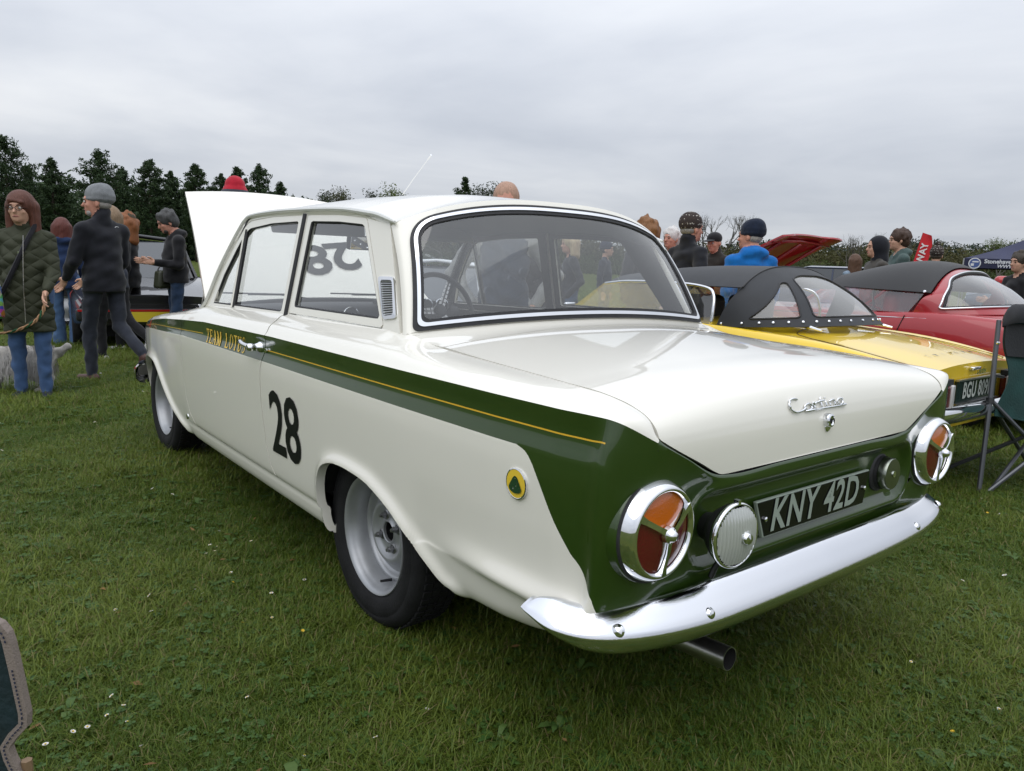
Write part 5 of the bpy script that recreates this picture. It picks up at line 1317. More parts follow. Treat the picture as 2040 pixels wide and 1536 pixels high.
    mb = MB(); mb.box((-.012, .045, .676), (.03, .10, .016)); a = mb.build('boot_handle', CHROME, t); apply_bevel(a, .005, 2)
    for s in (1, -1):
        lm = bpy.data.objects.new('tail_lamp', None); link(lm, t); lm.location = (-.02, s*.44, .55)
        mb = MB(); mb.box((0, 0, 0), (.05, .13, .12)); a = mb.build('red_lens', REDLENS, lm); apply_bevel(a, .012, 2)
        mb = MB(); mb.box((-.022, -s*.055, 0), (.02, .04, .125)); a = mb.build('clear_lens', pmat_once('clear_lens', (.5, .48, .48), .15, coat=1), lm); apply_bevel(a, .008, 2)
        mb = MB(); mb.box((.01, 0, .075), (.06, .14, .03)); mb.build('lamp_base', RUBBER, lm)
        mb = MB(); mb.lathe([(.03, 0), (.025, .012), (.01, .018), (0, .018)], (.93, s*.18, deck(.93, .18)), (0, 0, 1), 20); 
        if s > 0: mb.build('filler_cap', CHROME, t)
        mb = MB(); mb.tube([(.86, s*.40, .845), (.74, s*.42, .835), (.66, s*.43, .822)], [.014, .011, .006], 8); mb.build('hood_hinge', CHROME, t)
    path = np.array([(-.075, 0), (-.07, .3), (-.05, .52), (.0, .66), (.10, .715), (.22, .73)]); tt_ = np.linspace(0, 5, 30); pp = cr(np.arange(6), path, tt_); pp = np.vstack([pp[::-1]*[1, -1], pp[1:]])
    prof = [(-.03, .045), (-.012, .042), (0, .02), (.002, -.005), (-.004, -.03), (-.02, -.045), (-.03, -.048)]; Pm2 = np.zeros((len(pp), 7, 3)); tg = np.gradient(pp, axis=0); tg /= np.linalg.norm(tg, axis=1, keepdims=True)
    for i in range(len(pp)):
        o_ = np.array([-tg[i, 1], tg[i, 0]]); o_ = o_ if o_@(pp[i]-np.array([.8, 0])) > 0 else -o_
        for j, (d, z) in enumerate(prof): Pm2[i, j] = (pp[i, 0]+o_[0]*d, pp[i, 1]+o_[1]*d, .455+z)
    grid(Pm2).shell(.004, True, 0).obj('bumper', CHROME, t, 60)
roadster()
# ---- red hard-framed tourer with black canvas top and raised bonnet
def tourer():
    t = thing('red_sports_car', 'dark red sports car with black canvas top, wraparound rear screen and raised bonnet', 'car', (-.37, -5.00, 0))
    st = [[(.45, .40), (.60, .42), (.66, .55), (.655, .70), (.60, .80), (.45, .815), (.2, .83), (0, .835)],
          [(.50, .30), (.64, .32), (.705, .52), (.70, .70), (.635, .83), (.50, .845), (.25, .86), (0, .865)],
          [(.55, .24), (.69, .26), (.735, .50), (.73, .70), (.670, .85), (.56, .87), (.3, .885), (0, .89)],
          [(.55, .20), (.69, .22), (.735, .48), (.735, .70), (.690, .86), (.60, .885), (.3, .90), (0, .905)],
          [(.55, .18), (.69, .20), (.73, .46), (.73, .68), (.695, .83), (.62, .865), (.3, .88), (0, .885)],
          [(.55, .18), (.69, .20), (.73, .46), (.73, .67), (.690, .82), (.62, .85), (.3, .87), (0, .875)],
          [(.55, .20), (.69, .22), (.73, .46), (.72, .66), (.670, .82), (.58, .84), (.3, .80), (0, .80)],
          [(.50, .25), (.64, .27), (.70, .46), (.69, .64), (.62, .78), (.5, .80), (.3, .76), (0, .76)],
          [(.30, .35), (.50, .37), (.60, .46), (.60, .58), (.50, .68), (.4, .68), (.2, .66), (0, .66)]]
    xs = [0, .15, .45, .95, 1.25, 2.1, 2.7, 3.4, 3.88]
    g, P = loft(st, xs); g = wheel_cut(g, [(.70, .31, .37), (2.94, .31, .37)]); b = g.join(g.mirror()); V = cap_end(P, 0); n = len(b.V); b = G(np.vstack([b.V[:, :3], np.array(V)]), b.F+[tuple(range(n, n+len(V)))], b.mi+[0]); b.obj('body', REDP, t, 40)
    dark_box(t, (1.9, 0, .26), (3.4, 1.2, .2)); dark_box(t, (1.6, 0, .70), (1.1, 1.15, .26), 'cockpit_tub'); dark_box(t, (3.0, 0, .62), (.9, .8, .25), 'engine')
    for x in (.70, 2.94):
        for s in (1, -1): simple_wheel(t, x, s*.62, .315, s)
    # flared rear arches and shut lines
    for s in (1, -1):
        mb = MB(); mb.tube([(.70+.375*math.cos(a), s*(.735-.02*math.sin(a)), .31+.375*math.sin(a)) for a in np.linspace(0, math.pi, 25)], .014, 6); mb.build('arch_lip', REDP, t, sharp=None)
        mb = MB(); mb.tube([(1.12, s*.74, .30), (1.14, s*.742, .55), (1.10, s*.74, .70), (1.06, s*.702, .85)], .004, 5); mb.build('door_gap', DARK, t)
        mb = MB(); mb.tube([(.35, s*.665, .83), (.9, s*.70, .835), (1.8, s*.70, .815), (2.6, s*.69, .80)], .004, 5); mb.build('waist_trim', CHROME, t)
    # rear screen frame
    def arch(tt): return np.stack([.92+.02*(1-tt**2), .60*tt, 1.02+.205*(1-np.abs(tt)**2.4)], -1)
    def base(tt): a = np.pi/2*(1-np.abs(tt))**.8; return np.stack([1.02-.58*np.sin(a)**.85, np.sign(tt)*.665*np.cos(a)**.7, .865+.03*np.sin(a)], -1)
    tt = np.linspace(-1, 1, 141); w = np.linspace(0, 1, 50); T, W = np.meshgrid(tt, w, indexing='ij'); A, Bb = base(T), arch(T); Pm = A*(1-W[..., None])+Bb*W[..., None]; k = .035*np.sin(np.pi*W); Pm[..., 0] -= k*np.cos(T*1.5); Pm[..., 2] += k; Pm[..., 1] += k*np.sin(T*1.5)*.7
    g = grid(np.concatenate([Pm, T[..., None], W[..., None]], -1)); g = g if g.normals()[len(g.V)//2][0] < 0 else g.flip()
    win = round_poly([(-.86, .14), (.86, .14), (.80, .50), (.62, .86), (-.62, .86), (-.80, .50)], [.05, .05, .12, .12, .12, .12]); sd = poly_sd(g.V[:, 3], g.V[:, 4], win)
    g.outside(sd).shell(.02, True, 0).obj('screen_frame', REDP, t, 40)
    q = g.inside(sd-.01); q.V[:, :3] -= q.normals()*.006; rs = q.obj('rear_screen', glassmat('tourer_glass', (.78, .82, .82), 1.4, .08), t)
    def loop(off): return [tuple(samp(Pm, a, c)) for a, c in dense(round_poly([(a*off, .5+(c-.5)*off) for a, c in [(-.86, .14), (.86, .14), (.80, .50), (.62, .86), (-.62, .86), (-.80, .50)]], [.05, .05, .12, .12, .12, .12], 8))]
    MB().tube(loop(1.0), .012, 6, closed=True).build('seal', RUBBER, rs, sharp=None); MB().tube([tuple(Vector(q)+(Vector(q)-Vector((1.05, 0, .85))).normalized()*.012) for q in loop(1.035)], .008, 6, closed=True).build('trim', CHROME, rs, sharp=None)
    # canvas top
    r = np.linspace(0, 1, 40); T2, R2 = np.meshgrid(tt, r, indexing='ij'); fr = np.stack([1.78+.05*(1-T2**2), .55*T2, 1.05+.11*(1-np.abs(T2)**2.6)], -1); bb = arch(T2)+np.array([0, 0, .012]); Pr = bb*(1-R2[..., None])+fr*R2[..., None]; Pr[..., 2] += .075*np.sin(np.pi*R2**.7)*(1-np.abs(T2)**3); Pr[..., 1] *= 1.04
    g2 = grid(Pr); g2 = g2 if g2.normals()[600][2] > 0 else g2.flip(); tp = g2.shell(.008, True, 0).obj('canvas_top', HOODB, t, 40)
    for s in (1, -1):
        mb = MB(); mb.lathe([(.012, 0), (.01, .006), (0, .008)], tuple(Pr[140 if s > 0 else 0, 2]+np.array([0, s*.004, .006])), (0, s, .3), 12); mb.build('stud', CHROME, tp)
        V = [(1.06, s*.655, .87), (.97, s*.60, 1.03), (1.76, s*.555, 1.05), (2.05, s*.62, .86)]; meshobj('side_window', np.array(V), [(0, 1, 2, 3)], GLASS, t, smooth=False)
        mb = MB(); mb.tube([(1.76, s*.565, 1.06), (2.05, s*.63, .85)], .014, 6); mb.build('windscreen_pillar', REDP, t)
        mb = MB(); mb.box((1.28, s*.30, .82), (.13, .44, .42)); a = mb.build('seat', pmat_once('red_leather', (.22, .012, .014), .4), t); apply_bevel(a, .06, 3)
        mb = MB(); mb.box((1.25, s*.30, 1.06), (.07, .20, .12)); a = mb.build('headrest', MATS['red_leather'], t); apply_bevel(a, .03, 3)
    V = [(1.78, .55, 1.06), (1.84, 0, 1.16), (1.78, -.55, 1.06), (2.06, -.62, .86), (2.16, 0, .88), (2.06, .62, .86)]; meshobj('windscreen', np.array(V), [(0, 1, 4, 5), (1, 2, 3, 4)], GLASS, t)
    mb = MB(); mb.tube([(1.72+.05*math.cos(a), -.33+.19*math.sin(a), .90+.18*math.cos(a)) for a in np.linspace(0, 6.28, 29)[:-1]], .010, 6, closed=True); mb.build('steering_wheel', pmat_once('wheel_cream', (.45, .42, .36), .4), t)
    # raised bonnet: hinged at the nose, underside towards the rear
    bn = bpy.data.objects.new('bonnet', None); link(bn, t)
    n, m = 31, 25; a, c = np.meshgrid(np.linspace(-1, 1, n), np.linspace(0, 1, m), indexing='ij')
    hw = .52+(.47-.52)*c; X = 2.36+1.10*c; Z = 1.485-.69*c+.03*(1-a*a)+.05*np.sin(np.pi*c); notch = .06*np.exp(-((a+.05)/.22)**4)*(1-c)**6
    X = X-.10*np.exp(-((np.abs(a)-.82)/.22)**4)*(1-c)**4
    Pb = np.stack([X, a*hw-.0, Z-notch*0], -1); gb = grid(Pb); gb = gb if gb.normals()[300][2] > 0 else gb.flip(); gb.shell(.016, True, 0).obj('panel', REDP, bn, 40)
    for s in (-1, 0, 1):
        mb = MB(); mb.tube([(2.42, s*.36, 1.42), (2.95, s*.34, 1.10), (3.35, s*.30, .84)], .018, 6); mb.build('rib', REDP, bn, sharp=None)
    mb = MB(); mb.tube([(2.41, -.50, 1.425), (2.43, 0, 1.45), (2.41, .50, 1.425)], .016, 6); mb.build('edge_rib', REDP, bn, sharp=None)
    mb = MB(); mb.tube([(2.5, .42, .86), (2.62, .43, 1.24)], .006, 6); mb.build('bonnet_stay', STAINLESS, t)
    mb = MB(); mb.box((-.03, 0, .48), (.06, 1.35, .09)); a = mb.build('bumper', CHROME, t); apply_bevel(a, .02, 3)
tourer()
# ---- generic period cars further away
def small_car(label, loc, rz, col, L=3.9, W=1.6, H=1.3, front=True, name='parked_car', open_bonnet=False, strip=None, plate=None):
    t = thing(name, label, 'car', (loc[0], loc[1], 0), R(rz)); hw = W/2; b = H*.62
    st = [[(hw*.5, .34), (hw*.84, .36), (hw*.90, .48), (hw*.88, b*.84), (hw*.78, b*.93), (0, b*.95)], [(hw*.6, .25), (hw*.94, .27), (hw*.985, .48), (hw*.96, b*.90), (hw*.85, b*.985), (0, b)],
          [(hw*.6, .20), (hw*.96, .22), (hw, .48), (hw*.975, b*.92), (hw*.86, b), (0, b*1.02)], [(hw*.6, .20), (hw*.96, .22), (hw, .48), (hw*.975, b*.90), (hw*.86, b*.98), (0, b)],
          [(hw*.6, .24), (hw*.94, .26), (hw*.98, .46), (hw*.95, b*.80), (hw*.84, b*.88), (0, b*.91)], [(hw*.5, .30), (hw*.82, .32), (hw*.88, .44), (hw*.85, b*.66), (hw*.75, b*.76), (0, b*.80)]]
    xs = [-L/2, -L/2+.14, -L*.2, L*.15, L*.36, L/2]
    g, P = loft(st, xs, 5); ax = (-L*.31, L*.31); g = wheel_cut(g, [(x, .29, .34) for x in ax]); bd = g.join(g.mirror()); bd = G(bd.V[:, :3], bd.F, bd.mi)
    for i in (0, -1): V = cap_end(P, i); n = len(bd.V); bd = G(np.vstack([bd.V, np.array(V)]), bd.F+[tuple(range(n, n+len(V)))], bd.mi+[0])
    bd.obj('body', col, t, 40); dark_box(t, (0, 0, .26), (L*.9, W*.8, .2))
    # cabin: lower ring, upper ring
    lo = [(-L*.44, hw*.72), (-L*.40, hw*.82), (L*.12, hw*.84), (L*.20, hw*.72)]; up = [(-L*.30, hw*.60), (-L*.27, hw*.68), (L*.02, hw*.68), (L*.05, hw*.60)]
    zb, zt = b*.985, H
    gl = pmat_once('far_glass', (.03, .035, .04), .08, coat=1.0)
    def pt(q, z, s): return (q[0], s*q[1], z)
    rf = MB(); rf.add([pt(up[0], zt-.04, 1), pt(up[1], zt-.03, 1), pt(up[2], zt-.03, 1), pt(up[3], zt-.05, 1), pt(up[3], zt-.05, -1), pt(up[2], zt-.03, -1), pt(up[1], zt-.03, -1), pt(up[0], zt-.04, -1), ((up[0][0]), 0, zt), (up[3][0], 0, zt)], [(0, 1, 2, 3, 9, 8), (8, 9, 4, 5, 6, 7)]); a = rf.build('roof', col, t, sharp=30)
    sl = a.modifiers.new('thick', 'SOLIDIFY'); sl.thickness = .04; apply_bevel(a, .02, 2)
    meshobj('windscreen', np.array([pt(up[3], zt-.05, 1), pt(up[3], zt-.05, -1), pt(lo[3], zb, -1), pt(lo[3], zb, 1)]), [(0, 1, 2, 3)], gl, t, smooth=False); meshobj('rear_window', np.array([pt(up[0], zt-.05, 1), pt(up[0], zt-.05, -1), pt(lo[0], zb, -1), pt(lo[0], zb, 1)]), [(0, 3, 2, 1)], gl, t, smooth=False)
    for s in (1, -1):
        meshobj('side_window', np.array([pt(up[1], zt-.04, s), pt(up[2], zt-.04, s), pt(lo[2], zb, s), pt(lo[1], zb, s)]), [(0, 1, 2, 3)], gl, t, smooth=False)
        for q0, q1 in ((up[3], lo[3]), (up[2], lo[2]), (up[0], lo[0]), (up[1], lo[1])): mb = MB(); mb.tube([pt(q0, zt-.045, s), pt(q1, zb-.01, s)], .028, 6); mb.build('pillar', col, t)
        xm = (up[1][0]*.5+up[2][0]*.5-.1); mb = MB(); mb.tube([pt((xm, hw*.685), zt-.05, s), pt((xm-.03, hw*.835), zb, s)], .025, 6); mb.build('pillar', col, t)
        hl = bpy.data.objects.new('headlamp', None); link(hl, t); hl.location = (L/2-.02, s*hw*.62, b*.60)
        mb = MB(); mb.box((0, 0, 0), (.05, .24, .12)); a = mb.build('surround', BLACK, hl); apply_bevel(a, .015, 2); mb = MB(); mb.lathe([(.055, .026), (.045, .04), (0, .045)], (0, 0, 0), (1, 0, 0), 20); mb.build('lens', CHROME, hl)
        for x in ax: simple_wheel(t, x, s*(hw-.10), .285, s)
        mb = MB(); mb.box((-L/2, s*hw*.66, b*.70), (.05, .24, .10)); a = mb.build('rear_lamp', REDLENS, t); apply_bevel(a, .01, 2)
    mb = MB(); mb.box((L/2+.03, 0, .42), (.10, W*.92, .14)); a = mb.build('front_bumper', BLACK, t); apply_bevel(a, .03, 3)
    mb = MB(); mb.box((-L/2-.03, 0, .42), (.10, W*.92, .14)); a = mb.build('rear_bumper', BLACK, t); apply_bevel(a, .03, 3)
    mb = MB(); mb.box((L/2+.005, 0, b*.60), (.03, W*.50, .11)); mb.build('grille', BLACK, t)
    if strip: mb = MB(); mb.box((L/2+.082, 0, .47), (.006, W*.90, .022)); mb.build('bumper_strip', strip, t)
    if plate: mb = MB(); mb.box((L/2+.085, 0, .40), (.006, .52, .11)); mb.build('number_plate', plate, t)
    if open_bonnet: mb = MB(); mb.box((L*.26, 0, H*1.0), (.9, W*.80, .03), 0, Matrix.Rotation(R(-48), 3, 'Y')); a = mb.build('raised_bonnet', col, t); apply_bevel(a, .01, 2)
    return t
small_car('low white coupe facing the camera, seen through the rear window', (5.9, -3.35), 140, WHT2, 4.0, 1.66, 1.12)
small_car('black hatchback with a red bumper strip behind the man in black', (9.1, -.62), 172, BLKP, 3.9, 1.62, 1.30, strip=REDB, plate=pmat('plate_yellow', (.65, .5, .03), .4))
small_car('yellow sports car behind the raised white bonnet', (7.66, -2.86), 74, YEL, 3.7, 1.6, 1.12)
small_car('red car behind the woman in flared jeans', (11.4, .75), 60, REDB, 3.9, 1.6, 1.25)
small_car('grey-blue estate car parked under the gazebo edge', (6.6, -27.5), 20, BLUP, 4.3, 1.7, 1.45)
small_car('dark blue car parked beyond the long-haired woman', (9.5, -18.5), 10, paint('dark_blue_paint', (.02, .03, .07)), 4.2, 1.7, 1.35)
# ================================================================== people (signed-distance bodies, surface nets)
def sd_cone(P, a, b, r1, r2):
    a = np.asarray(a, float); b = np.asarray(b, float); ab = b-a; t = np.clip(((P-a)@ab)/max(ab@ab, 1e-9), 0, 1)
    return np.linalg.norm(P-a-t[..., None]*ab, axis=-1)-(r1+(r2-r1)*t)
def sd_ell(P, c, r, rot=None):
    q = P-np.asarray(c, float)
    if rot is not None: q = q@np.asarray(rot)
    r = np.asarray(r, float); k0 = np.linalg.norm(q/r, axis=-1); k1 = np.linalg.norm(q/(r*r), axis=-1)
    return k0*(k0-1)/np.maximum(k1, 1e-6)
def smin(a, b, k): h = np.clip(.5+.5*(b-a)/k, 0, 1); return b*(1-h)+a*h-k*h*(1-h)
def nets(f, org, h):
    """surface nets on a scalar grid"""
    nx, ny, nz = f.shape; s = f < 0
    c = np.zeros((nx-1, ny-1, nz-1), np.int8)
    for i in (0, 1):
        for j in (0, 1):
            for k in (0, 1): c += s[i:nx-1+i, j:ny-1+j, k:nz-1+k]
    act = (c > 0) & (c < 8); idx = -np.ones(act.shape, int); A = np.argwhere(act); idx[act] = np.arange(len(A))
    acc = np.zeros((len(A), 3)); cnt = np.zeros(len(A))
    corners = [(i, j, k) for i in (0, 1) for j in (0, 1) for k in (0, 1)]
    for a in range(8):
        for b in range(a+1, 8):
            d = np.array(corners[b])-np.array(corners[a])
            if np.abs(d).sum() != 1: continue
            ca, cb = np.array(corners[a]), np.array(corners[b])
            fa = f[tuple((A+ca).T)]; fb = f[tuple((A+cb).T)]; m = (fa < 0) != (fb < 0); t = fa/np.where(m, fa-fb, 1)
            p = ca+t[:, None]*d; acc[m] += p[m]; cnt[m] += 1
    V = org+(A+acc/np.maximum(cnt, 1)[:, None])*h
    F = []
    for ax in range(3):
        o1, o2 = [(1, 2), (2, 0), (0, 1)][ax]
        sl = [slice(None)]*3; sh = [slice(None)]*3; sl[ax] = slice(0, -1); sh[ax] = slice(1, None)
        ch = s[tuple(sl)] != s[tuple(sh)]; E = np.argwhere(ch)
        ok = (E[:, o1] > 0) & (E[:, o2] > 0) & (E[:, o1] < f.shape[o1]-1) & (E[:, o2] < f.shape[o2]-1); E = E[ok]
        e1 = np.zeros(3, int); e1[o1] = 1; e2 = np.zeros(3, int); e2[o2] = 1
        q = np.stack([idx[tuple(E.T)], idx[tuple((E-e1).T)], idx[tuple((E-e1-e2).T)], idx[tuple((E-e2).T)]], -1)
        ins = s[tuple(E.T)]; q[~ins] = q[~ins][:, ::-1]; F.append(q)
    F = np.concatenate(F); F = F[(F >= 0).all(1)]
    return V, F
def build_sdf(prims, h, k=.03, disp=None, pad=.05):
    """prims: list of dict(t='c'/'e', ..., m=mat, k=blend, cut=bool). Returns V,F,mat per face"""
    lo = np.full(3, 9e9); hi = -lo
    for p in prims:
        if p.get('cut'): continue
        if p['t'] == 'c':
            for q, r in ((p['a'], p['r1']), (p['b'], p['r2'])): lo = np.minimum(lo, np.array(q)-r); hi = np.maximum(hi, np.array(q)+r)
        else: r = max(p['r']); lo = np.minimum(lo, np.array(p['c'])-r); hi = np.maximum(hi, np.array(p['c'])+r)
    lo -= pad; hi += pad; n = np.ceil((hi-lo)/h).astype(int)+1
    ax = [lo[i]+h*np.arange(n[i]) for i in range(3)]; P = np.stack(np.meshgrid(*ax, indexing='ij'), -1)
    f = np.full(tuple(n), 9.0)
    def ev(p, X): return sd_cone(X, p['a'], p['b'], p['r1'], p['r2']) if p['t'] == 'c' else sd_ell(X, p['c'], p['r'], p.get('rot'))
    def box(p, m):
        if p['t'] == 'c': l = np.minimum(np.array(p['a'])-p['r1'], np.array(p['b'])-p['r2']); u = np.maximum(np.array(p['a'])+p['r1'], np.array(p['b'])+p['r2'])
        else: r = max(p['r']); l = np.array(p['c'])-r; u = np.array(p['c'])+r
        a = np.clip(((l-m-lo)/h).astype(int), 0, n-1); b = np.clip(((u+m-lo)/h).astype(int)+2, 1, n); return tuple(slice(i, j) for i, j in zip(a, b))
    for p in prims:
        s = box(p, .09); d = ev(p, P[s])
        f[s] = np.maximum(f[s], -d) if p.get('cut') else smin(f[s], d, p.get('k', k))
    V, F = nets(f, lo, h)
    best = np.full(len(V), 9.0); mat = np.zeros(len(V), int)
    for p in prims:
        if p.get('cut') or p.get('m') is None: continue
        d = ev(p, V)-p.get('bias', 0); b = d < best; best[b] = d[b]; mat[b] = p['m']
    if disp is not None: V = disp(V, mat)
    fm = np.array([np.bincount(r).argmax() for r in mat[F]]) if len(F) < 20000 else mat[F[:, 0]]
    return V, [tuple(q) for q in F.tolist()], fm
def C_(a, b, r1, r2, m, **k): return dict(t='c', a=a, b=b, r1=r1, r2=r2, m=m, **k)
def E_(c, r, m, **k): return dict(t='e', c=c, r=r, m=m, **k)
def rot_y(a): c, s = math.cos(a), math.sin(a); return np.array([[c, 0, s], [0, 1, 0], [-s, 0, c]])
_mc = {}
def cloth(col, rough=.85, bump=.25, bs=60):
    key = (col, rough, bump, bs)
    if key not in _mc: _mc[key] = pmat('cloth_%d' % len(_mc), col, rough, spec=.2, var=.16, vscale=14, bump=bump, bscale=bs, bdist=.004, sheen=.15)
    return _mc[key]
def hairmat(col):
    key = ('h', col)
    if key not in _mc:
        m = pmat('hair_%d' % len(_mc), col, .55, spec=.35); nt = m.node_tree; b = nt.nodes['Principled BSDF']; tc = nt.nodes.new('ShaderNodeTexCoord'); mp = nt.nodes.new('ShaderNodeMapping'); mp.inputs['Scale'].default_value = (160, 160, 6)
        n = nt.nodes.new('ShaderNodeTexNoise'); n.inputs['Scale'].default_value = 1; n.inputs['Detail'].default_value = 3; nt.links.new(tc.outputs['Object'], mp.inputs[0]); nt.links.new(mp.outputs[0], n.inputs['Vector'])
        mx = nt.nodes.new('ShaderNodeMix'); mx.data_type = 'RGBA'; mx.inputs[6].default_value = (*[c*.45 for c in col], 1); mx.inputs[7].default_value = (*[min(1, c*1.5) for c in col], 1); nt.links.new(n.outputs['Fac'], mx.inputs[0]); nt.links.new(mx.outputs[2], b.inputs['Base Color'])
        bp = nt.nodes.new('ShaderNodeBump'); bp.inputs['Strength'].default_value = .6; bp.inputs['Distance'].default_value = .006; nt.links.new(n.outputs['Fac'], bp.inputs['Height']); nt.links.new(bp.outputs[0], b.inputs['Normal']); _mc[key] = m
    return _mc[key]
SKIN = pmat('skin', (.52, .30, .21), .5, spec=.35, var=.10, vscale=30)
SKINP = pmat('skin_ruddy', (.52, .25, .18), .5, spec=.35, var=.12, vscale=30)
LIPS = pmat('lips', (.36, .13, .11), .5); EYEW = pmat('eye', (.55, .53, .5), .3); EYED = pmat('pupil', (.02, .015, .012), .2); BROW = pmat('eyebrow', (.07, .045, .03), .8)
def hand_mesh():
    """right hand, relaxed, wrist at origin, fingers towards -z, palm towards -y (inwards), thumb to +x"""
    pr = [C_((0, 0, .02), (0, 0, -.02), .024, .026, 0), E_((.0, 0, -.055), (.040, .017, .048), 0)]
    for i, (x, L) in enumerate(((.028, .070), (.010, .080), (-.009, .074), (-.027, .058))):
        a = np.array([x, 0, -.090]); b = a+np.array([x*.10, -.010, -L*.45]); c = b+np.array([0, -.022, -L*.38]); d = c+np.array([0, -.018, -L*.16])
        pr += [C_(a, b, .0098, .0090, 0, k=.006), C_(b, c, .0090, .0082, 0, k=.006), C_(c, d, .0082, .0070, 0, k=.006)]
    pr += [C_((.026, -.006, -.030), (.050, -.016, -.062), .014, .0105, 0, k=.012), C_((.050, -.016, -.062), (.052, -.026, -.092), .0105, .0085, 0, k=.006)]
    V, F, m = build_sdf(pr, .0055, .012)
    me = bpy.data.meshes.new('hand'); me.from_pydata(V.tolist(), [], F); me.polygons.foreach_set('use_smooth', np.ones(len(F), bool)); me.materials.append(SKIN); me.update(); return me
HAND = hand_mesh()
def person(label, loc, face, H, top, legs, shoes=(.02, .02, .02), skin=None, hair=None, hair_style='short', hat=None, hat_col=(.1, .1, .1), hood=None, coat=.86, bulk=1.0, pose='stand',
           arms='down', female=False, turn=0.0, nod=0.0, collar=None, res=.0145, detail=False, lean=0.0, sleeve=None, glove=False, wide_legs=False, beard=None, legs_hidden=False, group=None):
    """face: world heading (deg) the figure looks along; local +x forward, +y left"""
    s = H/1.75; o = thing('person', label, 'person', (loc[0], loc[1], 0), R(face), group)
    sk = skin or SKIN; B = bulk
    mats = [sk, cloth(top), cloth(legs, .9, .3, 40), pmat_once('shoe_%.2f_%.2f_%.2f' % shoes, shoes, .55), cloth(sleeve or top), LIPS]
    hipz, kz, az = .93, .50, .085
    st = {'stand': ((.02, .10), (-.02, -.10), 0, 0), 'walk': ((.20, .08), (-.34, -.09), .10, .16), 'apart': ((.05, .16), (-.03, -.15), 0, 0)}[pose]
    pr = []; L = np.array([lean, 0, 0])
    sw = .158 if female else .176
    pr += [E_((0, 0, .96), (.112*B, .150*B, .12), 2 if coat > .9 else 1, k=.04), C_((0, 0, 1.02), (L[0]*.5, 0, 1.16), .112*B, .114*B, 1, k=.06), E_((.01+L[0]*.7, 0, 1.20), (.118*B, .156*B, .18), 1, k=.06), E_((L[0]-.005, 0, 1.34), (.100*B, (sw-.01)*B**.7, .105), 1, k=.06)]
    for sg in (1, -1): pr += [C_((L[0]-.012, sg*.03, 1.455), (L[0]-.008, sg*sw*.95*B**.5, 1.385), .048, .052, 1, k=.05)]
    if coat < .93:
        for sg in (1, -1): pr += [C_((0, sg*.035*B, 1.02), (0, sg*.050*B, coat-.04), .114*B, .120*B, 1, k=.05)]
        pr += [dict(t='e', c=(0, 0, coat-4.0), r=(4.0, 4.0, 4.0), m=None, cut=True)]
    hipw = .095 if not female else .10; r_th = (.082 if not female else .088)*(.9+.1*B)
    for i, sg in enumerate((1, -1)):
        fx, fy = st[i]; lift = st[2+i] if pose == 'walk' else 0
        hip = np.array([0, sg*hipw, hipz]); 
        if pose == 'walk' and i == 1: kn = np.array([-.06, fy, kz+.02]); an = np.array([fx, fy, az+.20])
        elif pose == 'walk': kn = np.array([.13, fy, kz]); an = np.array([fx-.08, fy, az])
        else: kn = np.array([fx*.6+.015, (hip[1]+fy)/2, kz]); an = np.array([fx, fy, az])
        rk, ra = .062, .048
        if wide_legs: rk, ra = .068, .088
        pr += [C_(hip, kn, r_th, rk, 2, k=.03), C_(kn, an+np.array([0, 0, .015 if not wide_legs else -.02]), rk, ra, 2, k=.02)]
        if pose == 'walk' and i == 1:
            pr += [C_(an+np.array([-.03, 0, -.035]), an+np.array([.02, 0, -.17]), .045, .040, 3, k=.015), C_(an+np.array([.02, 0, -.16]), an+np.array([.035, 0, -.205]), .040, .032, 3, k=.02)]
        else: pr += [C_(an+np.array([-.035, 0, -.045]), an+np.array([.14, sg*.02, -.052]), .042, .034, 3, k=.015), C_(an+np.array([-.04, 0, -.06]), an+np.array([.13, sg*.02, -.062]), .036, .030, 3, k=.01)]
    neck = np.array([L[0]*1.05, 0, 1.47]); hc = np.array([L[0]*1.2+.025+nod*.08, 0, 1.615-abs(nod)*.02])
    pr += [C_(neck+[-.01, 0, -.04], hc+[-.03, 0, -.06], .056, .054, 0, k=.02)]
    if collar is not None: pr += [C_(neck+[-.01, 0, -.02], neck+[-.012, 0, .045], .078, .074, 1, k=.02)]
    if hood: pr += [E_(neck+[-.070, 0, -.005], (.075, .135, .060), 1, k=.05), C_(neck+[-.02, .09, .01], neck+[.06, .05, -.06], .035, .025, 1, k=.03), C_(neck+[-.02, -.09, .01], neck+[.06, -.05, -.06], .035, .025, 1, k=.03)]
    hands = []
    for sg in (1, -1):
        sh = np.array([L[0]-.008, sg*sw*B**.5, 1.375]); key = arms if isinstance(arms, str) else arms[0 if sg > 0 else 1]
        if key == 'down': el, wr = sh+[-.03, sg*.045, -.27], sh+[.03, sg*.045, -.50]
        elif key == 'pocket': el, wr = sh+[-.09, sg*.10, -.26], sh+[.07, sg*.0, -.46]
        elif key == 'bent': el, wr = sh+[.02, sg*.05, -.28], sh+[.25, -sg*.02, -.26]
        elif key == 'fold': el, wr = sh+[.06, sg*.06, -.26], sh+[.20, -sg*.18, -.24]
        elif key == 'back': el, wr = sh+[-.12, sg*.05, -.27], sh+[-.10, sg*.03, -.52]
        elif key == 'fwd': el, wr = sh+[.07, sg*.05, -.27], sh+[.22, sg*.03, -.42]
        elif key == 'hip': el, wr = sh+[-.06, sg*.17, -.25], sh+[.04, sg*.04, -.44]
        ra = .056*(.75+.25*B) if not female else .051*(.75+.25*B)
        pr += [C_(sh, el, ra+.012, ra, 4 if sleeve else 1, k=.035, bias=.012 if sleeve else 0), C_(el, wr, ra, .038*(.8+.2*B), 4 if sleeve else 1, k=.02, bias=.008 if sleeve else 0)]
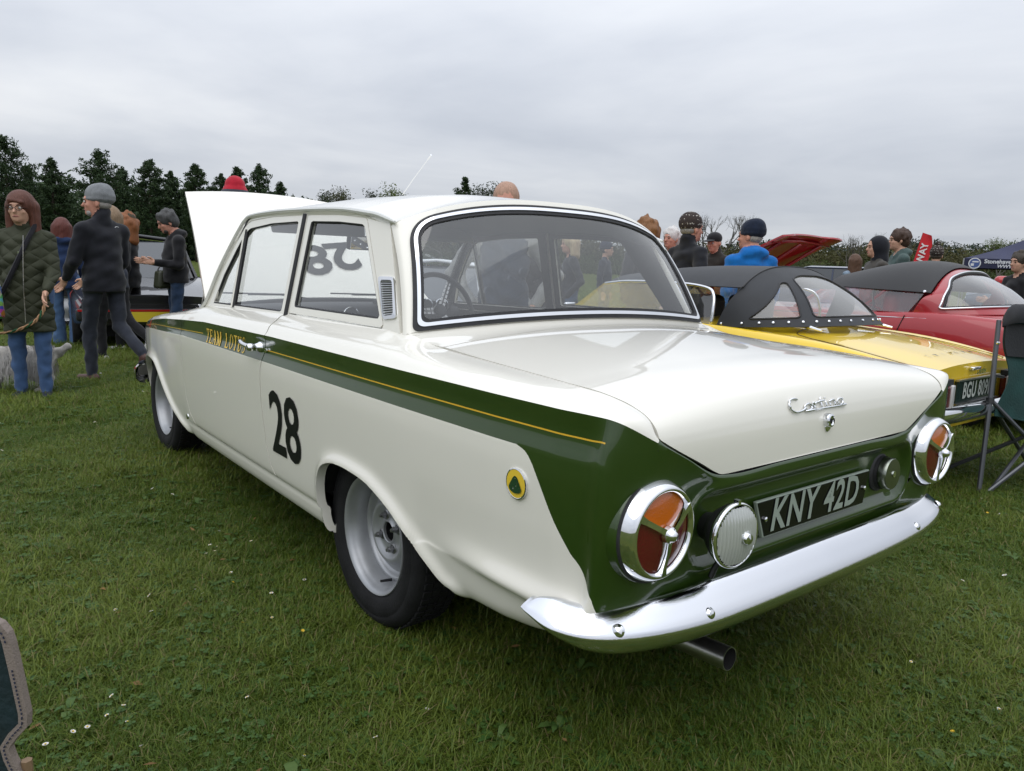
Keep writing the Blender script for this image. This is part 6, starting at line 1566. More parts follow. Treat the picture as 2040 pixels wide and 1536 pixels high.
        if key not in ('pocket', 'fold'): hands.append((sg, el, wr))
    # head
    hd = [E_(hc+[-.008, 0, .030], (.098, .077, .098), 0, k=.02), E_(hc+[.022, 0, -.038], (.068, .060, .080), 0, k=.025), C_(hc+[.070, 0, -.083], hc+[.060, 0, -.075], .020, .024, 0, k=.02),
          C_(hc+[.088, 0, .005], hc+[.106, 0, -.026], .009, .013, 0, k=.012), E_(hc+[.080, 0, .030], (.018, .050, .012), 0, k=.012)]
    for sg in (1, -1): hd += [E_(hc+[-.008, sg*.080, -.012], (.018, .009, .030), 0, k=.006), E_(hc+[.060, sg*.040, -.022], (.022, .020, .018), 0, k=.012)]
    HS = 1.08
    for p in hd:
        for kk in ('a', 'b', 'c'):
            if kk in p: p[kk] = hc+(np.asarray(p[kk])-hc)*HS
        if 'r' in p: p['r'] = tuple(v*HS for v in p['r'])
        else: p['r1'] *= HS; p['r2'] *= HS
    a = R(turn); ca, sa = math.cos(a), math.sin(a); cn, sn = math.cos(nod), math.sin(nod)
    RT = np.array([[ca, -sa, 0], [sa, ca, 0], [0, 0, 1]])@np.array([[cn, 0, sn], [0, 1, 0], [-sn, 0, cn]]); pivot = hc+np.array([-.03, 0, -.07])
    def tr(p, hs=False):
        p = np.asarray(p, float)
        if hs: p = hc+(p-hc)*HS
        return pivot+RT@(p-pivot)
    trh = lambda p: tr(p, True)
    for p in hd:
        q = dict(p)
        if q['t'] == 'c': q['a'] = tr(q['a']); q['b'] = tr(q['b'])
        else: q['c'] = tr(q['c']); q['rot'] = RT
        pr.append(q)
    pr += [dict(t='e', c=trh(hc+[.089, sg*.032, .006]), r=(.016, .017, .011), m=None, cut=True) for sg in (1, -1)] if detail else []
    ph = sum(map(ord, label))*.37
    def disp(V, mat):
        A = np.where((mat == 1) | (mat == 4), .0085, np.where(mat == 2, .0085, 0))
        x, y, z = V.T; n = np.sin(27*z+9*np.sin(7*x+ph)+13*y)+.8*np.sin(41*z-17*y+11*x+ph)+.6*np.sin(63*z+25*x*np.cos(ph)+30*y)
        c = np.array([0, 0, 0]); r = V-np.stack([x*0, y*0, z], -1); nr = np.linalg.norm(r, axis=1, keepdims=True); V = V+r/np.maximum(nr, .03)*(A*n*.5)[:, None]
        return V*s
    V, F, fm = build_sdf(pr, res, .03, disp)
    cz = V[np.array(F)][:, :, 2].mean(1)/s; cy = np.abs(V[np.array(F)][:, :, 1].mean(1)/s); fm = np.where((fm == 1) & (cz < coat-.004) & (cy < .19*B), 2, fm)
    b = meshobj('body', V, F, mats, o, fm)
    # hands
    for sg, el, wr in hands:
        d = Vector((wr-el)).normalized(); m = (-d).to_track_quat('Z', 'X').to_matrix(); 
        fx = Vector((1, 0, 0)); z = -d; y = z.cross(fx).normalized() if abs(z.dot(fx)) < .95 else Vector((0, 1, 0)); x = y.cross(z)
        M = Matrix((x, y, z)).transposed()
        ho = bpy.data.objects.new('hand', HAND); link(ho, o); mm = M.to_4x4()
        sc = s*(.92 if female else 1.0); mm = Matrix.Translation(Vector(wr)*s+d*.012) @ mm @ Matrix.Diagonal((sc, sc*(1 if sg < 0 else -1), sc, 1)); ho.matrix_local = mm
    def sub(name, prims, h, mat, k=.015, dsp=None):
        P2 = []
        for p in prims:
            q = dict(p)
            if q['t'] == 'c': q['a'] = trh(q['a']); q['b'] = trh(q['b']); q['r1'] *= HS; q['r2'] *= HS
            else: q['c'] = trh(q['c']); q['rot'] = RT; q['r'] = tuple(v*HS for v in q['r'])
            P2.append(q)
        V, F, fm = build_sdf(P2, h, k); V = V if dsp is None else dsp(V)
        return meshobj(name, V*s, F, mat, o)
    h0 = hc
    if hair:
        hp = []
        if hair_style in ('short', 'long', 'bob', 'curly', 'crop'):
            g = {'short': .012, 'crop': .005, 'long': .018, 'bob': .018, 'curly': .030}[hair_style]
            hp = [E_(h0+[-.016, 0, .040], (.098+g, .078+g, .092+g), 0), E_(h0+[-.055, 0, -.005], (.062+g, .070+g, .080), 0)]
            if hair_style in ('long', 'bob', 'curly'):
                dn = {'long': -.27, 'bob': -.12, 'curly': -.15}[hair_style]
                for sg in (1, -1): hp += [C_(h0+[-.03, sg*.075, .02], h0+[-.03, sg*.092, dn], .038+g*.5, .034, 0, k=.03)]
                hp += [C_(h0+[-.075, 0, .02], h0+[-.095, 0, dn-.02], .065, .055, 0, k=.04), C_(h0+[-.07, .05, .02], h0+[-.075, .065, dn-.01], .045, .045, 0, k=.04), C_(h0+[-.07, -.05, .02], h0+[-.075, -.065, dn-.01], .045, .045, 0, k=.04)]
            hp += [dict(t='e', c=h0+[.115, 0, -.045], r=(.085, .064, .105), m=None, cut=True)]
            if hair_style in ('long', 'bob') and detail: hp += [C_(h0+[.082, -.04, .062], h0+[.088, .045, .050], .014, .014, 0, k=.01)]
        if hat and hair_style != 'curly': hp = [E_(h0+[-.040, 0, -.010], (.066, .076, .050), 0), dict(t='e', c=h0+[.10, 0, -.03], r=(.10, .2, .2), m=None, cut=True)]
        dz = None
        rh = np.random.default_rng(len(label))
        if hair_style == 'curly' or (hair_style == 'short' and not hat):
            nb, rb = (70, (.012, .030)) if hair_style == 'curly' else (34, (.010, .020)); cutp = hp.pop() if hp and hp[-1].get('cut') else None
            for _ in range(nb):
                d_ = rh.normal(0, 1, 3); d_ /= np.linalg.norm(d_); d_[2] = d_[2] if hair_style == 'curly' else abs(d_[2])*1.1-.15
                if d_[0] > .45 and d_[2] < .35: continue
                hp.append(E_(h0+[-.018, 0, .030]+d_*np.array([.108, .092, .112])*(1.14 if hair_style == 'curly' else 1.04), tuple(rh.uniform(*rb, 3)*np.array([1, 1, 1.5])), 0, k=.022))
            if cutp: hp.append(cutp)
        if hair_style == 'curly': dz = None
        else: dz = lambda V: V+.0012*np.stack([np.sin(150*V[:, 1]+30*V[:, 2])+.8*np.sin(70*V[:, 2]+60*V[:, 1]), np.sin(160*V[:, 0]+20*V[:, 2])+.7*np.sin(75*V[:, 0]-50*V[:, 2]), .8*np.sin(110*V[:, 0]+95*V[:, 1])], -1)
        sub('hair', hp, .010, hairmat(hair), .02, dz)
    if hat == 'beanie':
        def dz(V):
            q = (V-tr(h0))@RT; a = np.arctan2(q[:, 1], q[:, 0]+.02); r = np.stack([np.cos(a), np.sin(a), a*0], -1)@RT.T
            return V+r*(.0022*np.sin(a*44))[:, None]
        sub('beanie', [E_(h0+[-.022, 0, .062], (.108, .092, .098), 0), C_(h0+[-.055, 0, .075], h0+[-.06, 0, .10], .07, .05, 0, k=.05), E_(h0+[-.022, 0, .030], (.112, .096, .030), 0, k=.012), dict(t='e', c=h0+[-.01, 0, -.072], r=(.16, .13, .085), m=None, cut=True)], .0085, cloth(hat_col, .95, .35, 90), .02, dz)
    if hat == 'bobble': 
        sub('beanie', [E_(h0+[-.02, 0, .055], (.110, .094, .100), 0), E_(h0+[-.03, 0, .175], (.035, .035, .035), 0), dict(t='e', c=h0+[-.01, 0, -.072], r=(.16, .13, .085), m=None, cut=True)], .010, hat_col if not isinstance(hat_col, tuple) else cloth(hat_col), .01)
    if hat == 'fairisle':
        sub('beanie', [E_(h0+[-.02, 0, .055], (.110, .094, .102), 0), dict(t='e', c=h0+[-.01, 0, -.068], r=(.16, .13, .085), m=None, cut=True)], .0085, FAIR, .01)
    if hat == 'cap':
        sub('cap', [E_(h0+[-.015, 0, .052], (.108, .088, .080), 0), E_(h0+[.125, 0, .040], (.075, .072, .010), 0, k=.008), dict(t='e', c=h0+[-.01, 0, -.075], r=(.17, .13, .10), m=None, cut=True)], .008, cloth(hat_col, .8), .008)
    if hat == 'bucket':
        sub('bucket_hat', [C_(h0+[-.01, 0, .050], h0+[-.01, 0, .092], .102, .080, 0, k=.01)], .009, cloth(hat_col, .8), .01)
        hb = MB(); cc = Vector(trh(h0+[-.01, 0, .055])*s); hb.lathe([(.098*s, .012*s), (.140*s, -.040*s), (.142*s, -.046*s), (.097*s, .004*s)], cc, Vector(RT@np.array([0, 0, 1.])), 36); hb.build('hat_brim', cloth((.035, .04, .055), .8), o)
    if hat == 'hoodup':
        sub('raised_hood', [E_(h0+[-.03, 0, .035], (.120, .105, .118), 0), C_(h0+[-.05, 0, -.02], h0+[-.06, 0, -.13], .095, .10, 0, k=.05), dict(t='e', c=h0+[.125, 0, -.01], r=(.10, .072, .115), m=None, cut=True)], .010, cloth(hat_col), .03)
    if beard: sub('beard', [E_(h0+[.048, 0, -.076], (.034, .050, .038), 0), dict(t='e', c=h0+[.10, 0, -.020], r=(.06, .05, .038), m=None, cut=True)], .008, hairmat(beard), .01)
    if detail or True:
        for sg in (1, -1):
            if not detail: continue
            e = MB(); c = Vector(trh(h0+[.0855, sg*.032, .006])*s); e.lathe([(0, .011*s), (.0065*s, .009*s), (.010*s, .003*s), (.011*s, -.003*s)], c, Vector(RT@np.array([1., 0, 0])), 12); e.build('eye', EYEW, o); e = MB(); e.lathe([(0, .0118*s), (.0045*s, .0108*s)], c, Vector(RT@np.array([1., 0, 0])), 10); e.build('pupil', EYED, o)
        for sg in (1, -1):
            e = MB(); e.tube([tuple(trh(h0+[.094, sg*.014, .026])*s), tuple(trh(h0+[.094, sg*.032, .031])*s), tuple(trh(h0+[.080, sg*.050, .026])*s)], [.004*s, .0045*s, .003*s], 6); e.build('eyebrow', BROW if not hair else hairmat(hair), o)
            if not detail:
                e = MB(); e.lathe([(0, .004*s), (.0075*s, .002*s), (.009*s, -.004*s)], Vector(trh(h0+[.087, sg*.032, .005])*s), Vector(RT@np.array([1., 0, 0])), 8); e.build('eye', EYED, o)
        e = MB(); e.tube([tuple(trh(h0+[.080, .024, -.060])*s), tuple(trh(h0+[.092, .008, -.056])*s), tuple(trh(h0+[.092, -.008, -.056])*s), tuple(trh(h0+[.080, -.024, -.060])*s)], [.003*s, .006*s, .006*s, .003*s], 6); e.build('lips', LIPS, o)
    o['_s'] = s; del o['_s']
    return o, s, trh, h0
# patterned hat
def fair():
    m = bpy.data.materials.new('fair_isle_knit'); m.use_nodes = True; nt = m.node_tree; b = nt.nodes['Principled BSDF']; b.inputs['Roughness'].default_value = .95
    tc = nt.nodes.new('ShaderNodeTexCoord'); mp = nt.nodes.new('ShaderNodeMapping'); mp.inputs['Scale'].default_value = (1, 1, 1.0)
    v = nt.nodes.new('ShaderNodeTexVoronoi'); v.inputs['Scale'].default_value = 55; nt.links.new(tc.outputs['Object'], v.inputs['Vector'])
    sp = nt.nodes.new('ShaderNodeSeparateXYZ'); nt.links.new(tc.outputs['Object'], sp.inputs[0]); w = _math(nt, 'SINE', _math(nt, 'MULTIPLY', sp.outputs[2], 170.0))
    k = _math(nt, 'ADD', _math(nt, 'MULTIPLY', w, .18), _math(nt, 'MULTIPLY', v.outputs['Distance'], 1.0)); c = _math(nt, 'LESS_THAN', k, .20)
    mx = nt.nodes.new('ShaderNodeMix'); mx.data_type = 'RGBA'; nt.links.new(c, mx.inputs[0]); mx.inputs[6].default_value = (.035, .025, .022, 1); mx.inputs[7].default_value = (.42, .40, .36, 1); nt.links.new(mx.outputs[2], b.inputs['Base Color']); return m
FAIR = fair()
BLK = (.012, .013, .016); NAVY = (.014, .020, .042)
# --- group on the left
P1, s1, tr1, h1 = person('woman with long auburn hair and glasses in an olive quilted coat holding a dog lead', (4.58, 1.09), 158, 1.51, (.038, .042, .024), (.050, .095, .20), (.012, .014, .03), hair=(.10, .035, .022), hair_style='long', coat=.60, bulk=1.16, female=True, turn=-8, arms=('fwd', 'down'), collar=1, detail=True, res=.012)
def glasses(o, s, tr, h):
    mb = MB()
    for sg in (1, -1): mb.tube([tuple(tr(h+[.104, sg*.033+.025*math.cos(a), .004+.017*math.sin(a)])*s) for a in np.linspace(0, 2*math.pi, 19)[:-1]], .0022, 5, closed=True)
    mb.tube([tuple(tr(h+[.106, .010, .006])*s), tuple(tr(h+[.106, -.010, .006])*s)], .002, 5)
    for sg in (1, -1): mb.tube([tuple(tr(h+[.102, sg*.058, .008])*s), tuple(tr(h+[.0, sg*.086, .004])*s)], .002, 5)
    mb.build('glasses', pmat_once('glasses_frame', (.03, .012, .012), .3), o)
glasses(P1, s1, tr1, h1)
def quilted(col):
    m = pmat('quilted_olive', col, .75, spec=.3); nt = m.node_tree; b = nt.nodes['Principled BSDF']; tc = nt.nodes.new('ShaderNodeTexCoord'); hs = []
    for an in (38, -38):
        mp = nt.nodes.new('ShaderNodeMapping'); mp.inputs['Rotation'].default_value = (R(an), 0, 0); w = nt.nodes.new('ShaderNodeTexWave'); w.bands_direction = 'Z'; w.inputs['Scale'].default_value = 4.2; w.inputs['Distortion'].default_value = .6
        nt.links.new(tc.outputs['Object'], mp.inputs[0]); nt.links.new(mp.outputs[0], w.inputs['Vector']); hs.append(_math(nt, 'POWER', w.outputs['Fac'], .35))
    bp = nt.nodes.new('ShaderNodeBump'); bp.inputs['Strength'].default_value = .9; bp.inputs['Distance'].default_value = .012; nt.links.new(_math(nt, 'MULTIPLY', hs[0], hs[1]), bp.inputs['Height']); nt.links.new(bp.outputs[0], b.inputs['Normal']); return m
for c in P1.children:
    if c.name.startswith('body'): c.data.materials[1] = quilted((.038, .042, .024)); c.data.materials[4] = MATS['quilted_olive']
def quilt(o, s):
    mb = MB()
    for sg in (1, -1):
        mb.tube([(.155*s, .04*s, (1.40-.0)*s), (.168*s, .03*s, 1.18*s), (.165*s, .02*s, .95*s), (.172*s, .02*s, .68*s)], .0025, 5)
        break
    mb.build('zip', STAINLESS, o)
    mb = MB(); mb.tube([(.02, .10*s, 1.50*s), (.135*s, .06*s, 1.36*s), (.165*s, -.03*s, 1.15*s), (.150*s, -.13*s, .95*s), (.09*s, -.20*s, .86*s)], .017, 6); mb.build('bag_strap', cloth((.012, .012, .016)), o)
    mb = MB(); mb.box((.150*s, .012*s, 1.255*s), (.012, .034, .022)); mb.build('strap_buckle', CHROME, o)
quilt(P1, s1)
def bag(loc, label, dims, mat, rz=0):
    t = thing('handbag', label, 'bag', loc, rz); mb = MB(); mb.box((0, 0, dims[2]/2), dims, 0, None, .85); a = mb.build('bag_body', mat, t); apply_bevel(a, .03, 3)
    mb = MB(); mb.tube([(0, -dims[1]*.4, dims[2]), (0, -dims[1]*.2, dims[2]+.10), (0, dims[1]*.2, dims[2]+.10), (0, dims[1]*.4, dims[2])], .008, 6); mb.build('handle', BLACK, t)
    mb = MB(); mb.box((-dims[0]*.5-.002, 0, dims[2]*.8), (.006, dims[1]*.5, .01)); mb.build('zip', CHROME, t)
def patchmat():
    m = bpy.data.materials.new('patchwork_print'); m.use_nodes = True; nt = m.node_tree; b = nt.nodes['Principled BSDF']; v = nt.nodes.new('ShaderNodeTexVoronoi'); v.inputs['Scale'].default_value = 28; tc = nt.nodes.new('ShaderNodeTexCoord'); nt.links.new(tc.outputs['Object'], v.inputs['Vector'])
    hs = nt.nodes.new('ShaderNodeHueSaturation'); nt.links.new(v.outputs['Color'], hs.inputs['Color']); hs.inputs['Value'].default_value = .35; nt.links.new(hs.outputs[0], b.inputs['Base Color']); return m
bag((4.40, 1.36, .62), 'small bag with a bright patchwork print hanging from the olive-coated woman', (.09, .22, .26), patchmat(), R(8))
person('red-haired woman in a navy hooded jacket and flared blue jeans, back turned', (8.02, .37), -12, 1.45, (.016, .032, .085), (.055, .105, .20), (.16, .09, .05), hair=(.10, .025, .018), hair_style='bob', hood=1, coat=.80, female=True, wide_legs=True, arms='fwd', bulk=1.05)
P3, s3, tr3, h3 = person('man in a grey knitted beanie and charcoal jacket walking away in brown boots', (5.14, .48), 26, 1.63, (.014, .015, .020), (.030, .034, .046), (.075, .030, .022), skin=SKINP, hair=(.3, .28, .26), hair_style='crop', hat='beanie', hat_col=(.20, .21, .22), pose='walk', coat=.84, bulk=1.12, collar=1, arms='fwd', turn=48, beard=(.38, .36, .34), detail=True, res=.0125)
mb = MB()
for q, r in ((0, .018), (.012, .013), (.022, .008)): mb.tube([(-.118*s3-.004, -.06*s3+r*math.cos(t), 1.405*s3+q*.3+r*math.sin(t)*.6) for t in np.linspace(.2, 2.6, 9)], .0022, 4)
mb.build('jacket_logo', pmat_once('logo_white', (.7, .7, .7), .6), P3)
person('fair-haired woman in dark blue half hidden behind the walking man, white trainers', (6.42, .17), 40, 1.54, (.016, .022, .040), (.012, .012, .014), (.55, .54, .52), hair=(.22, .15, .09), hair_style='long', female=True, coat=.86, arms='fwd', pose='walk')
person('woman with ginger curls under an olive beanie, dressed in black, white shoes', (7.30, -.16), 60, 1.50, BLK, (.010, .010, .011), (.5, .5, .5), hair=(.23, .085, .03), hair_style='curly', hat='beanie', hat_col=(.055, .045, .03), female=True, coat=.84, arms=('down', 'bent'), pose='walk')
bag((7.05, -.50, .72), 'olive handbag carried by the ginger-haired woman', (.14, .30, .20), pmat('olive_leather', (.035, .040, .022), .45), R(20))
person('grey-haired bearded man in a black hooded sweatshirt and blue jeans looking down', (6.95, -.56), 88, 1.58, (.010, .010, .012), (.022, .042, .085), (.02, .02, .02), skin=SKINP, hair=(.055, .055, .055), hair_style='short', hood=1, nod=.35, beard=(.06, .055, .05), bulk=1.12, arms='bent', coat=.88)
person('person in a red bucket hat with dark brim behind the raised white bonnet', (4.99, -.57), 200, 1.77, (.06, .06, .07), (.03, .03, .04), hat='bucket', hat_col=(.42, .012, .03), hair=(.08, .06, .05), hair_style='short', res=.018, arms='fwd')
# --- beyond the saloon
person('bald man in a navy padded gilet with grey sleeves behind the car roof', (1.93, -1.285), 140, 1.645, (.020, .030, .050), (.05, .08, .14), skin=SKINP, hair=(.40, .24, .17), hair_style='crop', sleeve=(.26, .26, .25), arms='hip', bulk=1.12, coat=.86, turn=170 if False else 0, nod=.1)
person('person in a long black coat beside the bald man, seen through the rear window', (3.9, -3.2), 120, 1.60, (.012, .012, .014), (.02, .02, .025), hair=(.03, .02, .015), hair_style='short', coat=.60, res=.018, arms='pocket', hat='cap', hat_col=(.02, .02, .022))
person('woman with a blonde bob and open dark jacket seen through the rear window', (4.72, -4.46), 62, 1.50, (.018, .020, .026), (.05, .09, .16), hair=(.48, .38, .24), hair_style='bob', female=True, coat=.80, arms='pocket', res=.016)
person('distant person in a navy beanie and dark coat seen through the rear window', (6.6, -6.97), 210, 1.52, (.016, .020, .034), (.05, .08, .13), hat='beanie', hat_col=NAVY, hair=(.05, .04, .03), res=.02)
person('person with tousled ginger hair in dark clothes at the rear pillar', (2.90, -3.75), -20, 1.58, (.016, .016, .020), (.03, .04, .06), hair=(.21, .095, .035), hair_style='curly', res=.016, bulk=1.1, arms='pocket')
person('man in a patterned knitted beanie and black jacket with grey piping', (2.42, -3.77), -100, 1.625, (.012, .013, .017), (.03, .035, .05), skin=SKINP, hair=(.25, .24, .23), hair_style='crop', hat='fairisle', collar=1, bulk=1.18, res=.013, arms='pocket', turn=-8, coat=.80)
person('white-haired person partly hidden behind the patterned beanie', (3.83, -5.23), 75, 1.61, (.40, .38, .35), (.05, .05, .07), hair=(.60, .58, .56), hair_style='short', skin=SKINP, res=.016, turn=20)
person('man in a black baseball cap and dark waxed jacket facing the camera', (3.70, -5.89), 88, 1.60, (.022, .019, .016), (.03, .03, .03), skin=SKINP, hair=(.3, .28, .26), hair_style='crop', hat='cap', hat_col=(.010, .010, .012), collar=1, res=.013, bulk=1.15, turn=10, nod=.15, detail=True)
P17, s17, tr17, h17 = person('man in a bright blue jacket with navy back panel and navy beanie', (1.81, -3.85), -28, 1.55, (.006, .13, .42), (.03, .035, .05), skin=SKINP, hair=(.3, .28, .26), hair_style='crop', hat='beanie', hat_col=(.012, .018, .036), hood=1, bulk=1.22, res=.013, turn=42, coat=.80)
# --- far right
person('woman with long brown hair in a pale denim jacket', (4.1, -10.07), -30, 1.47, (.20, .26, .33), (.05, .06, .1), hair=(.09, .045, .025), hair_style='long', female=True, res=.018)
person('youth with a black hood up under a brown padded jacket', (2.42, -7.31), 48, 1.60, (.050, .045, .038), (.03, .03, .04), hair=(.12, .08, .05), hair_style='short', hat='hoodup', hat_col=(.012, .013, .018), bulk=1.25, res=.014, collar=1)
person('youth with swept brown hair in a grey-green hooded sweatshirt', (2.41, -7.85), 42, 1.72, (.060, .095, .090), (.03, .03, .05), hair=(.055, .030, .020), hair_style='short', hood=1, res=.014)
person('person in a green striped bobble hat beyond the red car roof', (2.86, -10.01), -70, 1.60, (.10, .10, .10), (.03, .03, .04), hat='bobble', hat_col=FAIR, hair=(.05, .04, .03), res=.02)
person('person in a black jacket cut off by the right edge beside the red tractor', (.95, -7.45), 60, 1.45, (.012, .012, .014), (.02, .02, .03), hair=(.05, .04, .03), res=.018, arms='bent')
# blue jacket back panel and jacket piping are sewn details
def back_panel(o, s, col, z0, z1, w):
    V = []; n = 9
    for i in range(n):
        for j in range(n):
            y = (-w+2*w*i/(n-1)); z = z0+(z1-z0)*j/(n-1); V.append((-.158*s+.06*(y/w)**2*s*1.3, y*s, z*s))
    F = [(i*n+j, (i+1)*n+j, (i+1)*n+j+1, i*n+j+1) for i in range(n-1) for j in range(n-1)]
    meshobj('back_panel', np.array(V), F, cloth(col), o)
back_panel(P17, s17, (.016, .022, .040), 1.02, 1.33, .155)
# --- dog on a lead
def dog():
    t = thing('dog', 'long-haired grey and white dog with a dark head on a plaited lead', 'dog', (4.86, 1.16, 0), R(75))
    FUR = cloth((.40, .38, .35), .95, .8, 120); FD = cloth((.035, .028, .028), .95, .8, 120)
    pr = [E_((0, 0, .26), (.26, .115, .115), 0, k=.05), C_((.18, 0, .28), (.28, 0, .36), .085, .07, 0, k=.05), E_((.33, 0, .40), (.075, .065, .065), 1, k=.02), C_((.37, 0, .385), (.43, 0, .37), .038, .028, 1, k=.02), C_((-.24, 0, .30), (-.34, 0, .36), .04, .03, 0, k=.03)]
    for sx in (.17, -.17):
        for sy in (.07, -.07):
            if sx > 0: pr += [C_((sx, sy, .22), (sx-.01, sy, .11), .055, .040, 0), C_((sx-.01, sy, .11), (sx+.005, sy, .03), .040, .034, 0), C_((sx, sy, .025), (sx+.035, sy, .022), .030, .026, 0)]
            else: pr += [C_((sx, sy, .24), (sx+.05, sy, .16), .070, .048, 0), C_((sx+.05, sy, .16), (sx-.02, sy, .10), .044, .036, 0), C_((sx-.02, sy, .10), (sx, sy, .03), .034, .030, 0), C_((sx, sy, .025), (sx+.035, sy, .022), .030, .026, 0)]
    for sy in (1, -1): pr += [C_((.31, sy*.055, .44), (.29, sy*.085, .36), .024, .018, 1, k=.01)]
    V, F, fm = build_sdf(pr, .011, .03, lambda V, m: V+.006*np.stack([np.sin(80*V[:, 2]+60*V[:, 1]), np.sin(95*V[:, 0]), np.sin(70*V[:, 0]+40*V[:, 1])], -1))
    meshobj('body', V, F, [FUR, FD], t, fm)
    # coat strands
    rg = np.random.default_rng(5); V = []; F = []
    for i in range(2600):
        a = rg.uniform(-2.2, 2.2); x = rg.uniform(-.25, .25); y = math.sin(a)*.118; z = .26+math.cos(a)*.112; L = rg.uniform(.05, .13)*(.6+.4*abs(a)); dy = math.sin(a)*.03+rg.normal(0, .01); dx = rg.normal(0, .015); b = len(V); w = .0028
        V += [(x-w, y, z), (x+w, y, z), (x+dx, y+dy, z-L*.9)]; F.append((b, b+1, b+2))
    o = meshobj('fur', np.array(V), F, pmat('fur_strand', (.40, .38, .36), .7), t, smooth=False); o['kind'] = 'stuff'
    mb = MB(); mb.lathe([(0, .012), (.012, .006), (.014, 0)], (.455, 0, .378), (1, 0, 0), 10); mb.build('nose', BLACK, t)
    mb = MB(); mb.box((.385, 0, .425), (.06, .018, .012)); mb.build('blaze', pmat('blaze_white', (.5, .48, .45), .9), t)
dog()
def lead():
    mb = MB(); a = Vector((4.62, .98, .64)); pts = [Vector((4.60, 1.10, .92)), Vector((4.45, 1.00, .78)), Vector((4.42, 1.05, .62)), Vector((4.50, 1.20, .52)), Vector((4.78, 1.38, .47)), Vector((4.92, 1.42, .42))]
    pp = cr(np.arange(6), np.array([p[:] for p in pts]), np.linspace(0, 5, 60))
    for ph in (0, 2.1, 4.2): mb.tube([(p[0]+.008*math.cos(i*.9+ph), p[1]+.008*math.sin(i*.9+ph), p[2]+.004*math.sin(i*.9+ph)) for i, p in enumerate(pp)], .006, 5, m=0 if ph != 2.1 else 1)
    o = mb.build('dog_lead', [pmat('lead_tan', (.42, .24, .13), .8), pmat('lead_green', (.02, .10, .04), .8)], sharp=None); tag(o, 'plaited tan and green dog lead hanging from the woman in the olive coat', 'lead')
lead()
# ================================================================== chairs, gazebo, banner, tractor
TUBE = pmat('chair_tube', (.10, .105, .115), .35, metal=.6); CHG = pmat('chair_green_cloth', (.008, .045, .042), .75, bump=.3, bscale=90, var=.2, vscale=9); CHB = pmat('chair_black_pad', (.010, .011, .014), .7, bump=.2, bscale=90); BEIGE = pmat('beige_webbing', (.22, .18, .155), .85, bump=.4, bscale=400); NAVYS = pmat('navy_stitch', (.02, .025, .05), .8)
def cloth_sheet(name, f, nu, nv, m, par, th=.006):
    P = np.array([[f(i/(nu-1), j/(nv-1)) for j in range(nv)] for i in range(nu)]); return grid(P).shell(th, True, 0).obj(name, m, par, 50)
def chair_right():
    t = thing('folding_chair', 'dark green and black folding camp chair behind the yellow car', 'chair', (-.53, -2.66, 0)); o = np.array([-.53, -2.66, 0])
    rt = np.array([-.63, -.777, 0]); fw = np.array([.777, -.63, 0])   # right in the picture, away from the lens
    A0 = np.array([0, 0, 0.]); J = np.array([.036, -.087, .50]); T = np.array([.07, -.155, .93])
    def tube(pts, r=.0115, nm='leg'): return MB().tube([tuple(p) for p in pts], r, 8).build(nm, TUBE, t)
    tube([A0, J, T], .013, 'upright'); tube([A0+rt*.62, J+rt*.62-fw*.0, T+rt*.62], .013, 'upright')
    B = rt*.03+np.array([0, 0, .0]); tube([J+rt*.01, rt*.60+fw*.05]); tube([J+rt*.01+fw*.03, rt*.60+fw*.42]); tube([B, J+rt*.62+fw*.03]); tube([B+rt*.02, rt*.62+fw*.42+np.array([0, 0, .40])]); tube([fw*.42, J+rt*.62+fw*.02]); tube([fw*.42, fw*.44+np.array([0, 0, .62])], nm='arm_post')
    MB().lathe([(.02, -.015), (.02, .015)], tuple(J), (.1, -.2, 1), 12).build('joint', BLACK, t)
    def back(u, v):
        z = .42+.52*v; edge = J+(T-J)*np.clip((z-.5)/.43, -.3, 1.1); ins = .035+.055*math.sin(math.pi*min(1, v*1.25))**2*(1-u)*(1-u)
        p = edge+rt*(ins+u*(.62-2*ins)); p = p+fw*(.07*math.sin(math.pi*u)*(1-.3*v)); p[2] = z-.03*math.sin(math.pi*u)*(1-v); return p
    cloth_sheet('back_fabric', back, 25, 18, CHG, t)
    def pad(u, v):
        a = math.pi*(v*1.1-.1); c = J+(T-J)*.93+rt*(.02+u*.58)+fw*(.06*math.sin(math.pi*u)); e = min(u, 1-u); k = min(1, e/.10)**.5
        return c+fw*(-.055*math.cos(a)*k-.0)+np.array([0, 0, .045+.075*math.sin(a)*k-.05*(1-k)])
    cloth_sheet('head_pad', pad, 25, 16, CHB, t, .01)
    def flap(u, v): p = back(u, .62+.33*v); return p-fw*(.012+.01*math.sin(math.pi*u))
    cloth_sheet('pad_flap', flap, 21, 8, CHB, t)
    def seat(u, v): return J+rt*(.03+u*.56)+fw*(.02+.42*v)+np.array([0, 0, -.06-.05*math.sin(math.pi*u)+.02*v])
    cloth_sheet('seat_fabric', seat, 15, 12, CHG, t)
    MB().tube([tuple(J+(T-J)*.32+rt*.0), tuple(J+(T-J)*.30+rt*.06)], .008, 6).build('strap', BLACK, t)
    MB().lathe([(.01, 0), (.008, .006), (0, .007)], tuple(J+(T-J)*.72-fw*.014), tuple(-fw), 10).build('rivet', CHROME, t)
chair_right()
